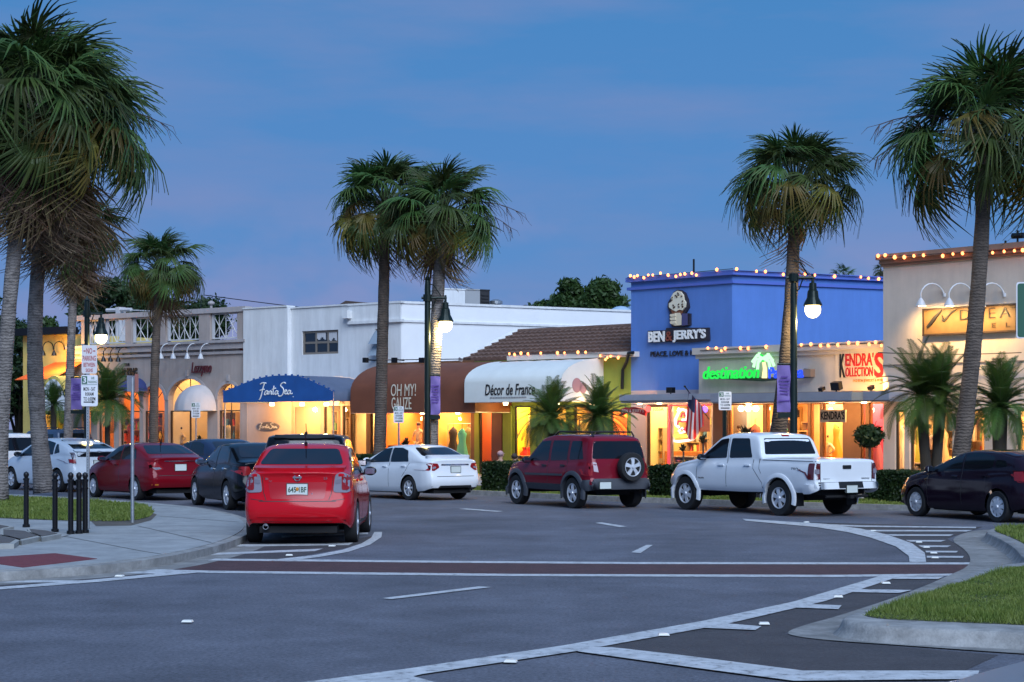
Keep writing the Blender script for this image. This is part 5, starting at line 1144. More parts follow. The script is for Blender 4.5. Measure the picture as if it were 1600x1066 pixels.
# ------------------------------------------------------------------ tan shop on the right
f8 = Frame(fcurve(1380, 1.9), fcurve(1760, 1.9)).start(1380); b8 = f8.thing('tan_stucco_shop', 'tall tan stucco shop with a warm lit wooden name board', 'building')
L8 = f8.x(1760); z8 = f8.z(1480, 409); zh8 = f8.z(1480, 640)
ops8 = [(f8.x(1398), f8.x(1413), .3, zh8), (f8.x(1421), f8.x(1488), .3, zh8), (f8.x(1510), f8.x(1538), .3, zh8), (f8.x(1556), f8.x(1572), .3, zh8), (f8.x(1588), f8.x(1640), .3, zh8)]
mb = MB(); wall(mb, 0, L8, 0, z8, 0, .25, ops8); mb.build('wall', TAN, b8)
mb = MB(); zz = f8.z(1480, 567); mb.box(-.01, L8, -.025, 0, zz-.03, zz); mb.build('seam', mat('seam_dark', (.2, .17, .15), .8), b8)  # thin dark strip along the wall seam
mb = MB(); mb.box(-.12, L8, -.22, .3, z8+.20, z8+.36); mb.box(-.06, L8, -.12, .3, z8+.08, z8+.20); mb.box(-.03, L8, -.06, .3, z8, z8+.08); mb.build('cornice', mat('brown_cornice', (.26, .16, .12), .7, var=.1), b8)
roofbox(f8, b8, 0, L8, z8, 12, TAN, y0=.26)
for o in ops8: window(f8, b8, *o, .12, WOODF, .06)
room(f8, b8, .1, f8.x(1545), zh8+.3, WARMW, 480, 3.0, nl=3); room(f8, b8, f8.x(1546), L8-.1, zh8+.3, WARMW, 420, 3.0, nl=3)
strings(f8, 'string of warm bulbs along the tan shop cornice', [(1372, 402), (1480, 396), (1600, 390)], [(1372, 400), (1383, 399), (1398, 402), (1413, 402), (1428, 400), (1443, 399), (1473, 400), (1489, 397), (1504, 396), (1551, 395), (1569, 393), (1585, 392), (1598, 391)], -.26)
t = f8.thing('shop_sign', 'long wooden name board with a dark swoosh on the tan wall', 'sign', None, f8.p(1515, 518, -.15))
xa, xb, za, zb = f8.x(1444, -.12), f8.x(1587, -.12), f8.z(1515, 519, -.12), f8.z(1515, 481, -.12)
mb = MB(); mb.box(xa, xb, -.12, 0, za, zb); mb.build('board', mat('sign_wood', (.20, .115, .042), .55, var=.15, vscale=4), t)
mb = MB(); f_ = .05; mb.box(xa-f_, xb+f_, -.15, .0, zb, zb+f_); mb.box(xa-f_, xb+f_, -.15, 0, za-f_, za); mb.box(xa-f_, xa, -.15, 0, za, zb); mb.box(xb, xb+f_, -.15, 0, za, zb); mb.build('frame', WOODF, t)
outline(f8, [(1447, 511), (1458, 495), (1471, 484), (1470, 487), (1464, 495), (1455, 508), (1449, 513)], -.15, .03, 'swoosh', BLK, t); outline(f8, [(1472, 493), (1474, 500), (1486, 487), (1498, 481.5), (1486, 490), (1475, 503), (1471, 502)], -.15, .03, 'swoosh', BLK, t)
f8.text('lettering', 'DREA', 1500, 482, 1579, 498, -.125, BLK, t, .02, sp=1.35, bold=-.01); f8.text('lettering', 'G E L', 1524, 505, 1578, 512, -.125, mat('tan_letter', (.07, .04, .02), .5), t, .015, sp=1.6)
for i, px in enumerate((1463, 1507, 1556)):
    p_ = gooseneck(f8, f8.x(px), f8.z(px, 462), mat('white_lamp_metal', (.65, .66, .68)), out=.75, parent=b8, side=.28, shade=.15)
    spot('sign_lamp', p_, (p_[0]+.05, .0, p_[2]-.55), 80, (1, .62, .24), b8, 130)
mannequin(f8, f8.x(1451, .9), .9, .35, 1.62, (.72, .60, .52), (.03, .02, .02), 'mannequin in a pale pink blouse in the tan shop window', arm=.34)
dress(f8, f8.x(1432, 1.6), 1.6, .8, 1.9, (.3, .35, .08), 'green leafy dress left of the pale mannequin'); dress(f8, f8.x(1472, 1.3), 1.3, .5, 1.9, (.65, .5, .3), 'tan dress hanging right of the pale mannequin')
shelf(f8, f8.x(1513, 1.2), f8.x(1536, 1.2), 1.2, .12, 2.2, 'shelf of goods in the tan shop window right of the tallest trunk', 95, 3); dress(f8, f8.x(1564, .9), .9, .7, 2.0, (.7, .5, .35), 'pale dress in the narrow tan shop window'); low_display(f8, 1424, 1444, .5, .4, 'low plinth left of the pale pink mannequin', 96); picture(f8, f8.x(1460, 2.4), f8.x(1482, 2.4), 1.3, 2.3, 2.4, 'framed picture behind the pale pink mannequin', (.7, .6, .4)); dress(f8, f8.x(1405, .8), .8, .6, 2.0, (.75, .7, .6), 'cream dress in the leftmost slit window of the tan shop')
t = f8.thing('weather_vane', 'black metal weather vane on the tan shop roof', 'weather vane', None, f8.p(1590, 392, .5))
mb = MB(); mb.tube([f8.p(1590, 400, .5), f8.p(1590, 360, .5)], .03, 6); mb.tube([f8.p(1568, 385, .5), f8.p(1612, 384, .5)], .03, 6); mb.tube([f8.p(1582, 369, .5), f8.p(1600, 368, .5)], .09, 6); mb.tube([f8.p(1571, 385, .5), f8.p(1571, 376, .5)], .03, 6); mb.build('vane', BLACK, t)
# ================================================================== VEHICLES
def lerp_tab(tab, x):
    if x <= tab[0][0]: return tab[0][1]
    for (a, p), (b, q) in zip(tab, tab[1:]):
        if x <= b: return p+(q-p)*(x-a)/(b-a) if b > a else q
    return tab[-1][1]
def smooth_tab(tab, r=.07, dx=.02):
    a, b = tab[0][0], tab[-1][0]; n = int((b-a)/dx)+1; xs = np.linspace(a, b, n)
    ys = np.interp(xs, [t[0] for t in tab], [t[1] for t in tab]); k = max(1, int(r/dx)); y = ys
    for _ in range(2):
        yp = np.pad(y, k, mode='edge'); ker = np.ones(2*k+1)/(2*k+1); y = np.convolve(yp, ker, 'valid')
    y[0], y[-1] = ys[0], ys[-1]
    return lambda x: float(np.interp(x, xs, y))
TYRE = mat('tyre_rubber', (.012, .012, .013), .8); RIM = mat('alloy_rim', (.68, .70, .74), .32, metal=.35); RIMD = mat('dark_wheel_back', (.015, .015, .016), .6)
TRIM = mat('black_trim', (.012, .012, .013), .45); CHROME = mat('chrome', (.7, .7, .72), .12, metal=1.0)
CARGL = mat('car_glass', (.008, .010, .014), .05, spec=.45)
REDLENS = mat('red_lens', (.26, .008, .010), .2, coat=.2); CLEARLENS = mat('clear_lens', (.24, .22, .26), .12, coat=.4); AMBER = mat('amber_lens', (.5, .16, .02), .2)
PLATE = mat('plate_white', (.62, .66, .62), .45); UNDER = mat('underbody', (.008, .008, .009), .9)
def make_wheel(parent, loc, R, w, spokes, rimfrac, side, style, rimm=RIM):
    wl = empty('wheel', parent); wl.location = loc
    if side < 0: wl.rotation_euler = (0, 0, pi)
    M = Matrix.Rotation(radians(-90), 3, 'X'); r = R*rimfrac
    BASE[wl.name] = Vector((0, 0, 0))
    mb = MB(); h = w/2; mb.lathe([(r*.97, -h*.9), (R*.95, -h), (R, -h*.7), (R, h*.7), (R*.95, h), (r*1.02, h*.92), (r*.97, h*.6)], 36, (0, 0, 0), M); sharp(mb.build('tyre', TYRE, wl))
    mb = MB(); ins = h*.55
    mb.lathe([(r, ins-.09), (r*.99, h*.9), (r*.93, h*.88), (r*.90, ins-.02), (r*.89, ins-.09)], 32, (0, 0, 0), M)
    yb = ins+.03
    mb.lathe([(.01, yb+.03), (r*.16, yb+.025), (r*.22, yb), (r*.22, yb-.07)], 16, (0, 0, 0), M)
    for i in range(spokes):
        a = 2*pi*i/spokes+.3; d = Vector((cos(a), 0, sin(a))); t = Vector((-sin(a), 0, cos(a)))
        w0, w1 = (r*.16, r*.24) if style == 'wide' else (r*.12, r*.14)
        fr = []; bk = []
        for rr, ww in ((r*.18, w0), (r*.55, (w0+w1)/2*.85), (r*.93, w1)):
            fr.append((d*rr, ww))
        pts = [fr[0][0]+t*fr[0][1]/1, fr[1][0]+t*fr[1][1], fr[2][0]+t*fr[2][1], fr[2][0]-t*fr[2][1], fr[1][0]-t*fr[1][1], fr[0][0]-t*fr[0][1]]
        mb.prism([(p.x, yb+(.012 if k in (1, 4) else .0)-(.01 if k in (2, 3) else 0), p.z) for k, p in enumerate(pts)], [(p.x, yb-.05, p.z) for p in pts])
    mb.cur = 1; mb.lathe([(.01, ins-.10), (r*.92, ins-.10)], 24, (0, 0, 0), M); mb.cur = 0
    o = mb.build('rim', [rimm, RIMD], wl); sharp(o, 30); return wl
def rnd_poly(p, r, n=4):
    out = []; m = len(p)
    for i in range(m):
        a, b, c = Vector(p[i-1]), Vector(p[i]), Vector(p[(i+1) % m]); u = (a-b); v = (c-b); rr = min(r, u.length*.45, v.length*.45)
        p0 = b+u.normalized()*rr; p1 = b+v.normalized()*rr
        for k in range(n+1): t = k/n; q = p0*(1-t)**2+b*2*t*(1-t)+p1*t*t; out.append((q.x, q.y))
    return out
class Car:
    def __init__(s, name, label, cat, spec, paint, loc, heading, scale=1.0, group=None):
        s.sp = spec; s.paint = paint; s.root = thing(name, label, cat, (0, 0, 0), 0, group)
        ang = pi/2+radians(heading); R = Matrix.Rotation(ang, 3, 'Z'); a = spec['anchor']
        L = Vector(loc)-R @ (Vector(a)*scale); s.root.location = (L.x, L.y, L.z); s.root.rotation_euler = (0, 0, ang); s.root.scale = (scale,)*3
        s.body()
    def body(s):
        sp = s.sp; L, Wd = sp['L'], sp['W']/2; R = sp['R']; Ra = sp.get('Ra', R+.055); xw = (sp['xr'], sp['xr']+sp['wb'])
        top = smooth_tab(sp['top'], sp.get('sm', .07)); belt = smooth_tab(sp['belt'], .1); plan = smooth_tab(sp['plan'], .05); bot = smooth_tab(sp['bot'], .06)
        tail = smooth_tab(sp['tail'], .03, .01); nose = smooth_tab(sp['nose'], .03, .01); tum = sp.get('tum', .28); ft = sp.get('ft', .9); fn = sp.get('fn', .9)
        xs = set(np.round(np.linspace(0, L, int(L/.055)+1), 3)) | {.012, .03, L-.012, L-.03}
        for c in xw:
            xs |= set(np.round(c+Ra*np.cos(np.linspace(0, pi, 19)), 4)) | {round(c-Ra-.004, 4), round(c+Ra+.004, 4)}
        xs = sorted(x for x in xs if 0 <= x <= L)
        rings = []
        for x in xs:
            z0 = bot(x)
            for c in xw:
                if abs(x-c) <= Ra+1e-6: z0 = max(z0, R+sqrt(max(0, Ra*Ra-(x-c)**2)))
            zs, zt = belt(x), max(top(x), belt(x)+.012); wb = Wd*plan(x); zs = max(zs, z0+.05); zt = max(zt, zs+.012)
            H = zs-z0; half = []
            bl = bot(x); Hf = zs-bl
            def wid(z):
                t = (z-bl)/max(Hf, .01); return wb*lerp_tab(sp.get('sec', [(0, .93), (.12, .985), (.42, 1.0), (.72, .99), (.9, .965), (1, .925)]), t)
            for t in (0, .1, .22, .36, .5, .64, .78, .9, 1.0): z = z0+H*t; half.append((wid(z), z))
            cab = zt-zs; cr = min(sp.get('crown', .085), cab*.6); ze = zt-cr; wsh = half[-1][0]
            wr = wsh-tum*(ze-zs)-.004
            for t in (.12, .35, .6, .82, 1.0):
                bul = .02*sin(pi*t)*min(1, cab/.3); half.append((wsh+(wr-wsh)*t+bul, zs+(ze-zs)*t))
            er = sp.get('er', 1.0)
            for t in (.18, .40, .60, .78, .9): 
                a = t*pi/2; half.append((wr*(1-t)**.75 if False else wr*cos(a)**.62, ze+cr*sin(a)**er))
            half.append((0.0, zt))
            ring = []
            for y, z in half:
                xx = x
                if x < ft: xx += tail(z)*(1-x/ft)**2 + sp.get('bow', .10)*(1-(1-x/ft))*0
                if x > L-fn: xx -= nose(z)*(1-(L-x)/fn)**2
                xx += sp.get('bow', .08)*max(0, 1-x/.5)**2*(abs(y)/Wd)**2.2
                xx -= sp.get('nbow', .22)*max(0, 1-(L-x)/.8)**2*(abs(y)/Wd)**2.4
                ring.append((xx, y, z))
            rings.append(ring)
        n = len(rings[0]); mb = MB(); vs = []; fs = []
        for r in rings: vs += [(x, y, z) for x, y, z in r] + [(x, -y, z) for x, y, z in r[-2::-1]]
        m = 2*n-1
        for i in range(len(rings)-1):
            for k in range(m-1): fs.append((i*m+k, i*m+k+1, (i+1)*m+k+1, (i+1)*m+k))
        mb.add(vs, fs)
        # end caps: rows from side to side
        for e, sgn, bow in ((0, 1, sp.get('bow', .08)), (len(rings)-1, -1, sp.get('nbow', .22))):
            r = rings[e]; nc = 12; rows = []
            for j in range(n-1):
                x, y, z = r[j]; row = []
                yy = abs(y)/Wd
                for c in range(nc+1):
                    t = 1-2*c/nc; row.append((x+sgn*bow*((abs(y*t)/Wd)**(2.2 if sgn > 0 else 2.4)-yy**(2.2 if sgn > 0 else 2.4)), y*t, z))
                rows.append(row)
            v2 = [p for row in rows for p in row]+[r[-1]]; f2 = []
            for j in range(n-2):
                for c in range(nc): f2.append((j*(nc+1)+c, j*(nc+1)+c+1, (j+1)*(nc+1)+c+1, (j+1)*(nc+1)+c))
            for c in range(nc): f2.append(((n-2)*(nc+1)+c, (n-2)*(nc+1)+c+1, len(v2)-1))
            mb.add(v2, f2)
        o = mb.build('body', s.paint, s.root, True)
        bm = bmesh.new(); bm.from_mesh(o.data); bmesh.ops.remove_doubles(bm, verts=bm.verts, dist=.0008); bmesh.ops.recalc_face_normals(bm, faces=bm.faces)
        for f in bm.faces: f.smooth = True
        for e in bm.edges: e.smooth = not (len(e.link_faces) == 2 and e.calc_face_angle(0) > radians(48))
        bm.to_mesh(o.data); s.bvh = BVHTree.FromBMesh(bm); bm.free(); s.bodyo = o
        # dark underside
        mb = MB(); xx = xs; w_ = Wd*.86
        for i in range(len(rings)-1):
            a, b = rings[i][1], rings[i+1][1]; mb.poly([(a[0], -w_, a[2]-.02), (a[0], w_, a[2]-.02), (b[0], w_, b[2]-.02), (b[0], -w_, b[2]-.02)])
        xa, xb = xw; zu = sp['bot'][len(sp['bot'])//2][1]-.03
        mb.box(xa+Ra, xb-Ra, -w_*.9, w_*.9, zu, zu+.12); mb.box(.2, xa-Ra*.8, -w_*.8, w_*.8, zu+.02, zu+.12)
        for c in xw: mb.tube([(c, -w_*.8, R), (c, w_*.8, R)], .05, 8)
        for c in xw: mb.box(c-Ra, c+Ra, -w_*.62, w_*.62, R-.05, R+Ra*.8)
        mb.build('underbody', UNDER, s.root)
        tw = sp.get('tw', Wd-.105)
        for c in xw:
            for sd in (1, -1): make_wheel(s.root, (c, sd*tw, R), R, sp.get('ww', .2), sp.get('spokes', 10), sp.get('rf', .64), sd, sp.get('wstyle', 'wide'), sp.get('rimm', RIM))
    def decal(s, poly, view, m, name, off=.006, parent=None, step=.07, back=.012, mirror=False, round_=0.0, label=None):
        if round_: poly = rnd_poly(poly, round_)
        if mirror:
            s.decal([(-a, b) for a, b in poly] if view in ('rear', 'front') else poly, {'left': 'right', 'right': 'left'}.get(view, view), m, name, off, parent, step, back)
        bm = bmesh.new(); bm.faces.new([bm.verts.new((a, b, 0)) for a, b in poly])
        for ax in (0, 1):
            lo, hi = min(p[ax] for p in poly), max(p[ax] for p in poly); k = max(1, int((hi-lo)/step))
            for i in range(1, k):
                c = lo+(hi-lo)*i/k; co = Vector((c, 0, 0)) if ax == 0 else Vector((0, c, 0)); no = Vector((1, 0, 0)) if ax == 0 else Vector((0, 1, 0))
                bmesh.ops.bisect_plane(bm, geom=bm.verts[:]+bm.edges[:]+bm.faces[:], plane_co=co, plane_no=no, dist=1e-5)
        L = s.sp['L']; bad = []
        pos = {}; nor = {}
        for v in bm.verts:
            a, b = v.co.x, v.co.y
            if view == 'rear': o, d = Vector((-2, a, b)), Vector((1, 0, 0))
            elif view == 'front': o, d = Vector((L+2, a, b)), Vector((-1, 0, 0))
            elif view == 'left': o, d = Vector((a, 4, b)), Vector((0, -1, 0))
            elif view == 'right': o, d = Vector((a, -4, b)), Vector((0, 1, 0))
            else: o, d = Vector((a, b, 5)), Vector((0, 0, -1))
            h = s.bvh.ray_cast(o, d)
            if h[0] is None:
                q = o+d*(2 if view in ('rear', 'front') else 3.2); h = s.bvh.find_nearest(q)
            nn = h[1].copy()
            if nn.dot(d) > 0: nn.negate()
            pos[v] = h[0].copy(); nor[v] = nn
        for v in bm.verts: v.co = pos[v]+nor[v]*off
        be = [e for e in bm.edges if len(e.link_faces) == 1]; nv = {}
        for e in be:
            for v in e.verts:
                if v not in nv: nv[v] = bm.verts.new(pos[v]-nor[v]*back)
        for e in be:
            a, b = e.verts
            try: bm.faces.new((a, b, nv[b], nv[a]))
            except ValueError: pass
        bmesh.ops.recalc_face_normals(bm, faces=bm.faces)
        for f in bm.faces: f.smooth = True
        for e in be: e.smooth = False
        me = bpy.data.meshes.new(name); bm.to_mesh(me); bm.free(); me.materials.append(m)
        o = bpy.data.objects.new(name, me); link(o, parent or s.root); BASE[o.name] = Vector((0, 0, 0))
        if label: o['label'] = label
        return o
    def strip(s, pts, view, m, name, w=.012, off=.003, mirror=False, parent=None):
        """a thin line (panel gap, moulding) along a polyline"""
        mb = []; P_ = [Vector(p) for p in pts]; L_, R_ = [], []
        for i, p in enumerate(P_):
            t = (P_[min(i+1, len(P_)-1)]-P_[max(i-1, 0)]).normalized(); n = Vector((-t.y, t.x))*w/2; L_.append(p+n); R_.append(p-n)
        poly = [tuple(p) for p in L_]+[tuple(p) for p in R_[::-1]]
        return s.decal(poly, view, m, name, off, parent, .09, .004, mirror)
    def mirrors(s, x, z, m, w=.2):
        sp = s.sp
        for sd in (1, -1):
            h = s.bvh.ray_cast(Vector((x, sd*4, z)), Vector((0, -sd, 0))); y = h[0].y
            mb = MB(); c = Vector((x, y+sd*.13, z+.03))
            mb.ball(tuple(c), .075, .115, .075, 12, 8); mb.tube([(x+.02, y-sd*.02, z-.02), (x+.01, y+sd*.08, z)], .025, 6); o = mb.build('wing_mirror', m, s.root, True)
            mb = MB(); mb.box(c.x-.080, c.x-.070, c.y-.085, c.y+.085, c.z-.045, c.z+.05); mb.build('mirror_glass', CHROME, o)
    def handles(s, pts, m, mirror=True):
        for x, z in pts: s.decal([(x, z), (x+.2, z+.006), (x+.2, z+.034), (x, z+.03)], 'left', m, 'door_handle', .03, None, .07, .01, True, .012)
    def plate(s, z, w=.30, h=.155, txt='', y=0, off=.02):
        hit = s.bvh.ray_cast(Vector((-2, y, z)), Vector((1, 0, 0)))[0]; x = hit.x-off
        mb = MB(); mb.box(x, x+.05, y-w/2, y+w/2, z-h/2, z+h/2); o = mb.build('licence_plate', PLATE, s.root)
        mb = MB(); f = .008
        for a, b, c, d in ((-w/2-f, w/2+f, h/2, h/2+f), (-w/2-f, w/2+f, -h/2-f, -h/2), (-w/2-f, -w/2, -h/2, h/2), (w/2, w/2+f, -h/2, h/2)): mb.box(x-.006, x+.03, y+a, y+b, z+c, z+d)
        mb.build('plate_frame', mat('plate_frame_dark', (.05, .06, .05), .5), o)
        if txt:
            t = text('lettering', txt, (x-.002, y+w*.44, z-h*.28), (0, -1, 0), (0, 0, 1), w=w*.88, h=h*.5, m=mat('plate_green', (.02, .06, .03), .5), parent=o, ext=.003, bold=.015)
        return o, x
    def flare(s, c, m, w=.07, out=.045, Ra=None, name='wheel_arch_flare'):
        sp = s.sp; R = sp['R']; Ra = Ra or sp.get('Ra', R+.055)
        for sd in (1, -1):
            mb = MB(); n = 22; vs = []; fs = []
            for i in range(n+1):
                a = -.28+(pi+.56)*i/n
                for r_, o_ in ((Ra-.005, -.05), (Ra-.005, out), (Ra+w*.6, out), (Ra+w, out*.5), (Ra+w*1.1, -.02)):
                    x, z = c+r_*cos(a), R+r_*sin(a); h = s.bvh.ray_cast(Vector((c+(Ra+w)*1.06*cos(a), sd*4, max(R+(Ra+w)*1.06*sin(a), .36))), Vector((0, -sd, 0)))
                    y = abs(h[0].y) if h[0] is not None else sp['W']/2*.97
                    vs.append((x, sd*(max(y, sp['W']/2*.9)+o_), z))
            for i in range(n):
                for k in range(4): fs.append((i*5+k, i*5+k+1, (i+1)*5+k+1, (i+1)*5+k))
            mb.add(vs, fs); sharp(mb.build(name, m, s.root), 40)
def paint(name, col, metal=.25, rough=.28, coat=1.0, var=0.03): return mat(name, col, .13, metal*.25, .0, .28, var=var, vscale=2.0)
PL = [(0, .86), (.04, .9), (.15, .945), (.4, .985), (1.0, 1.0), (3.2, 1.0)]
def sedan(L, W, H, wb, xr, R, deck=1.08, bz=.98, roof=(1.5, 2.35), rg=.55, cowl=3.35, hood=.98, nosez=.68, **k):
    d = dict(L=L, W=W, R=R, wb=wb, xr=xr,
      top=[(0, deck-.03), (.04, deck), (rg-.12, deck+.035), (rg, deck+.06), (roof[0]-.25, H-.07), (roof[0], H-.012), ((roof[0]+roof[1])/2, H), (roof[1], H-.03), (cowl, hood+.06), (cowl+.25, hood), (L-.45, hood-.13), (L-.12, nosez+.06), (L, nosez)],
      belt=[(0, deck-.10), (.5, bz+.03), (1.4, bz), (cowl, bz-.06), (L-.6, hood-.19), (L-.1, nosez-.02), (L, nosez-.04)],
      plan=PL[:-1]+[(L-1.0, 1.0), (L-.45, .97), (L-.12, .86), (L, .78)],
      bot=[(0, .34), (.3, .26), (xr, .22), (L/2, .20), (L-.8, .2), (L-.2, .22), (L, .30)],
      tail=[(.2, .16), (.34, .05), (.46, .0), (.60, .0), (.66, .03), (.75, .055), (deck-.1, .075), (deck, .06), (deck+.1, .06)],
      nose=[(.2, .12), (.35, .02), (.5, 0), (.6, .02), (.8, .12), (1.0, .3)], anchor=(xr, W/2-.1, 0))
    d.update(k); return d
def glass_sedan(c, roofa, H, belt, rg, cowl, deck, hood, side, qside=None, rearw=(.66, .52), front=True, rz=(None, None)):
    """side windows, rear and front screens"""
    for q in side: c.decal(q, 'left', CARGL, 'side_window', .004, None, .08, .01, True, .04)
    z0, z1 = rz[0] or deck+.075, rz[1] or H-.075
    c.decal([(-rearw[0], z0), (rearw[0], z0), (rearw[1], z1), (-rearw[1], z1)], 'rear', CARGL, 'rear_window', .005, None, .1, .01, False, .06)
    if front: c.decal([(-.68, hood+.10), (.68, hood+.10), (.54, H-.075), (-.54, H-.075)], 'front', CARGL, 'windscreen', .005, None, .1, .01, False, .06)
def exhaust(c, x, y, z, r=.035, m=CHROME):
    mb = MB(); M = Matrix.Rotation(radians(90), 3, 'Y'); mb.lathe([(r*.8, .25), (r, .25), (r, -.03), (r*.8, -.03), (r*.75, .15)], 14, (x, y, z), M); mb.build('exhaust_pipe', m, c.root)
def aerial(c, x, h=.25, dx=-.12, y=0):
    z = c.bvh.ray_cast(Vector((x, y, 5)), Vector((0, 0, -1)))[0].z; mb = MB(); mb.tube([(x, y, z-.01), (x+dx*.15, y, z+.05)], .025, 8); mb.tube([(x, y, z+.03), (x+dx, y, z+h)], .008, 6); mb.build('aerial', TRIM, c.root)

# ------------------------------------------------------------------ bright red sedan in the foreground
pr = G(474, 847.5)
sp = sedan(4.57, 1.80, 1.52, 2.685, .97, .315, deck=1.115, bz=1.0, roof=(1.45, 2.3), rg=.52, cowl=3.35, hood=1.0, nosez=.72, rf=.66, ww=.21, tw=.80,
   tail=[(.2, .20), (.30, .10), (.40, .02), (.50, .0), (.62, .005), (.665, .03), (.70, .07), (.78, .085), (.98, .10), (1.06, .085), (1.12, .03), (1.2, .03)], bow=.14)
sp['anchor'] = (sp['xr'], 0, 0)
REDP = paint('bright_red_paint', (.50, .006, .014), .0, .25)
c = Car('red_sedan', 'bright red sedan parked in the foreground with its tail toward the viewer', 'car', sp, REDP, pr, 0.6, 1.0)
c.root.scale = (1.03, 1.0, 1.075)
glass_sedan(c, None, 1.52, 1.0, .52, 3.35, 1.115, 1.0, [[(.72, 1.06), (1.08, 1.07), (1.08, 1.30), (1.02, 1.31)], [(1.13, 1.04), (1.98, 1.03), (1.98, 1.43), (1.55, 1.43), (1.15, 1.36)], [(2.05, 1.03), (3.08, 1.01), (2.7, 1.22), (2.4, 1.39), (2.05, 1.43)]], rearw=(.69, .56), rz=(1.205, 1.435))
c.decal([(-.72, 1.118), (.72, 1.118), (.74, 1.150), (-.74, 1.150)], 'rear', REDP, 'boot_spoiler', .045, None, .07, .01)
for sd in (1, -1):
    q = [(sd*.565, .80), (sd*.80, .79), (sd*.885, .86), (sd*.86, 1.02), (sd*.72, 1.09), (sd*.60, 1.07)]
    o = c.decal(q, 'rear', CLEARLENS, 'tail_light', .012, None, .06, .02, False, .05)
    c.decal([(sd*.70, .83), (sd*.79, .83), (sd*.85, .90), (sd*.82, 1.01), (sd*.70, 1.04)], 'rear', REDLENS, 'red_lens', .018, o, .05, .01, False, .03)
    c.decal([(sd*.60, .98), (sd*.69, 1.0), (sd*.69, .93), (sd*.60, .92)], 'rear', mat('grey_lens', (.20, .18, .22), .15, coat=1), 'indicator_lens', .018, o, .05, .01, False, .02)
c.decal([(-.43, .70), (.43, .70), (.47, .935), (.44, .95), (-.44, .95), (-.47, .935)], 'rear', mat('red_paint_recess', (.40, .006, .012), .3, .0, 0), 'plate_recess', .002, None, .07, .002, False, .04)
c.strip([(-.62, .665), (.62, .665)], 'rear', TRIM, 'boot_gap', .012, .002); c.strip([(-.575, 1.09), (-.545, .79), (-.50, .68)], 'rear', TRIM, 'boot_gap', .01, .002); c.strip([(.575, 1.09), (.545, .79), (.50, .68)], 'rear', TRIM, 'boot_gap', .01, .002)
c.strip([(-.86, .72), (-.70, .69), (-.55, .675)], 'rear', TRIM, 'bumper_gap', .009, .002); c.strip([(.86, .72), (.70, .69), (.55, .675)], 'rear', TRIM, 'bumper_gap', .009, .002)
c.decal([(-.64, .43), (.64, .43), (.60, .452), (-.60, .452)], 'rear', REDP, 'bumper_crease', .012, None, .1, .01)
c.decal([(-.60, .30), (.60, .30), (.56, .365), (-.56, .365)], 'rear', TRIM, 'rear_valance', .006, None, .1, .01)
o, xp = c.plate(.845, .33, .165, '645 1BF', off=.012)
mb = MB(); mb.ball((xp-.003, 0, .848), .004, .026, .03, 10, 6); mb.build('orange_emblem', mat('orange_print', (.6, .22, .02), .5), o)
h = c.bvh.ray_cast(Vector((-2, 0, 1.02)), Vector((1, 0, 0)))[0]; mb = MB(); M = Matrix.Rotation(radians(-90), 3, 'Y')
mb.lathe([(.055, -.01), (.058, .008), (.042, .012), (.040, -.005)], 20, (h.x, 0, 1.02), M); mb.box(h.x-.014, h.x+.01, -.072, .072, 1.008, 1.032); mb.build('badge', CHROME, c.root)
for y, z, s_, hh in ((.52, .985, 'SENTRA', .030), (.46, .955, 'CVT', .02), (-.42, .99, '2.0', .034)):
    h = c.bvh.ray_cast(Vector((-2, y, z)), Vector((1, 0, 0)))[0]; text('badge_lettering', s_, (h.x-.004, y, z), (0, -1, 0), (0, 0, 1), h=hh, m=CHROME, parent=c.root, ext=.006)
mb = MB(); h = c.bvh.ray_cast(Vector((-2, -.22, .77)), Vector((1, 0, 0)))[0]; mb.ball((h.x, -.235, .775), .008, .012, .012, 8, 6); mb.build('boot_lock', CHROME, c.root)
c.mirrors(2.92, 1.02, BLACK); c.handles([(1.25, .93), (2.15, .91)], REDP)
for x0 in (2.02,): c.strip([(x0, 1.40), (x0, .9), (x0-.02, .36)], 'left', TRIM, 'door_gap', .01, .002, True)
c.strip([(1.10, 1.02), (1.18, .8), (1.32, .66)], 'left', TRIM, 'door_gap', .01, .002, True); c.strip([(3.18, .95), (3.2, .6), (3.15, .36)], 'left', TRIM, 'door_gap', .01, .002, True); c.strip([(1.35, .30), (3.0, .28)], 'left', TRIM, 'sill_line', .05, .004, True)
exhaust(c, .06, .50, .29, .045); aerial(c, 1.35, .20, -.16)

# ------------------------------------------------------------------ generic builders for the other cars
def dress_sedan(c, H, deck, belt, hood, lights, plz, side, rearw, rz, gaps, hand, mirror=(2.9, 1.0), recess=True, mm=None, ptxt=''):
    glass_sedan(c, None, H, belt, None, None, deck, hood, side, rearw=rearw, rz=rz)
    for q, inner in lights:
        for sd in (1, -1):
            o = c.decal([(sd*a, b) for a, b in q], 'rear', REDLENS, 'tail_light', .010, None, .06, .02, False, .03)
            if inner: c.decal([(sd*a, b) for a, b in inner], 'rear', CLEARLENS, 'clear_lens', .015, o, .06, .01, False, .02)
    for g in gaps: c.strip(g, 'left', TRIM, 'door_gap', .012, .002, True)
    c.handles(hand, mm or c.paint); c.mirrors(mirror[0], mirror[1], mm or c.paint)
    c.strip([(-.60, .64), (.60, .64)], 'rear', TRIM, 'boot_gap', .014, .002)
    if plz: c.plate(plz, .31, .16, ptxt)
    for sd in (1, -1): c.decal([(sd*.45, .66), (sd*.72, .64), (sd*.70, .76), (sd*.5, .76)], 'front', CLEARLENS, 'headlight', .008, None, .07, .02, False, .03)
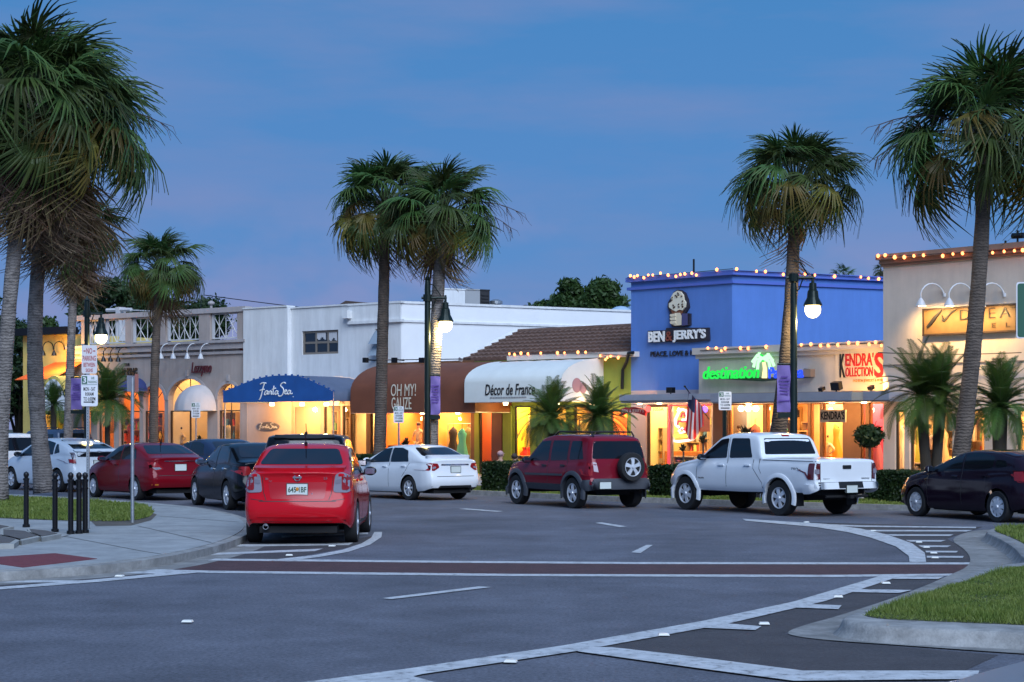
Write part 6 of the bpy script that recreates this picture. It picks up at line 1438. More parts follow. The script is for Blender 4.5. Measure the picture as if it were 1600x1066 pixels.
# white sedan across the street
WHP = paint('white_paint', (.74, .76, .78), 0.0, .3); 
sp = sedan(4.54, 1.76, 1.47, 2.6, 1.0, .315, deck=1.09, bz=.96, roof=(1.4, 2.25), rg=.48, cowl=3.3, hood=.98, rf=.66, spokes=7, wstyle='thin')
c = Car('white_sedan', 'white sedan with red tail lights and a boot spoiler parked across the street', 'car', sp, WHP, G(642, 781.5), 38, .985)
c.sp['bow'] = .1
SIDE = [[(1.06, 1.02), (1.92, 1.0), (1.92, 1.385), (1.5, 1.385), (1.2, 1.31)], [(1.98, 1.0), (3.05, .97), (2.65, 1.19), (2.35, 1.345), (1.98, 1.385)]]
dress_sedan(c, 1.47, 1.09, .96, .98, [([(.50, .88), (.66, .79), (.86, .80), (.86, .93), (.74, .99), (.55, .98)], [(.60, .86), (.70, .83), (.72, .88), (.62, .91)])], .82, SIDE, (.67, .53), (1.17, 1.39), [[(1.95, 1.36), (1.95, .9), (1.93, .34)], [(1.02, .98), (1.12, .8), (1.3, .62)], [(3.12, .95), (3.15, .6), (3.1, .34)]], [(1.15, .88), (2.05, .86)])
c.decal([(-.66, 1.09), (.66, 1.09), (.68, 1.115), (-.68, 1.115)], 'rear', WHP, 'boot_spoiler', .09, None, .07, .01); c.decal([(-.45, .93), (.45, .93), (.44, .965), (-.44, .965)], 'rear', CHROME, 'boot_trim', .012, None, .08, .01)
c.decal([(-.55, .28), (.55, .28), (.5, .40), (-.5, .40)], 'rear', TRIM, 'rear_valance', .006, None, .1, .01); exhaust(c, .06, -.5, .28)
# dark red sedan behind the signpost
DRP = paint('dark_red_paint', (.17, .004, .010), .2, .25)
sp = sedan(4.37, 1.70, 1.46, 2.57, .95, .30, deck=1.10, bz=.98, roof=(1.35, 2.2), rg=.42, cowl=3.2, hood=.98, rf=.66, spokes=9)
c = Car('dark_red_sedan', 'dark red sedan parked on the left beyond the thin grey signpost', 'car', sp, DRP, G(215, 782), 37, 1.03)
SIDE = [[(.95, 1.05), (1.85, 1.02), (1.85, 1.38), (1.45, 1.38), (1.1, 1.29)], [(1.92, 1.02), (2.95, .98), (2.6, 1.19), (2.3, 1.34), (1.92, 1.38)]]
dress_sedan(c, 1.46, 1.10, .98, .98, [([(.44, .80), (.62, .74), (.84, .86), (.84, .98), (.62, .97)], [(.50, .81), (.66, .78), (.74, .84), (.56, .85)])], .84, SIDE, (.66, .52), (1.175, 1.385), [[(1.88, 1.36), (1.88, .9), (1.86, .34)], [(.95, .98), (1.05, .8), (1.25, .6)]], [(1.08, .9), (1.98, .88)], (2.8, 1.0))
c.strip([(-.42, 1.0), (.42, 1.0)], 'rear', CHROME, 'boot_trim', .02, .01); aerial(c, 1.2, .22, -.12)
c.decal([(-.75, .40), (-.60, .40), (-.60, .43), (-.75, .43)], 'rear', AMBER, 'rear_reflector', .008, None, .07, .01); c.decal([(.75, .40), (.60, .40), (.60, .43), (.75, .43)], 'rear', AMBER, 'rear_reflector', .008, None, .07, .01)
# black sedan between the red cars
BKP = paint('black_paint', (.004, .005, .008), .3, .2)
sp = sedan(4.7, 1.80, 1.50, 2.75, 1.02, .33, deck=1.10, bz=.99, roof=(1.45, 2.35), rg=.48, cowl=3.4, hood=1.0, rf=.66, spokes=5)
c = Car('black_sedan', 'glossy black sedan parked just left of the bright red sedan', 'car', sp, BKP, G(359, 797), 25, 1.03)
SIDE = [[(1.05, 1.06), (1.98, 1.03), (1.98, 1.42), (1.5, 1.42), (1.18, 1.33)], [(2.05, 1.03), (3.15, 1.0), (2.78, 1.21), (2.45, 1.38), (2.05, 1.42)]]
dress_sedan(c, 1.50, 1.10, .99, 1.0, [([(.56, .82), (.74, .78), (.87, .86), (.87, .98), (.62, .99)], None)], .84, SIDE, (.68, .54), (1.18, 1.42), [[(2.02, 1.4), (2.02, .9), (2.0, .34)], [(1.02, 1.0), (1.12, .8), (1.35, .62)]], [(1.15, .9), (2.1, .88)], (3.0, 1.02), mm=CHROME)
# blue-black sedan roof seen between them
NVP = paint('midnight_blue_paint', (.02, .035, .08), .4, .22)
sp = sedan(4.5, 1.76, 1.46, 2.65, 1.0, .31, roof=(1.4, 2.25), rg=.45, cowl=3.3)
c = Car('midnight_blue_sedan', 'midnight blue sedan whose roof shows between the dark red and black sedans', 'car', sp, NVP, G(322, 772), 38, 1.08)
dress_sedan(c, 1.46, 1.08, .98, .98, [([(.5, .82), (.7, .78), (.86, .86), (.86, .96), (.6, .97)], None)], .83, SIDE and [[(1.06, 1.02), (1.92, 1.0), (1.92, 1.375), (1.5, 1.375), (1.2, 1.30)], [(1.98, 1.0), (3.05, .97), (2.65, 1.19), (2.35, 1.335), (1.98, 1.375)]], (.66, .52), (1.16, 1.38), [], [(1.15, .88), (2.05, .86)])
# white hatchback (fastback)
LBP = paint('pale_white_paint', (.66, .72, .78), 0.05, .3)
sp = sedan(4.45, 1.73, 1.50, 2.7, .85, .315, deck=1.10, bz=.98, roof=(1.6, 2.1), rg=.2, cowl=3.4, hood=1.0, rf=.64, spokes=6,
  top=[(0, 1.10), (.04, 1.14), (.12, 1.16), (.9, 1.40), (1.5, 1.49), (2.0, 1.50), (2.4, 1.46), (3.5, 1.03), (3.9, .92), (4.3, .76), (4.45, .66)])
c = Car('white_hatchback', 'white fastback hatchback parked behind the leaning palm trunk', 'car', sp, LBP, G(93, 769), 43, 1.06)
for q in [[(.80, 1.10), (1.10, 1.05), (1.10, 1.33), (1.0, 1.33)], [(1.16, 1.04), (2.0, 1.0), (2.0, 1.42), (1.6, 1.42), (1.18, 1.36)], [(2.06, 1.0), (3.15, .97), (2.8, 1.15), (2.4, 1.36), (2.06, 1.42)]]: c.decal(q, 'left', CARGL, 'side_window', .004, None, .08, .01, True, .04)
c.decal([(-.62, 1.175), (.62, 1.175), (.52, 1.44), (-.52, 1.44)], 'rear', CARGL, 'rear_window', .005, None, .1, .01, False, .05); c.decal([(-.62, .98), (.62, .98), (.64, 1.10), (-.64, 1.10)], 'rear', CARGL, 'lower_rear_window', .005, None, .1, .01, False, .03)
c.decal([(-.66, 1.10), (.66, 1.10), (.66, 1.155), (-.66, 1.155)], 'rear', LBP, 'spoiler', .05, None, .08, .01)
for sd in (1, -1):
    o = c.decal([(sd*.66, .78), (sd*.84, .80), (sd*.82, 1.10), (sd*.68, 1.10)], 'rear', CLEARLENS, 'tail_light', .010, None, .06, .02, False, .03); c.decal([(sd*.68, .80), (sd*.8, .82), (sd*.8, .92), (sd*.68, .91)], 'rear', REDLENS, 'red_lens', .016, o, .06, .01)
c.plate(.80, .31, .16); c.mirrors(3.0, 1.0, TRIM); c.handles([(1.25, .92), (2.15, .9)], LBP); c.strip([(2.03, 1.4), (2.03, .9), (2.0, .34)], 'left', TRIM, 'door_gap', .012, .002, True)
c.decal([(-.6, .40), (-.5, .40), (-.5, .47), (-.6, .47)], 'rear', mat('blue_sticker', (.05, .2, .6), .5), 'sticker', .005, None, .1, .01)
# SUV prototype numbers
def suv(L, W, H, wb, xr, R, **k):
    d = dict(L=L, W=W, R=R, wb=wb, xr=xr, top=[(0, H-.10), (.1, H-.03), (.6, H), (L*.5, H), (L*.58, H-.06), (L*.74, 1.13), (L*.8, 1.06), (L-.25, .95), (L-.05, .84), (L, .72)],
       belt=[(0, 1.08), (1, 1.05), (L*.7, 1.0), (L*.8, .93), (L-.1, .78), (L, .68)], plan=[(0, .9), (.05, .93), (.2, .97), (.6, 1.0), (L-.9, 1.0), (L-.4, .96), (L-.1, .86), (L, .8)],
       bot=[(0, .42), (.3, .36), (L/2, .30), (L-.4, .33), (L, .42)], tail=[(.3, .12), (.45, .0), (.66, .0), (.70, .05), (1.0, .08), (1.1, .10), (H, .36)], ft=1.1,
       nose=[(.2, .1), (.4, 0), (.7, .02), (1.0, .2)], tum=.22, crown=.07, anchor=(xr, W/2-.1, 0)); d.update(k); return d
def dress_suv(c, H, side, rear, plz, lights, mm=None):
    for q in side: c.decal(q, 'left', CARGL, 'side_window', .004, None, .08, .01, True, .04)
    c.decal(rear, 'rear', CARGL, 'rear_window', .005, None, .1, .01, False, .05); c.decal([(-.68, 1.17), (.68, 1.17), (.58, H-.09), (-.58, H-.09)], 'front', CARGL, 'windscreen', .005, None, .1, .01, False, .06)
    for q in lights:
        for sd in (1, -1): c.decal([(sd*a, b) for a, b in q], 'rear', REDLENS, 'tail_light', .010, None, .06, .02, False, .03)
    if plz: c.plate(plz, .31, .16)
    c.mirrors(c.sp['L']*.66, 1.08, mm or c.paint)
# black-roofed SUV ahead of the red sedan
sp = suv(4.7, 1.92, 1.76, 2.75, .95, .36, tum=.16, rimm=RIM); sp['anchor'] = (sp['xr'], 0, 0)
c = Car('black_suv', 'black sport utility vehicle parked nose to tail ahead of the bright red sedan', 'car', sp, BKP, (-4.30, 36.3, 0), 1.5, 1.0)
dress_suv(c, 1.76, [[(.35, 1.15), (1.0, 1.12), (1.0, 1.58), (.5, 1.58)], [(1.06, 1.12), (1.95, 1.08), (1.95, 1.64), (1.06, 1.64)], [(2.02, 1.08), (3.2, 1.06), (2.85, 1.35), (2.5, 1.6), (2.02, 1.64)]], [(-.70, 1.16), (.70, 1.16), (.60, 1.62), (-.60, 1.62)], .85, [[(.78, .85), (.93, .85), (.93, 1.15), (.80, 1.15)]])
c.decal([(-.62, 1.655), (.62, 1.655), (.60, 1.70), (-.60, 1.70)], 'rear', TRIM, 'roof_spoiler', .06, None, .1, .01); aerial(c, .75, .22, -.1)
# white SUV and dark SUV at the far left
sp = suv(4.8, 1.9, 1.78, 2.8, .95, .36)
c = Car('white_suv', 'white sport utility vehicle at the far left edge behind a trunk', 'car', sp, WHP, G(-22, 756), 42, .96)
dress_suv(c, 1.78, [[(.4, 1.15), (1.0, 1.12), (1.0, 1.6), (.55, 1.6)], [(1.06, 1.12), (1.95, 1.08), (1.95, 1.64), (1.06, 1.64)], [(2.02, 1.08), (3.2, 1.06), (2.85, 1.35), (2.5, 1.6), (2.02, 1.64)]], [(-.70, 1.16), (.70, 1.16), (.60, 1.62), (-.60, 1.62)], .85, [[(.78, .9), (.93, .9), (.93, 1.3), (.80, 1.3)]])
SBP = paint('steel_blue_paint', (.05, .08, .14), .4, .25)
sp = suv(4.8, 1.9, 1.85, 2.8, .95, .36)
c = Car('dark_blue_suv', 'dark blue sport utility vehicle with roof rails beyond the white one', 'car', sp, SBP, G(72, 746), 42, 1.0)
dress_suv(c, 1.85, [[(.4, 1.15), (1.0, 1.12), (1.0, 1.64), (.55, 1.64)], [(1.06, 1.12), (1.95, 1.08), (1.95, 1.7), (1.06, 1.7)], [(2.02, 1.08), (3.2, 1.06), (2.85, 1.38), (2.5, 1.66), (2.02, 1.7)]], [(-.70, 1.16), (.70, 1.16), (.60, 1.68), (-.60, 1.68)], .85, [[(.78, .9), (.93, .9), (.93, 1.3), (.80, 1.3)]])
for y in (.55, -.55):
    mb = MB(); mb.tube([(.5, y, 1.80), (.6, y, 1.89), (2.2, y, 1.89), (2.35, y, 1.80)], .02, 6); mb.build('roof_rail', TRIM, c.root)
# ------------------------------------------------------------------ dark red boxy SUV with a spare wheel
MRP = paint('maroon_paint', (.19, .010, .022), .3, .32); GRYP = mat('grey_cladding', (.045, .05, .062), .6, var=.1)
sp = suv(4.30, 1.76, 1.74, 2.65, .80, .365, top=[(0, 1.60), (.1, 1.68), (.5, 1.73), (2.0, 1.74), (2.4, 1.68), (3.05, 1.17), (3.25, 1.12), (4.0, 1.03), (4.2, .98), (4.30, .82)],
   belt=[(0, 1.10), (1, 1.08), (3.0, 1.06), (3.3, 1.03), (4.1, .93), (4.3, .78)], tail=[(.3, .10), (.42, .0), (.62, .0), (.66, .06), (1.05, .07), (1.12, .09), (1.74, .22)], tum=.2, tw=.77, rf=.62, ww=.23, spokes=5, Ra=.43, bot=[(0, .46), (.3, .42), (2.1, .40), (3.9, .42), (4.3, .48)])
c = Car('maroon_suv', 'boxy maroon sport utility vehicle with a spare wheel on its tailgate', 'car', sp, MRP, G(899, 794.5), 29.5, 1.0)
dress_suv(c, 1.74, [[(.42, 1.16), (1.02, 1.14), (1.02, 1.58), (.58, 1.58)], [(1.12, 1.13), (1.88, 1.11), (1.88, 1.59), (1.12, 1.59)], [(1.98, 1.11), (2.95, 1.09), (2.8, 1.22), (2.45, 1.56), (1.98, 1.59)]], [(-.72, 1.17), (.72, 1.17), (.64, 1.58), (-.64, 1.58)], None, [[(.73, .78), (.86, .78), (.86, 1.06), (.74, 1.06)]], TRIM)
for xw_ in (.80, 3.45): c.flare(xw_, GRYP, .09, .05)
c.decal([(-.75, .44), (.75, .44), (.75, .68), (-.75, .68)], 'rear', GRYP, 'rear_bumper', .07, None, .1, .07, False, .04); c.decal([(-.04, .45), (.36, .45), (.32, .68), (-.04, .68)], 'left', GRYP, 'bumper_end', .05, None, .08, .04, True, .04)
c.decal([(1.25, .42), (3.0, .42), (3.0, .56), (1.25, .56)], 'left', GRYP, 'sill_cladding', .02, None, .1, .01, True, .02)
o, x_ = c.plate(.56, .31, .155, y=.50, off=.10)
sw_ = make_wheel(c.root, (-.11, -.18, .98), .335, .2, 5, .66, 1, 'wide'); sw_.rotation_euler = (0, 0, radians(90)); sw_.name = 'spare_wheel'
mb = MB(); mb.tube([(-.05, -.18, .98), (.1, -.18, .98)], .06, 10); mb.build('spare_wheel_mount', TRIM, c.root)
for y in (.56, -.56):
    mb = MB(); mb.tube([(.35, y, 1.69), (.45, y, 1.79), (1.9, y, 1.80), (2.1, y, 1.70)], .022, 6); mb.build('roof_rail', TRIM, c.root)
mb = MB(); mb.tube([(.6, -.56, 1.79), (.6, .56, 1.79)], .02, 6); mb.tube([(1.6, -.56, 1.79), (1.6, .56, 1.79)], .02, 6); mb.build('roof_crossbar', TRIM, c.root)
for x0 in (1.08, 1.93): c.strip([(x0, 1.6), (x0, 1.0), (x0-.0, .6)], 'left', TRIM, 'door_gap', .012, .002, True)
c.handles([(1.14, .98), (2.0, .97)], TRIM); c.strip([(1.25, .78), (3.0, .77)], 'left', GRYP, 'side_moulding', .05, .01, True)
c.decal([(.58, .86), (.70, .88), (.72, 1.10), (.63, 1.08)], 'rear', mat('sticker_white', (.55, .45, .48), .6), 'sticker', .004, None, .1, .01)
for sd in (1, -1): c.decal([(sd*.52, .78), (sd*.72, .76), (sd*.72, .92), (sd*.56, .93)], 'front', CLEARLENS, 'headlight', .01, None, .07, .02, False, .05)
c.decal([(3.95, .80), (4.18, .80), (4.16, .90), (4.0, .91)], 'left', CLEARLENS, 'side_headlight', .008, None, .07, .01, True, .02)
# ------------------------------------------------------------------ white pickup
sp = dict(L=5.29, W=1.86, R=.385, Ra=.45, wb=3.23, xr=1.18, top=[(0, 1.17), (.03, 1.235), (1.2, 1.25), (1.78, 1.26), (1.80, 1.27), (1.93, 1.66), (2.05, 1.755), (2.5, 1.79), (3.0, 1.78), (3.3, 1.70), (3.95, 1.27), (4.15, 1.20), (4.9, 1.09), (5.15, 1.02), (5.29, .85)], sm=.03,
   belt=[(0, 1.16), (1.8, 1.18), (2.1, 1.17), (3.9, 1.12), (4.3, 1.07), (5.1, .93), (5.29, .8)], plan=[(0, .94), (.04, .965), (.15, .98), (.5, 1.0), (4.4, 1.0), (4.9, .96), (5.18, .86), (5.29, .8)], bot=[(0, .60), (.2, .52), (2.5, .48), (4.8, .48), (5.29, .55)],
   tail=[(.3, .06), (.5, .0), (.64, .0), (.70, .0), (.72, .05), (1.15, .05), (1.3, .05)], ft=.5, nose=[(.3, .06), (.6, 0), (.8, .02), (1.1, .2)], tum=.19, crown=.055, bow=.03, nbow=.2, tw=.80, ww=.25, rf=.60, spokes=6, anchor=(1.18, .83, 0))
c = Car('white_pickup', 'white double cab pickup truck with a covered bed parked across the street', 'pickup truck', sp, WHP, G(1221, 806), 32.5, 1.0)
for q in [[(2.10, 1.24), (2.88, 1.22), (2.88, 1.66), (2.28, 1.66)], [(2.98, 1.22), (3.88, 1.19), (3.72, 1.32), (3.25, 1.63), (2.98, 1.66)]]: c.decal(q, 'left', CARGL, 'side_window', .005, None, .08, .01, True, .05)
c.decal([(-.74, 1.31), (.74, 1.31), (.66, 1.66), (-.66, 1.66)], 'rear', CARGL, 'rear_window', .006, None, .1, .01, False, .05); c.decal([(-.7, 1.29), (.7, 1.29), (.6, 1.68), (-.6, 1.68)], 'front', CARGL, 'windscreen', .006, None, .1, .01, False, .05)
for xw_ in (1.18, 4.41): c.flare(xw_, WHP, .08, .03)
c.decal([(-.80, .50), (.80, .50), (.80, .70), (-.80, .70)], 'rear', WHP, 'rear_bumper', .10, None, .1, .1, False, .04); c.decal([(-.06, .51), (.42, .51), (.36, .70), (-.06, .70)], 'left', WHP, 'bumper_end', .05, None, .08, .04, True, .04); c.decal([(-.34, .62), (.34, .62), (.34, .71), (-.34, .71)], 'rear', TRIM, 'bumper_step', .108, None, .1, .01)
c.decal([(-.80, .715), (.80, .715), (.80, .745), (-.80, .745)], 'rear', TRIM, 'tailgate_gap', .006, None, .1, .01)
for sd in (1, -1):
    o = c.decal([(sd*.745, .80), (sd*.915, .80), (sd*.915, 1.14), (sd*.745, 1.14)], 'rear', mat('smoked_red_lens', (.10, .01, .012), .15, coat=1), 'tail_light', .012, None, .06, .02, False, .03); c.decal([(sd*.77, .92), (sd*.87, .92), (sd*.87, 1.02), (sd*.77, 1.02)], 'rear', CLEARLENS, 'clear_lens', .018, o, .06, .01, False, .02)
    c.strip([(sd*.735, 1.16), (sd*.735, .75)], 'rear', TRIM, 'tailgate_gap', .012, .002)
c.decal([(.10, .80), (.26, .80), (.26, 1.14), (.10, 1.14)], 'left', mat('smoked_red_lens', (.10, .01, .012)), 'side_lens', .01, None, .07, .01, True, .03)
c.decal([(-.12, 1.02), (.12, 1.02), (.12, 1.10), (-.12, 1.10)], 'rear', TRIM, 'tailgate_handle', .012, None, .07, .01, False, .02)
c.strip([(.02, 1.185), (1.76, 1.195)], 'left', TRIM, 'bed_cover_gap', .014, .003, True); c.decal([(-.1, 1.70), (.1, 1.70), (.1, 1.735), (-.1, 1.735)], 'rear', REDLENS, 'brake_light', .015, None, .07, .01)
for g in ([(2.95, 1.68), (2.93, 1.1), (2.93, .58)], [(2.05, 1.2), (2.02, 1.0), (1.72, .7), (1.70, .58)], [(3.98, 1.1), (3.98, .58)], [(1.84, 1.22), (1.82, 1.0), (1.75, .9)]): c.strip(g, 'left', TRIM, 'door_gap', .012, .002, True)
c.handles([(2.12, 1.05), (3.02, 1.04)], WHP); c.mirrors(3.72, 1.20, TRIM)
c.plate(.60, .31, .155, off=.115)
mb = MB(); mb.box(-.12, .3, -.05, .05, .40, .47); mb.tube([(.05, -.6, .44), (.05, .6, .44)], .03, 8); mb.build('tow_bar', UNDER, c.root); exhaust(c, .3, -.6, .42)
for yy, s_ in ((.66, 'TACOMA'), (-.42, 'PRERUNNER')):
    h = c.bvh.ray_cast(Vector((-2, yy, .80)), Vector((1, 0, 0)))[0]; text('badge_lettering', s_, (h.x-.003, yy, .80), (0, -1, 0), (0, 0, 1), w=.24, h=.03, m=GALV, parent=c.root, ext=.004)
h = c.bvh.ray_cast(Vector((.42, 4, 1.0)), Vector((0, -1, 0)))[0]; text('badge_lettering', 'TRD', (.78, h.y+.002, .99), (-1, 0, 0), (0, 0, 1), w=.22, h=.055, m=TRIM, parent=c.root, ext=.003, shear=.2); text('badge_lettering', 'OFF ROAD', (.66, h.y+.002, .945), (-1, 0, 0), (0, 0, 1), w=.2, h=.03, m=TRIM, parent=c.root, ext=.003)
h = c.bvh.ray_cast(Vector((3.85, 4, .78)), Vector((0, -1, 0)))[0]; text('badge_lettering', 'TACOMA', (3.92, h.y+.004, .74), (-1, 0, 0), (0, 0, 1), w=.22, h=.035, m=TRIM, parent=c.root, ext=.003)
for sd in (1, -1):
    mb = MB(); mb.box(.70, .72, sd*.62, sd*.90, .22, .52); mb.build('mud_flap', TRIM, c.root)
# ------------------------------------------------------------------ dark hatchback on the right
PLM = paint('dark_plum_paint', (.016, .008, .016), .35, .22)
sp = sedan(4.40, 1.82, 1.47, 2.65, .86, .32, deck=1.08, bz=1.0, roof=(1.3, 2.1), rg=.2, cowl=3.25, hood=1.0, rf=.66, spokes=9,
   top=[(0, 1.05), (.06, 1.12), (.15, 1.18), (.45, 1.37), (.95, 1.45), (1.6, 1.47), (2.0, 1.46), (2.35, 1.39), (3.25, 1.05), (3.6, .98), (4.1, .86), (4.32, .74), (4.40, .62)], belt=[(0, 1.02), (.5, 1.05), (1.4, 1.0), (3.2, .93), (3.9, .80), (4.3, .66), (4.4, .58)])
c = Car('plum_hatchback', 'dark plum hatchback with pale wheel trims parked at the right edge', 'car', sp, PLM, G(1563, 816.5), 24.2, .985)
for q in [[(.62, 1.14), (1.0, 1.10), (1.0, 1.27), (.72, 1.26)], [(1.06, 1.09), (1.98, 1.03), (1.98, 1.40), (1.5, 1.40), (1.06, 1.33)], [(2.05, 1.03), (3.08, .98), (2.75, 1.15), (2.4, 1.33), (2.05, 1.40)]]: c.decal(q, 'left', CARGL, 'side_window', .004, None, .08, .01, True, .05)
c.decal([(-.62, 1.16), (.62, 1.16), (.52, 1.37), (-.52, 1.37)], 'rear', CARGL, 'rear_window', .005, None, .1, .01, False, .05); c.decal([(-.68, 1.10), (.68, 1.10), (.54, 1.39), (-.54, 1.39)], 'front', CARGL, 'windscreen', .005, None, .1, .01, False, .06)
for sd in (1, -1): c.decal([(sd*.62, .84), (sd*.86, .82), (sd*.86, 1.06), (sd*.70, 1.05)], 'rear', REDLENS, 'tail_light', .01, None, .06, .02, False, .03); c.decal([(sd*.55, .70), (sd*.78, .66), (sd*.74, .80), (sd*.58, .80)], 'front', CLEARLENS, 'headlight', .01, None, .07, .02, False, .03)
c.decal([(3.92, .70), (4.2, .68), (4.1, .78), (3.85, .83)], 'left', CLEARLENS, 'side_headlight', .01, None, .06, .01, True, .02); c.decal([(.08, .84), (.36, .86), (.42, 1.03), (.2, 1.05)], 'left', REDLENS, 'side_tail_light', .01, None, .06, .01, True, .02)
c.strip([(2.02, 1.38), (2.0, .9), (1.98, .34)], 'left', TRIM, 'door_gap', .012, .002, True); c.strip([(3.1, .95), (3.12, .6), (3.08, .34)], 'left', TRIM, 'door_gap', .012, .002, True); c.handles([(1.12, .92), (2.1, .89)], PLM); c.mirrors(2.95, 1.01, PLM); c.plate(.78)
# ------------------------------------------------------------------ silver car whose bonnet corner shows at the bottom right
SLP = mat('silver_grey_paint', (.22, .24, .27), .5, 0, 0, .2, var=.04, vscale=2)
sp = sedan(4.55, 1.78, 1.46, 2.65, 1.0, .315, roof=(1.4, 2.25), rg=.48, cowl=3.3); sp['anchor'] = (4.5, 0, 0)
c = Car('silver_car', 'silver grey car whose bonnet corner fills the bottom right of the view', 'car', sp, SLP, (1.52, 7.40, 0), 62, 1.0)
dress_sedan(c, 1.46, 1.08, .98, .98, [([(.5, .82), (.7, .78), (.86, .86), (.86, .96), (.6, .97)], None)], .83, [[(1.06, 1.02), (1.92, 1.0), (1.92, 1.375), (1.5, 1.375), (1.2, 1.30)], [(1.98, 1.0), (3.05, .97), (2.65, 1.19), (2.35, 1.335), (1.98, 1.375)]], (.66, .52), (1.16, 1.38), [], [(1.15, .88), (2.05, .86)])
for y in (.3, -.3):
    z = c.bvh.ray_cast(Vector((3.75, y, 4)), Vector((0, 0, -1)))[0].z; mb = MB(); mb.ball((3.75, y, z+.005), .03, .022, .018, 8, 6); mb.build('washer_nozzle', TRIM, c.root, True)
# ================================================================== VEGETATION
FROND = leafmat('fan_frond_green', (.040, .088, .028), (.10, .145, .032), .38, .5, 1.5)
FRONDY = leafmat('fan_frond_olive', (.10, .11, .022), (.19, .13, .025), .3, .35, 1.5)
DEADF = leafmat('dead_frond', (.13, .080, .040), (.22, .15, .09), .2, .4, 2.0)
STALK = mat('frond_stalk', (.06, .08, .025), .6)
TRUNK = mat('palm_trunk', (.21, .185, .17), .92, var=.4, vscale=3.2, bump=1.0, bscale=9)
TRUNKB = mat('palm_trunk_brown', (.125, .095, .075), .9, var=.35, vscale=3.0, bump=.8, bscale=9)
def rings(m):
    nt = m.node_tree; N = nt.nodes; K = nt.links; b = N['Principled BSDF']; tc = N.new('ShaderNodeTexCoord'); w = N.new('ShaderNodeTexWave'); w.bands_direction = 'Z'; w.inputs['Scale'].default_value = 4.2; w.inputs['Distortion'].default_value = 5; w.inputs['Detail'].default_value = 4; w.inputs['Detail Scale'].default_value = 2.5
    K.new(tc.outputs['Object'], w.inputs['Vector']); u = N.new('ShaderNodeBump'); u.inputs['Strength'].default_value = .4; u.inputs['Distance'].default_value = .05; K.new(w.outputs['Fac'], u.inputs['Height']); K.new(b.inputs['Normal'].links[0].from_socket, u.inputs['Normal']); K.new(u.outputs[0], b.inputs['Normal'])
    src = b.inputs['Base Color'].links[0].from_socket; x = N.new('ShaderNodeMix'); x.data_type = 'RGBA'; x.blend_type = 'MULTIPLY'; x.inputs[0].default_value = .14; K.new(src, x.inputs[6]); K.new(w.outputs['Color'], x.inputs[7]); K.new(x.outputs[2], b.inputs['Base Color'])
rings(TRUNK); rings(TRUNKB)
speckle(TRUNK, 5.5, .8, (.045, .038, .034), .34, .50); speckle(TRUNKB, 5.5, .6, (.04, .03, .025), .34, .52)
def fan_leaf(seed, bend, nseg=28, pl=1.08, bl=.80, spread=118, close=1.0):
    """a fan palm leaf: stalk along +x, then a pleated fan that droops by bend radians"""
    r = random.Random(seed); mb = MB()
    mb.cur = 1; st = [(pl*t, 0, -.10*bend*t*t) for t in (0, .35, .7, 1.0)]; mb.tube(st, [.028, .02, .016, .014], 4, False); mb.cur = 0
    hub = Vector(st[-1]); B = Matrix.Rotation(bend*.75, 3, 'Y')
    for i in range(nseg):
        a = radians(-spread+2*spread*(i+.5+r.uniform(-.4, .4))/nseg)*close; ln = bl*(.62+.38*cos(a*.72))*(r.uniform(.80, 1.10) if r.random() > .1 else r.uniform(.4, .7)); tw = r.uniform(.4, 2.1)
        rib = cos(a)*.18 if abs(a) < 1.3 else 0
        d = Vector((cos(a), sin(a), 0)); t = Vector((-sin(a), cos(a), 0)); w = radians(spread*close)*2/nseg*.5
        pts = []
        for k, u in enumerate((0.03, .45, .75, 1.0)):
            dr = -(.14*u*u+.62*max(0, u-.45)**2*(1+bend*1.6)*tw)*ln - (.10*abs(sin(a))*u*ln)
            wid = (w*u*ln*1.02 if u < .5 else w*.45*ln*1.0*(1-u)/.5*1.1)+.002
            z = dr-rib*u*u*ln*bend*.6
            pts.append((d*(u*ln)+Vector((0, 0, z)), t*wid))
        fold = Vector((0, 0, -.018))
        vs = []
        for p, wv in pts: vs += [hub+B @ (p-wv+fold), hub+B @ p, hub+B @ (p+wv+fold)]
        fs = []
        for k in range(3):
            for j in range(2): fs.append((k*3+j, k*3+j+1, (k+1)*3+j+1, (k+1)*3+j))
        mb.add(vs, fs)
    return mb
LEAVES = [fan_leaf(10+i, b).mesh('frond', [FROND, STALK]) for i, b in enumerate((.15, .35, .6, .9, 1.2, .15, .35, .6, .9, 1.2))]
LEAVESY = [fan_leaf(30+i, b).mesh('frond', [FRONDY, STALK]) for i, b in enumerate((.9, 1.3))]
LEAVESD = [fan_leaf(50+i, b, 22, .75, 1.15, 75, .62).mesh('dead_frond', [DEADF, DEADF]) for i, b in enumerate((.15, .45))]
def stalk_mesh(seed):
    r = random.Random(seed); mb = MB(); pts = [Vector((0, 0, 0))]; d = Vector((1, 0, .35))
    for i in range(8): d = (d+Vector((0, 0, -.17))).normalized(); pts.append(pts[-1]+d*.27)
    mb.tube(pts, [.016]*6+[.01]*3, 4, False)
    for i in range(3, 9):
        for k in range(4):
            p = pts[i]+Vector((0, 0, 0)); q = p+Vector((r.uniform(-.1, .25), r.uniform(-.22, .22), -r.uniform(.12, .3))); s_ = q+Vector((r.uniform(-.1, .12), r.uniform(-.1, .1), -r.uniform(.15, .35)))
            mb.tube([p, q, s_], [.008, .007, .004], 3, False)
    return mb.mesh('flower_stalk', [mat('dry_stalk', (.07, .05, .05), .8)])
STALKS = [stalk_mesh(1), stalk_mesh(2)]
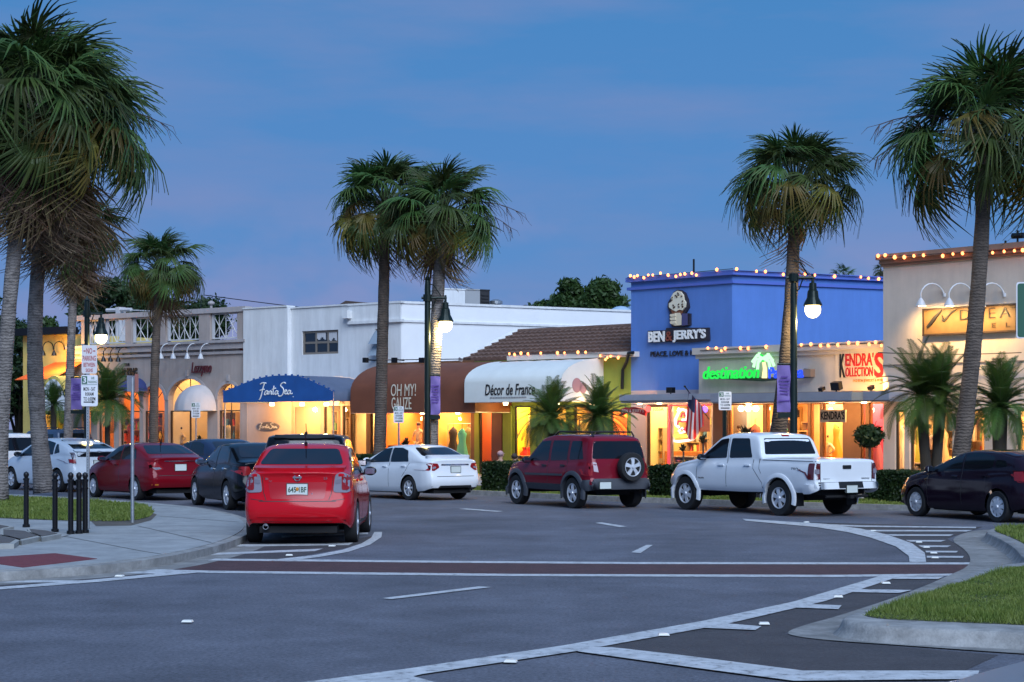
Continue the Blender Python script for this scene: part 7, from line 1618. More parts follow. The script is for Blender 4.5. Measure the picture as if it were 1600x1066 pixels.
def curve_trunk(base, top, bow, r0, r1, n=26, seed=0, flare=1.35):
    rnd = random.Random(seed); pts = []; rs = []; side = Vector((bow, 0, 0))
    for i in range(n+1):
        t = i/n; p = base.lerp(top, t)+side*sin(pi*t); pts.append(p); rs.append((r0+(r1-r0)*t)*(1+(flare-1)*max(0, 1-t*9))*rnd.uniform(.95, 1.05))
    return pts, rs
def fan_palm(label, base, top, bow, r0, r1, cs, n=52, dead=10, yellow=6, stalks=(), seed=1, group='cabbage palms along the street', tm=None, lean=(0, 0), low=-20, skirt=.5):
    rnd = random.Random(seed); t = thing('fan_palm', label, 'palm tree', base, 0, group)
    pts, rs = curve_trunk(Vector((0, 0, 0)), Vector(top)-Vector(base), bow, r0, r1, 30, seed)
    mb = MB(); mb.tube(pts, rs, 12)
    # old leaf boots under the crown
    mb.build('trunk', tm or TRUNK, t, True)
    hub = pts[-1]
    mb = MB()
    for i in range(30):
        a = i*2.4; z = hub.z-.1-.022*i; R_ = r1*1.05; c = Vector((hub.x+R_*cos(a), hub.y+R_*sin(a), z)); d = Vector((cos(a)*.5, sin(a)*.5, 1)).normalized()
        mb.tube([c, c+d*.3], [.05, .02], 4, False)
    mb.build('leaf_boots', TRUNKB, t)
    def put(me, az, el, s, roll=0, off=0):
        o = bpy.data.objects.new(me.name.split('.')[0], me); link(o, t); BASE[o.name] = Vector((0, 0, 0))
        o.location = hub+Vector((0, 0, off)); o.rotation_euler = (Matrix.Rotation(az, 3, 'Z') @ Matrix.Rotation(-el, 3, 'Y') @ Matrix.Rotation(roll, 3, 'X')).to_euler(); o.scale = (s, s, s); return o
    for i in range(n):
        u = (i+.5)/n; az = i*2.39996+rnd.uniform(-.35, .35); u2 = min(1, max(0, u+rnd.uniform(-.10, .10))); el = radians(82-(82-low)*u2**1.05)+rnd.uniform(-.16, .16)
        hang = radians(rnd.uniform(0, 24)+52*max(0, u2-.3)); hang = min(hang, el+radians(86)); k = min(range(5), key=lambda q: abs((.15, .35, .6, .9, 1.2)[q]*.75-hang))+5*rnd.randint(0, 1)
        me = LEAVES[k]
        if u > .72 and rnd.random() < yellow/14: me = LEAVESY[0]
        sc = cs*rnd.uniform(.84, 1.12)*(.80+.20*min(1, u2*2.2))
        put(me, az, el, sc, rnd.uniform(-.7, .7), rnd.uniform(-.22, .10)*cs-(.22*u*cs))
    for i in range(dead):
        w = i/max(1, dead); o_ = put(rnd.choice(LEAVESD), i*2.39996+rnd.uniform(-.3, .3), radians(rnd.uniform(-80, -58)), cs*rnd.uniform(.75, 1.05), rnd.uniform(-.8, .8), -.15*cs-w*skirt*cs)
    for az, el, s in stalks: put(rnd.choice(STALKS), radians(az), radians(el), s*cs, 0, -.1)
    return t
def palm_px(label, bx, by, tx, ty, bowpx, w0, w1, crown_px, D=None, **k):
    b = G(bx, by) if D is None else P(bx, HY+CH*F/D, D)
    b = Vector((b.x, b.y, .1)); d = b.y; tp = P(tx, ty, d); m = d/F
    return fan_palm(label, b, tp, bowpx*m, w0*m/2, w1*m/2, crown_px*m/1.74, **k)
# big leaning palms on the near lawn (crowns overlap, long dead skirts)
palm_px('tall palm with a pale mottled trunk at the left edge of the lawn', -2, 793, 52, 160, -10, 24, 22, 172, n=92, dead=46, seed=3, skirt=.55, stalks=())
palm_px('tall palm with a leaning grey trunk behind the bollards', 70, 776, 95, 190, -27, 27, 21, 162, n=92, dead=46, seed=5, skirt=.75, stalks=((10, 25, .8), (-30, 8, .75)))
palm_px('slimmer palm with a straight pale trunk behind the leaning palms', 105, 748, 120, 360, -2, 15, 12, 84, n=54, dead=40, seed=8)
palm_px('short round crowned palm before the taupe arcaded building', 240, 742, 250, 418, -3, 15, 12, 76, n=58, dead=6, seed=11, tm=TRUNKB, stalks=((170, 25, .8), (10, 12, .7)))
palm_px('tall palm with a brown trunk beside the brown awning', 592, 765, 603, 318, 0, 20, 16, 102, n=64, dead=3, yellow=5, seed=14, tm=TRUNKB)
palm_px('tall palm behind the lamp post with a drooping flower stalk', 672, 768, 692, 332, -2, 21, 18, 102, n=66, dead=5, yellow=9, seed=19, stalks=((-5, 25, .95), (5, 12, .9)))
palm_px('leaning palm in front of the green neon name', 1203, 784, 1243, 290, 8, 30, 16, 114, n=66, dead=2, yellow=8, seed=23, tm=TRUNKB, low=-16)
palm_px('tallest palm leaning in front of the tan stucco shop', 1492, 793, 1541, 212, 8, 29, 22, 168, n=72, dead=0, yellow=5, seed=29, tm=TRUNKB, low=-16, stalks=((178, 30, .85), (170, 14, .85), (120, 55, .8)))
# ---------- feather palms (pygmy date palms)
FEATH = leafmat('feather_frond_green', (.040, .10, .026), (.095, .155, .03), .3, .3, 1.5)
def feather_leaf(seed, arch, ln=1.5):
    r = random.Random(seed); mb = MB(); pts = []; d = Vector((1, 0, .55)).normalized(); p = Vector((0, 0, 0)); n = 14
    for i in range(n+1): pts.append(p.copy()); p = p+d*ln/n; d = (d+Vector((0, 0, -arch/n))).normalized()
    mb.cur = 1; mb.tube(pts, [.016-.013*i/n for i in range(n+1)], 4, False); mb.cur = 0
    for i in range(2, n*3):
        f = i/3; k = min(int(f), n-1); q = pts[k].lerp(pts[k+1], f-k); tdir = (pts[k+1]-pts[k]).normalized(); L = (.34*sin(pi*min(1, .12+f/n*.86))+.05)*r.uniform(.85, 1.1)
        for s_ in (1, -1):
            dd = (tdir*.75+Vector((0, s_*.85, .12))).normalized(); e = q+dd*L+Vector((0, 0, -.10*L)); w = tdir*.014
            m_ = q+dd*L*.5; mb.add([q-w*.5, q+w*.5, m_+w, e, m_-w], [(0, 1, 2, 4), (2, 3, 4)])
    return mb.mesh('frond', [FEATH, STALK])
FL = [feather_leaf(1, .9), feather_leaf(2, 1.5), feather_leaf(3, 2.1)]
def feather_palm(label, px, D, top_py, r_px, n=34, seed=1, stems=1, w=.10):
    rnd = random.Random(seed); b = P(px, HY+CH*F/D, D); b.z = .1; t = thing('feather_palm', label, 'palm tree', b, 0, 'small feathery palms in front of the shops')
    cz = P(px, top_py, D).z-b.z; s = r_px*D/F/1.35
    for k in range(stems):
        dx = (k-(stems-1)/2)*.5*s; mb = MB(); mb.tube([(dx*.3, 0, 0), (dx*.7, .05*k, cz*.5), (dx, 0, cz)], [w*1.1, w, w*1.15], 10); mb.build('trunk', mat('dark_fibrous_trunk', (.05, .04, .03), .95, bump=.9, bscale=30), t, True)
        nn = n//stems
        for i in range(nn):
            u = (i+.5)/nn; az = i*2.39996+rnd.uniform(-.2, .2); el = radians(70-105*u)+rnd.uniform(-.3, .3)
            o = bpy.data.objects.new('frond', FL[min(2, int(u*2.2+rnd.random()*.8))]); link(o, t); BASE[o.name] = Vector((0, 0, 0)); sc = s*rnd.uniform(.85, 1.12)
            o.location = (dx, 0, cz+rnd.uniform(-.05, .05)); o.rotation_euler = (Matrix.Rotation(az, 3, 'Z') @ Matrix.Rotation(-el, 3, 'Y')).to_euler(); o.scale = (sc, sc, sc)
    return t
feather_palm('feathery palm before the navy dome of the arcaded building', 168, 66, 628, 62, 56, 1)
feather_palm('small feathery palm below the round macaron awning', 84, 68, 634, 40, 36, 2)
feather_palm('feathery palm left of the pair before the white awning', 862, 51, 657, 62, 60, 3, 1, .22)
feather_palm('feathery palm right of the pair before the white awning', 935, 51.5, 654, 60, 56, 4, 1, .16)
feather_palm('multi headed feathery palm beside the tallest trunk on the tan shop front', 1455, 46, 622, 82, 84, 5, 2, .14)
feather_palm('feathery palm at the right edge before the tan shop', 1562, 46, 640, 78, 66, 6, 1, .18)
# ---------- leafy trees, hedges, topiary
LEAFD = leafmat('dark_tree_leaf', (.014, .036, .012), (.035, .065, .018), .25, 0, .5)
LEAFM = leafmat('mid_tree_leaf', (.022, .060, .016), (.055, .095, .022), .25, 0, .6)
HEDGE = leafmat('hedge_leaf', (.014, .035, .010), (.035, .062, .014), .2, 0, 2.0)
BARK = mat('tree_bark', (.08, .06, .045), .9, var=.3, vscale=4, bump=.6, bscale=12)
def leaves_mesh(name, clumps, n, size, m, seed, flat=.6):
    """n small leaf faces scattered through lumpy clumps (x, y, z, rx, ry, rz), denser near each clump's shell"""
    rs = np.random.RandomState(seed); vol = np.array([(c[3]*c[4]*c[5])**.66 for c in clumps]); idx = rs.choice(len(clumps), n, p=vol/vol.sum()); C = np.array(clumps)[idx]
    d = rs.randn(n, 3); d /= np.linalg.norm(d, axis=1)[:, None]; r = (rs.rand(n)**.42)[:, None]*(1+.16*rs.randn(n)[:, None])
    p = C[:, :3]+d*r*C[:, 3:]
    u = rs.randn(n, 3); u /= np.linalg.norm(u, axis=1)[:, None]; v = np.cross(u, d+.6*rs.randn(n, 3)); v /= np.linalg.norm(v, axis=1)[:, None]+1e-9
    s = size*(.6+.8*rs.rand(n))[:, None]; vs = np.empty((n, 4, 3)); vs[:, 0] = p-u*s; vs[:, 1] = p+v*s*flat*.7; vs[:, 2] = p+u*s; vs[:, 3] = p-v*s*flat*.7
    me = bpy.data.meshes.new(name); me.vertices.add(n*4); me.vertices.foreach_set('co', vs.ravel()); me.loops.add(n*4); me.loops.foreach_set('vertex_index', np.arange(n*4, dtype=np.int32))
    me.polygons.add(n); me.polygons.foreach_set('loop_start', np.arange(0, n*4, 4, dtype=np.int32)); me.materials.append(m); me.update(calc_edges=True); me.validate(); return me
def leafy_tree(label, px, D, py_top, py_bot, wpx, n=5000, seed=1, m=None, size=.15, cat='tree', group='leafy trees behind the shops'):
    rnd = random.Random(seed); s = D/F; x = (px-CX)*s; t = thing('leafy_tree', label, cat, (x, D, 0), 0, group)
    zt, zb = CH+(HY-py_top)*s, max(.8, CH+(HY-py_bot)*s); w = wpx*s/2; cl = []
    for i in range(16):
        a = rnd.uniform(0, 2*pi); q = rnd.uniform(.15, 1)**.5; zz = zb+(zt-zb)*rnd.uniform(.12, .86); k = 1-abs((zz-zb)/(zt-zb)-.45)*.9; r = rnd.uniform(.26, .42)*min(w, (zt-zb)*.6)
        cl.append((cos(a)*q*w*.72*k, sin(a)*q*w*.6*k, min(zz, zt-r*.8), r*1.15, r*1.1, r*.85))
    me = leaves_mesh('crown', cl, int(n*2.3), size, m or LEAFD, seed); o = bpy.data.objects.new('crown', me); link(o, t)
    mb = MB(); mb.tube([(0, 0, 0), (.1*w, 0, zb*.6), (0, 0, zb+(zt-zb)*.4)], [.05*w+.12, .04*w+.1, .05], 8)
    for i in range(6): c = cl[i]; mb.tube([(0, 0, zb*.75), (c[0]*.5, c[1]*.5, (zb*.75+c[2])/2), c[:3]], [.03*w+.05, .02*w+.03, .02], 6)
    mb.build('trunk', BARK, t, True); return t
leafy_tree('broad dark tree rising behind the arcaded building', 190, 98, 434, 560, 210, 9000, 1); leafy_tree('dark tree behind the right end of the lattice balustrade', 300, 100, 452, 560, 150, 6500, 2)
leafy_tree('small pale green sapling poking over the balustrade', 262, 90, 474, 500, 26, 700, 3, LEAFM, .09)
leafy_tree('rounded green tree behind the long white wall', 915, 92, 436, 520, 165, 9000, 4, LEAFM); leafy_tree('lower green tree behind the rooftop plant', 850, 98, 470, 530, 70, 3500, 5, LEAFM)
leafy_tree('dark street tree at the far left above the white sport utility', 30, 88, 470, 690, 150, 9000, 6); leafy_tree('dark leafy tree behind the slimmer palm', 78, 95, 480, 670, 110, 7000, 7, LEAFM); leafy_tree('dark tree cut by the left edge of the view', -60, 84, 440, 690, 190, 9000, 8)
# small palms beyond the blue roof
for px, py, lab, sd in ((1318, 424, 'small dark palm top peeping over the blue side parapet', 41), (1383, 416, 'dark palm top beside the corner of the tan cornice', 42)):
    D = 82; b = Vector(((px-CX)*D/F, D, 0)); fan_palm(lab, b, P(px, py+8, D), 0, .16, .13, .42, n=20, dead=0, yellow=0, seed=sd, group='distant palms behind the shops', low=-20)
def hedge(label, px0, px1, D0, D1, py_top, depth=.9, n=6000, seed=1):
    A, B = Vector(((px0-CX)*D0/F, D0)), Vector(((px1-CX)*D1/F, D1)); L = (B-A).length; ang = atan2(B.y-A.y, B.x-A.x); zt = CH+(HY-py_top)*((D0+D1)/2)/F
    t = thing('hedge', label, 'hedge', (A.x, A.y, .1), ang, 'clipped hedges along the planted strip'); h = zt-.1; rs = np.random.RandomState(seed)
    mb = MB(); mb.box(.05, L-.05, .06, depth-.06, 0, h-.07); mb.build('stems', mat('hedge_core', (.012, .016, .008), .95), t)
    p = rs.rand(n, 3)*np.array([L, depth, h]); f = rs.randint(0, 5, n); p[f == 0, 1] = rs.rand((f == 0).sum())*.09; p[f == 1, 1] = 0+rs.rand((f == 1).sum())*.06; p[f == 2, 2] = h-rs.rand((f == 2).sum())*.08+.03*np.sin(p[f == 2, 0]*3); p[f == 3, 0] = rs.rand((f == 3).sum())*.06; p[f == 4, 0] = L-rs.rand((f == 4).sum())*.06
    u = rs.randn(n, 3); u /= np.linalg.norm(u, axis=1)[:, None]; v = np.cross(u, rs.randn(n, 3)); v /= np.linalg.norm(v, axis=1)[:, None]; s = .05*(.6+.8*rs.rand(n))[:, None]
    vs = np.stack([p-u*s, p+v*s*.5, p+u*s, p-v*s*.5], 1); me = bpy.data.meshes.new('foliage'); me.vertices.add(n*4); me.vertices.foreach_set('co', vs.ravel()); me.loops.add(n*4); me.loops.foreach_set('vertex_index', np.arange(n*4, dtype=np.int32)); me.polygons.add(n); me.polygons.foreach_set('loop_start', np.arange(0, n*4, 4, dtype=np.int32)); me.materials.append(HEDGE); me.update(calc_edges=True)
    link(bpy.data.objects.new('foliage', me), t); return t
hedge('clipped hedge between the white sedan and the maroon vehicle', 752, 806, 49.2, 47.6, 723, 1.0, 7000, 1); hedge('clipped hedge between the maroon vehicle and the white pickup', 1014, 1075, 45.6, 43.8, 729, 1.0, 7000, 2)
hedge('long clipped hedge between the pickup and the plum hatchback', 1352, 1450, 41.9, 40.4, 738, 1.0, 11000, 3); hedge('dark low hedge right behind the bright red sedan mirror', 548, 596, 53.5, 52, 712, .8, 5000, 4)
# ball topiary
tp_ = P(1358, 760, 45.5); t = thing('topiary_tree', 'ball clipped topiary on a thin stem by the pink window', 'topiary', (tp_.x, tp_.y, .1)); s = 45.5/F; cz = CH+(HY-681)*s-.1
me = leaves_mesh('crown', [(0, 0, cz, 20*s, 20*s, 16*s), (0, 0, cz, 17*s, 17*s, 14*s)], 5000, .06, HEDGE, 5); link(bpy.data.objects.new('crown', me), t)
mb = MB(); mb.tube([(0, 0, 0), (.02, 0, cz)], .035, 8); mb.build('trunk', BARK, t); mb = MB(); mb.lathe([(.18, 0), (.25, .4), (.27, .42), (.2, .42)], 14); mb.build('pot', mat('dark_pot', (.05, .05, .05), .6), t)
# spiky potted plants in front of windows
def spiky(label, px, D, py_base, r_px, n, seed, stem_px=0, narrow=.035, col=None):
    rnd = random.Random(seed); s = D/F; b = Vector(((px-CX)*s, D, .11)); t = thing('spiky_plant', label, 'potted plant', b, 0, 'spiky plants in front of the shop windows'); zc = CH+(HY-py_base)*s-.11; R = r_px*s
    mb = MB()
    for i in range(n):
        az = i*2.4; el = radians(rnd.uniform(5, 80)); L = R*rnd.uniform(.7, 1.1); d = Vector((cos(az)*cos(el), sin(az)*cos(el), sin(el))); w = Vector((-sin(az), cos(az), 0))*narrow; p = Vector((0, 0, zc))
        m_ = p+d*L*.5+Vector((0, 0, .05)); e = p+d*L+Vector((0, 0, -.12*L)); mb.add([p-w*.4, p+w*.4, m_+w, e, m_-w], [(0, 1, 2, 4), (2, 3, 4)])
    mb.build('leaves', col or leafmat('dark_spiky_leaf', (.02, .03, .012), (.05, .04, .02), .15, 0, 3), t)
    mb = MB(); mb.tube([(0, 0, .1), (.02, 0, zc)], .03, 6); mb.lathe([(.16, 0), (.22, .35), (.24, .37), (.18, .37)], 12); mb.build('pot', mat('dark_pot', (.05, .05, .05)), t)
spiky('slender spiky plant before the parlour window right of the neon cone', 1098, 54, 693, 21, 20, 1); spiky('thin leaved plant below the neon cone', 1067, 54, 706, 16, 18, 2); spiky('broad spiky plant behind the pickup roof', 1166, 52, 690, 30, 40, 3, 0, .05); spiky('spiky dark plant beside the mannequin window', 634, 58, 698, 18, 34, 4, 0, .05); spiky('low spiky plant by the wide arch of the arcaded building', 312, 70, 692, 14, 26, 5, 0, .05)

# ================================================================== STREET FURNITURE
LAMPG = emitmat('street_lamp_glow', (1, .76, .28), 4.5)
def street_lamp(label, px, D, top_py, lamp_px, lamp_py, seed, banner=None, lab2=None, power=115):
    s = D/F; b = Vector(((px-CX)*s, D, .1)); t = thing('street_lamp', label, 'street lamp', b, 0, 'hanging lantern street lamps'); zt = CH+(HY-top_py)*s-.1; lx = (lamp_px-px)*s; lz = CH+(HY-lamp_py)*s-.1
    mb = MB(); mb.lathe([(.26, 0), (.26, .12), (.20, .2), (.18, .7), (.13, .8), (.10, 1.2), (.085, zt-.2), (.07, zt-.02), (.10, zt), (.05, zt+.06), (.02, zt+.16)], 16); sharp(mb.build('post', DKGREEN, t))
    za = lz+.80; mb = MB(); mb.tube([(-.18, 0, za), (lx+.04*abs(lx)/lx, 0, za)], .038, 8); mb.tube([(0, 0, za+.42), (lx*.35, 0, za+.38), (lx*.75, 0, za+.06)], .018, 6); mb.tube([(0, 0, za-.4), (lx*.3, 0, za-.28), (lx*.5, 0, za)], .018, 6); mb.lathe([(.13, za-.1), (.13, za+.1)], 12); mb.build('arm', DKGREEN, t)
    mb = MB(); mb.lathe([(.03, za+.08), (.04, za-.12), (.09, za-.14), (.10, za-.30), (.13, za-.34), (.15, za-.50), (.23, lz+.14), (.24, lz+.10), (.20, lz+.10)], 18, (lx, 0, 0)); mb.build('lantern_hood', DKGREEN, t)
    mb = MB(); mb.ball((lx, 0, lz), .20, .20, .21, 18, 12); mb.build('lamp_globe', LAMPG, t, True)
    l = point('lamp_light', (lx, 0, lz-.02), power, (1, .74, .34), t, .19)
    l.location = (lx, 0, lz-.27)
    if banner:
        x0, x1, y0, y1 = banner; a, c = (x0-px)*s, (x1-px)*s; z1, z0 = CH+(HY-y0)*s-.1, CH+(HY-y1)*s-.1
        bt = thing('street_banner', lab2, 'banner', b+Vector((a, -.02, z0)), 0, 'purple banners hung from the lamp posts', (a, -.02, z0))
        mb = MB(); n = 12
        vs = []; fs = []
        for i in range(n+1):
            for j in range(5): u = j/4; vs.append((a+(c-a)*u, -.02+.03*sin(i*.8+j), z0+(z1-z0)*i/n))
        for i in range(n):
            for j in range(4): fs.append((i*5+j, i*5+j+1, (i+1)*5+j+1, (i+1)*5+j))
        mb.add(vs, fs); mb.add([(x, y+.012, z) for x, y, z in vs], [f[::-1] for f in fs]); o = mb.build('cloth', mat('purple_banner', (.22, .15, .40), .8), bt, True)
        mb = MB()
        rnd = random.Random(seed)
        for i in range(9):
            z = z1-.22-i*(z1-z0-.4)/9; w = (c-a)*rnd.uniform(.45, .8); m_ = (a+c)/2
            if rnd.random() < .8: mb.box(m_-w/2, m_+w/2, -.062, -.055, z, z+.035)
        mb.build('print_line', mat('banner_print', (.12, .06, .28), .8), bt)
        o_ = c if abs(c) > abs(a) else a
        mb = MB(); mb.tube([(0, 0, z1+.03), (o_, -.02, z1+.03)], .025, 6); mb.build('banner_rail', DKGREEN, bt)
        mb = MB(); mb.box(min(0, o_), max(0, o_), -.05, .02, z0-.14, z0-.02); mb.build('banner_rail', DKGREEN, bt)
street_lamp('dark green street lamp before the brown awning with a lit lantern', 668, 51, 437, 696, 508, 1, (672, 688, 588, 648), 'purple banner on the lamp post before the brown awning')
street_lamp('dark green street lamp before the blue wall with a lit lantern', 1240, 43.2, 441, 1270, 484, 2, (1214, 1236, 571, 644), 'purple banner between the leaning palm and its lamp post')
street_lamp('dark green street lamp behind the no parking sign with a lit lantern', 136, 57.5, 470, 158, 528, 3, (111, 129, 591, 640), 'purple banner beside the no parking sign', 60)
SGREEN = mat('sign_green', (.02, .11, .06), .5); SRED = mat('sign_red_print', (.40, .05, .06), .5); SBLK = mat('sign_black_print', (.02, .02, .022), .5)
def sign_plate(t, cx, z0, z1, w, y, m=SIGNW, round_=.04):
    q = rnd_poly([(cx-w/2, z0), (cx+w/2, z0), (cx+w/2, z1), (cx-w/2, z1)], round_); mb = MB(); mb.prism([(x, y, z) for x, z in q], [(x, y+.006, z) for x, z in q]); return mb.build('sign_plate', m, t)
def stext(t, s, x, z, w, h, y, m, **k): return text('lettering', s, (x-w/2, y, z), X_, Z_, w=w, h=h, m=m, parent=t, ext=.003, **k)
def post_holes(t, x, z0, z1, w=.05, m=GALV):
    mb = MB(); mb.box(x-w/2, x+w/2, -.0, .008, z0, z1); mb.box(x-w/2, x-w/2+.006, .008, .045, z0, z1); mb.box(x+w/2-.006, x+w/2, .008, .045, z0, z1); mb.build('post', m, t)
    mb = MB(); z = z0+.06
    while z < min(z1, 2.4): mb.lathe([(.008, -.002), (.008, .0)], 6, (x, -.0005, z), Matrix.Rotation(radians(90), 3, 'X')); z += .05
    mb.build('bolt_hole', SBLK, t)
b = G(137, 826, .13); s = b.y/F; t = thing('parking_sign', 'no parking sign above a three hour parking sign on a perforated post', 'sign', b, atan2(-b.x, b.y)*-.0)
zz = lambda py: CH+(HY-py)*s-b.z
post_holes(t, 0, 0, zz(541))
y = -.02
W1 = 24*s; sp1 = sign_plate(t, 3*s, zz(584), zz(539.5), W1, y, mat('sign_faded_white', (.66, .62, .62), .5)); a = y-.001; cx = 3*s
for st, py0, py1, w, m in (('NO', 544, 553, 9, SRED), ('PARKING', 556, 564, 20.5, SRED), ('BETWEEN', 567, 573.5, 18, SRED), ('SIGNS', 576, 581.5, 11, SRED)): stext(sp1, st, cx, zz(py1), w*s, (py1-py0)*s, a, m, bold=.012)
mb = MB()
for dx in (-9, 6): mb.box(cx+dx*s, cx+(dx+3.4)*s, a-.003, a, zz(549.5), zz(547.8))
mb.build('dash', SRED, sp1)
sp2 = sign_plate(t, 3.2*s, zz(635), zz(586), 26*s, y-.001); a = y-.002; cx = 3.2*s
q = [(cx-12*s, zz(600)), (cx-3.5*s, zz(600)), (cx-3.5*s, zz(588)), (cx-12*s, zz(588))]; mb = MB(); mb.prism([(x, a-.002, z) for x, z in q], [(x, a, z) for x, z in q]); mb.build('green_square', SGREEN, sp2)
stext(sp2, '3', cx-7.7*s, zz(598.5), 5.5*s, 9*s, a-.003, SIGNW, bold=.02); stext(sp2, 'HR', cx+5.5*s, zz(593), 5*s, 4*s, a, SGREEN); stext(sp2, 'PARKING', cx+4.8*s, zz(599), 14*s, 4*s, a, SGREEN)
mb = MB(); mb.box(cx-12*s, cx+12*s, a-.002, a, zz(601.6), zz(601)); q = rnd_poly([(cx-12.4*s, zz(634.4)), (cx+12.4*s, zz(634.4)), (cx+12.4*s, zz(586.7)), (cx-12.4*s, zz(586.7))], .035)
mb.build('rule', SGREEN, sp2)
for st, py0, py1, w in (('MON - SAT', 605, 611, 18.5), ('8:00AM', 613, 618.5, 13), ('TO 6:00PM', 620.5, 626.5, 18.5)): stext(sp2, st, cx, zz(py1), w*s, (py1-py0)*s, a, SBLK, bold=.01)
mb = MB(); mb.box(cx-9*s, cx+4*s, a-.003, a, zz(629.2), zz(627.6)); mb.prism([(cx+4*s, a-.003, zz(630.6)), (cx+9*s, a-.003, zz(628.4)), (cx+4*s, a-.003, zz(626.2))], [(cx+4*s, a, zz(630.6)), (cx+9*s, a, zz(628.4)), (cx+4*s, a, zz(626.2))]); mb.build('arrow', SBLK, sp2)
# the thin post whose sign is turned edge on
b = G(207, 817, .13); s = b.y/F; t = thing('parking_sign', 'grey round signpost with its sign turned nearly edge on', 'sign', b); zz = lambda py: CH+(HY-py)*s-b.z
mb = MB(); mb.tube([(0, 0, 0), (0, 0, zz(590))], .032, 10); mb.build('post', GALV, t)
mb = MB(); mb.obox((.0, .03, (zz(587)+zz(612))/2), .006, .18, (zz(587)-zz(612))/2, Matrix.Rotation(radians(-22), 3, 'Z')); mb.build('sign_plate', mat('sign_back_grey', (.30, .31, .36), .5, metal=.3), t)
mb = MB(); mb.obox((5.5*s, .06, (zz(585)+zz(612))/2), 2.6*s, .003, (zz(585)-zz(612))/2, Matrix.Rotation(radians(-8), 3, 'Z')); mb.obox((5.5*s, .056, (zz(585)+zz(612))/2), 2.9*s, .002, (zz(584.4)-zz(612.6))/2, Matrix.Rotation(radians(-8), 3, 'Z')); mb.build('small_plate', mat('sign_red_back', (.32, .12, .10), .6), t)
# small parking signs across the street
for px, top, bot, D, wpx, lab, arr in ((306, 629, 653, 62, 14, 'small parking sign before the wide arch of the arcaded building', 0), (623, 635, 661, 52, 16, 'small parking sign under the gauze shop lettering', -1), (1133, 612, 641, 44.5, 20, 'small parking sign on a dark post by the cream shop', -1)):
    s = D/F; b = Vector(((px-CX)*s, D, .1)); t = thing('parking_sign', lab, 'sign', b, 0, 'small three hour parking signs across the street'); zz = lambda py: CH+(HY-py)*s-b.z
    mb = MB(); rr = .03 if px < 1000 else .06; mb.tube([(0, rr+.012, 0), (0, rr+.012, zz(bot)+.25)], rr, 8); mb.build('post', GALV if px < 1000 else DKGREEN, t)
    o = sign_plate(t, 0, zz(bot), zz(top), wpx*s, 0); h = (bot-top); y = -.002; w = wpx*s
    mb = MB(); mb.box(-w*.46, -w*.12, y-.002, y, zz(top+h*.28), zz(top+h*.04)); mb.build('green_square', SGREEN, o)
    stext(o, '3', -w*.29, zz(top+h*.25), w*.2, h*.17*s, y-.003, SIGNW); stext(o, 'HR', w*.2, zz(top+h*.14), w*.25, h*.08*s, y, SGREEN); stext(o, 'PARKING', w*.18, zz(top+h*.27), w*.5, h*.08*s, y, SGREEN)
    for st, f, ww in (('MON - SAT', .46, .74), ('8:00AM', .62, .6), ('TO 6:00PM', .78, .74)): stext(o, st, 0, zz(top+h*f), w*ww, h*.11*s, y, SBLK, bold=.01)
    mb = MB(); mb.box(-w*.34, w*.34, y-.003, y, zz(top+h*.92), zz(top+h*.86)); mb.build('arrow', SBLK, o)
# green street sign cut by the right edge
D = 30; s = D/F; b = Vector(((1640-CX)*s, D, .1)); t = thing('street_sign', 'green sign with a white border cut off by the right edge', 'sign', b); zz = lambda py: CH+(HY-py)*s-b.z
mb = MB(); mb.tube([(0, .04, 0), (0, .04, zz(435))], .05, 8); mb.build('post', GALV, t); x0, x1 = (1588-1640)*s, (1690-1640)*s
o = sign_plate(t, (x0+x1)/2, zz(529), zz(441), x1-x0, 0, SIGNW, .05); q = rnd_poly([(x0+.02, zz(527)), (x1-.02, zz(527)), (x1-.02, zz(443)), (x0+.02, zz(443))], .05); mb = MB(); mb.prism([(x, -.004, z) for x, z in q], [(x, -.001, z) for x, z in q]); mb.build('green_face', mat('sign_dark_green', (.012, .09, .05), .45), o)
# bollards
labs = ('black bollard standing alone left of the leaning trunk', 'black bollard in front of the leaning palm trunk', 'leftmost of the three close black bollards by the sign post', 'middle one of the three close black bollards by the sign post', 'black bollard touching the perforated sign post')
first = None
for (px, py, top), lab in zip(((41, 824, 737), (86, 831.5, 738), (110.5, 834.5, 738), (123.5, 834, 738), (133, 833, 738)), labs):
    b = G(px, py, .13); h = CH+(HY-top)*b.y/F-b.z
    if first is None:
        t = thing('bollard', lab, 'bollard', b, 0, 'black bollards along the pavement'); h0 = h
        mb = MB(); mb.lathe([(.065, 0), (.065, .05), (.045, .06), (.045, h-.16), (.055, h-.15), (.055, h-.12), (.04, h-.11)], 16); sharp(mb.build('shaft', BLACK, t)); mb = MB(); mb.lathe([(.03, h-.115), (.035, h-.10), (.048, h-.07), (.05, h-.05), (.04, h-.02), (.01, h)], 16); sharp(mb.build('finial', BLACK, t)); mb = MB(); mb.lathe([(.056, h*.72), (.056, h*.75)], 16); mb.build('collar', BLACK, t); first = t
    else:
        t = copy_tree(first); t.location = b; t['label'] = lab; t.scale = (1, 1, h/h0)
# chain between bollards
pA = G(86, 831.5, .13); pB = G(41, 824, .13)
# utility wires
t = thing('utility_wire', 'thin overhead wire running off behind the white block', 'wire', P(330, 462, 85)); mb = MB(); BASE[t.name] = P(330, 462, 85)
mb.tube([P(318+i*14, 461+i*1.7+.12*i*(18-i)*.1, 85) for i in range(19)], .02, 4); mb.build('cable', BLACK, t)
t = thing('utility_wire', 'thin wire slung across the tan shop wall above its seam', 'wire', f8.M @ f8.p(1386, 552, -.3)); BASE[t.name] = f8.M @ f8.p(1386, 552, -.3)
mb = MB(); mb.tube([f8.M @ f8.p(1372+i*14, 551+.35*i*(16-i)*.12, -.25) for i in range(17)], .012, 4); mb.build('cable', BLACK, t)
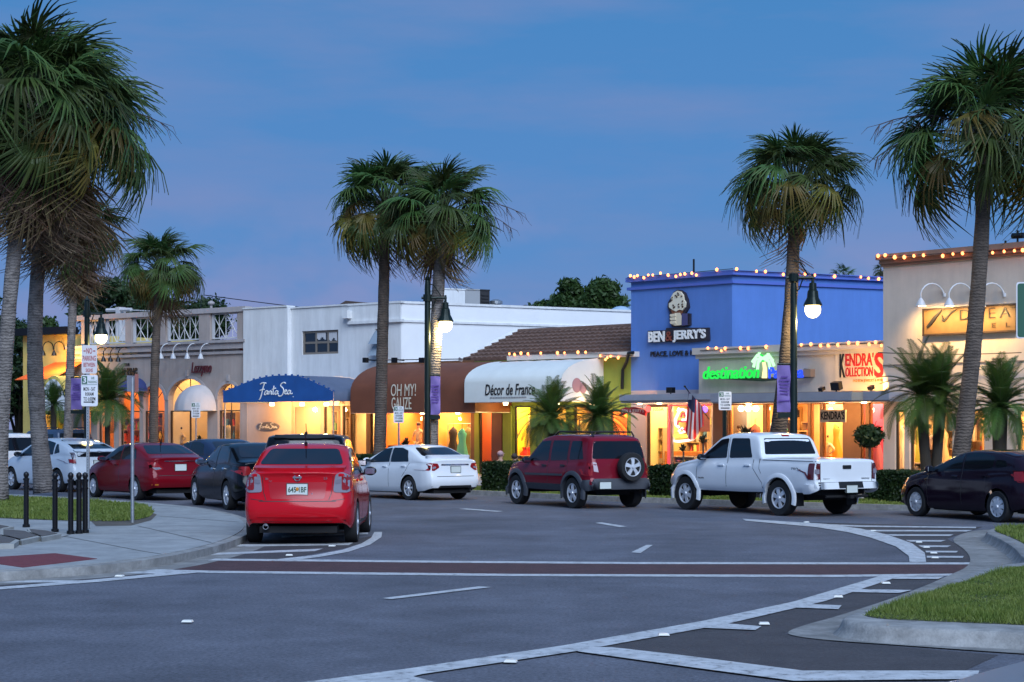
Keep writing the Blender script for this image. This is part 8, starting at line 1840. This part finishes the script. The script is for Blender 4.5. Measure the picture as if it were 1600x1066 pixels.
# ================================================================== PEOPLE seated behind the hedge
def sitter(label, px, D, head_py, top, hair, cap=False, face=0.0, seed=1):
    s = D/F; hz = CH+(HY-head_py)*s; x = (px-CX)*s; seat = hz-.78; b = Vector((x, D, .11)); t = thing('person', label, 'person', b, face, 'people sitting behind the hedge'); z = lambda q: q-.11
    def skin(name, J, E, m, lev=2):
        me = bpy.data.meshes.new(name); me.from_pydata([j[:3] for j in J], E, []); me.materials.append(m); o = bpy.data.objects.new(name, me); link(o, t); md = o.modifiers.new('skin', 'SKIN'); md.use_smooth_shade = True
        for i, j in enumerate(J): me.skin_vertices[0].data[i].radius = (j[3], j[4] if len(j) > 4 else j[3]*.9)
        me.skin_vertices[0].data[0].use_root = True; sb = o.modifiers.new('sub', 'SUBSURF'); sb.levels = lev; sb.render_levels = lev; return o
    S = seat-.11; SK = mat('skin', (.42, .24, .17), .6)
    J = [(0,0,S+.05,.13), (0,.0,S+.25,.12), (0,.0,S+.47,.125), (0,-.0,S+.57,.052), (0,-.02,S+.63,.07), (0,-.02,S+.72,.082), (0,-.01,S+.78,.06), (-.18,0,S+.49,.05), (-.22,-.03,S+.22,.042), (-.14,-.25,S+.12,.032), (-.12,-.33,S+.11,.036), (.18,0,S+.49,.05), (.22,-.03,S+.22,.042), (.14,-.25,S+.12,.032), (.12,-.33,S+.11,.036),
         (-.1,-.05,S,.085), (-.11,-.42,S+.02,.06), (-.11,-.44,.08,.045), (-.11,-.56,.04,.04), (.1,-.05,S,.085), (.11,-.42,S+.02,.06), (.11,-.44,.08,.045), (.11,-.56,.04,.04)]
    E = [(0,1),(1,2),(2,3),(3,4),(4,5),(5,6),(2,7),(7,8),(8,9),(9,10),(2,11),(11,12),(12,13),(13,14),(0,15),(15,16),(16,17),(17,18),(0,19),(19,20),(20,21),(21,22)]
    skin('body', J, E, SK)
    skin('shirt', [(0,0,S+.02,.155), (0,0,S+.26,.14), (0,0,S+.47,.14), (-.18,0,S+.49,.07), (-.21,-.02,S+.28,.06), (.18,0,S+.49,.07), (.21,-.02,S+.28,.06)], [(0,1),(1,2),(2,3),(3,4),(2,5),(5,6)], mat('cloth_shirt_%d' % seed, top, .85))
    skin('trousers', [(0,0,S+.02,.15), (-.1,-.05,S,.10), (-.11,-.42,S+.02,.075), (-.11,-.44,.12,.06), (.1,-.05,S,.10), (.11,-.42,S+.02,.075), (.11,-.44,.12,.06)], [(0,1),(1,2),(2,3),(0,4),(4,5),(5,6)], mat('cloth_dark_trousers', (.03, .035, .05), .85))
    mb = MB(); mb.ball((0, .005, S+.745), .095, .105, .088, 14, 8)
    if cap: mb.box(-.07, .07, -.19, -.08, S+.735, S+.75)
    mb.build('cap' if cap else 'hair', mat('hair_%d' % seed, hair, .7), t, True)
    mb = MB()
    for sx in (-.032, .032): mb.ball((sx, -.098, S+.70), .012, .008, .009, 8, 6)
    mb.build('eye', mat('eye_dark', (.02, .015, .012), .3), t); mb = MB(); mb.ball((0, -.112, S+.675), .013, .02, .02, 8, 6)
    for sx in (-.088, .088): mb.ball((sx, -.01, S+.69), .014, .022, .032, 8, 6)
    mb.build('nose_and_ears', SK, t); mb = MB(); mb.box(-.025, .025, -.103, -.094, S+.642, S+.652); mb.build('mouth', mat('lips', (.28, .10, .09), .6), t)
    return t, S
pts = [sitter('person in a dusty pink cap sitting behind the clipped hedge', 782, 50.6, 707, (.05, .05, .06), (.38, .24, .26), True, radians(160), 1), sitter('dark haired person in a pale shirt sitting behind the hedge', 804, 50.4, 711, (.5, .52, .55), (.03, .022, .02), False, radians(175), 2)]
d_ = Vector((782-CX, 0))*50.6/F
bx0, bx1 = (782-CX)*50.6/F, (804-CX)*50.4/F; sz = pts[0][1]+.11-.1
t = thing('bench', 'slatted bench behind the clipped hedge under the two sitters', 'bench', ((bx0+bx1)/2, 50.45, .11)); L_ = (bx1-bx0)/2+.45
for k in range(4): mb = MB(); mb.box(-L_, L_, -.22+.11*k, -.13+.11*k, sz-.11-.04, sz-.11); mb.build('slat', mat('bench_wood', (.12, .07, .04), .6), t)
for sx in (-1, 1): mb = MB(); mb.box(sx*L_-.04, sx*L_+.04, -.2, .2, 0, sz-.15); mb.build('leg', BLACK, t)
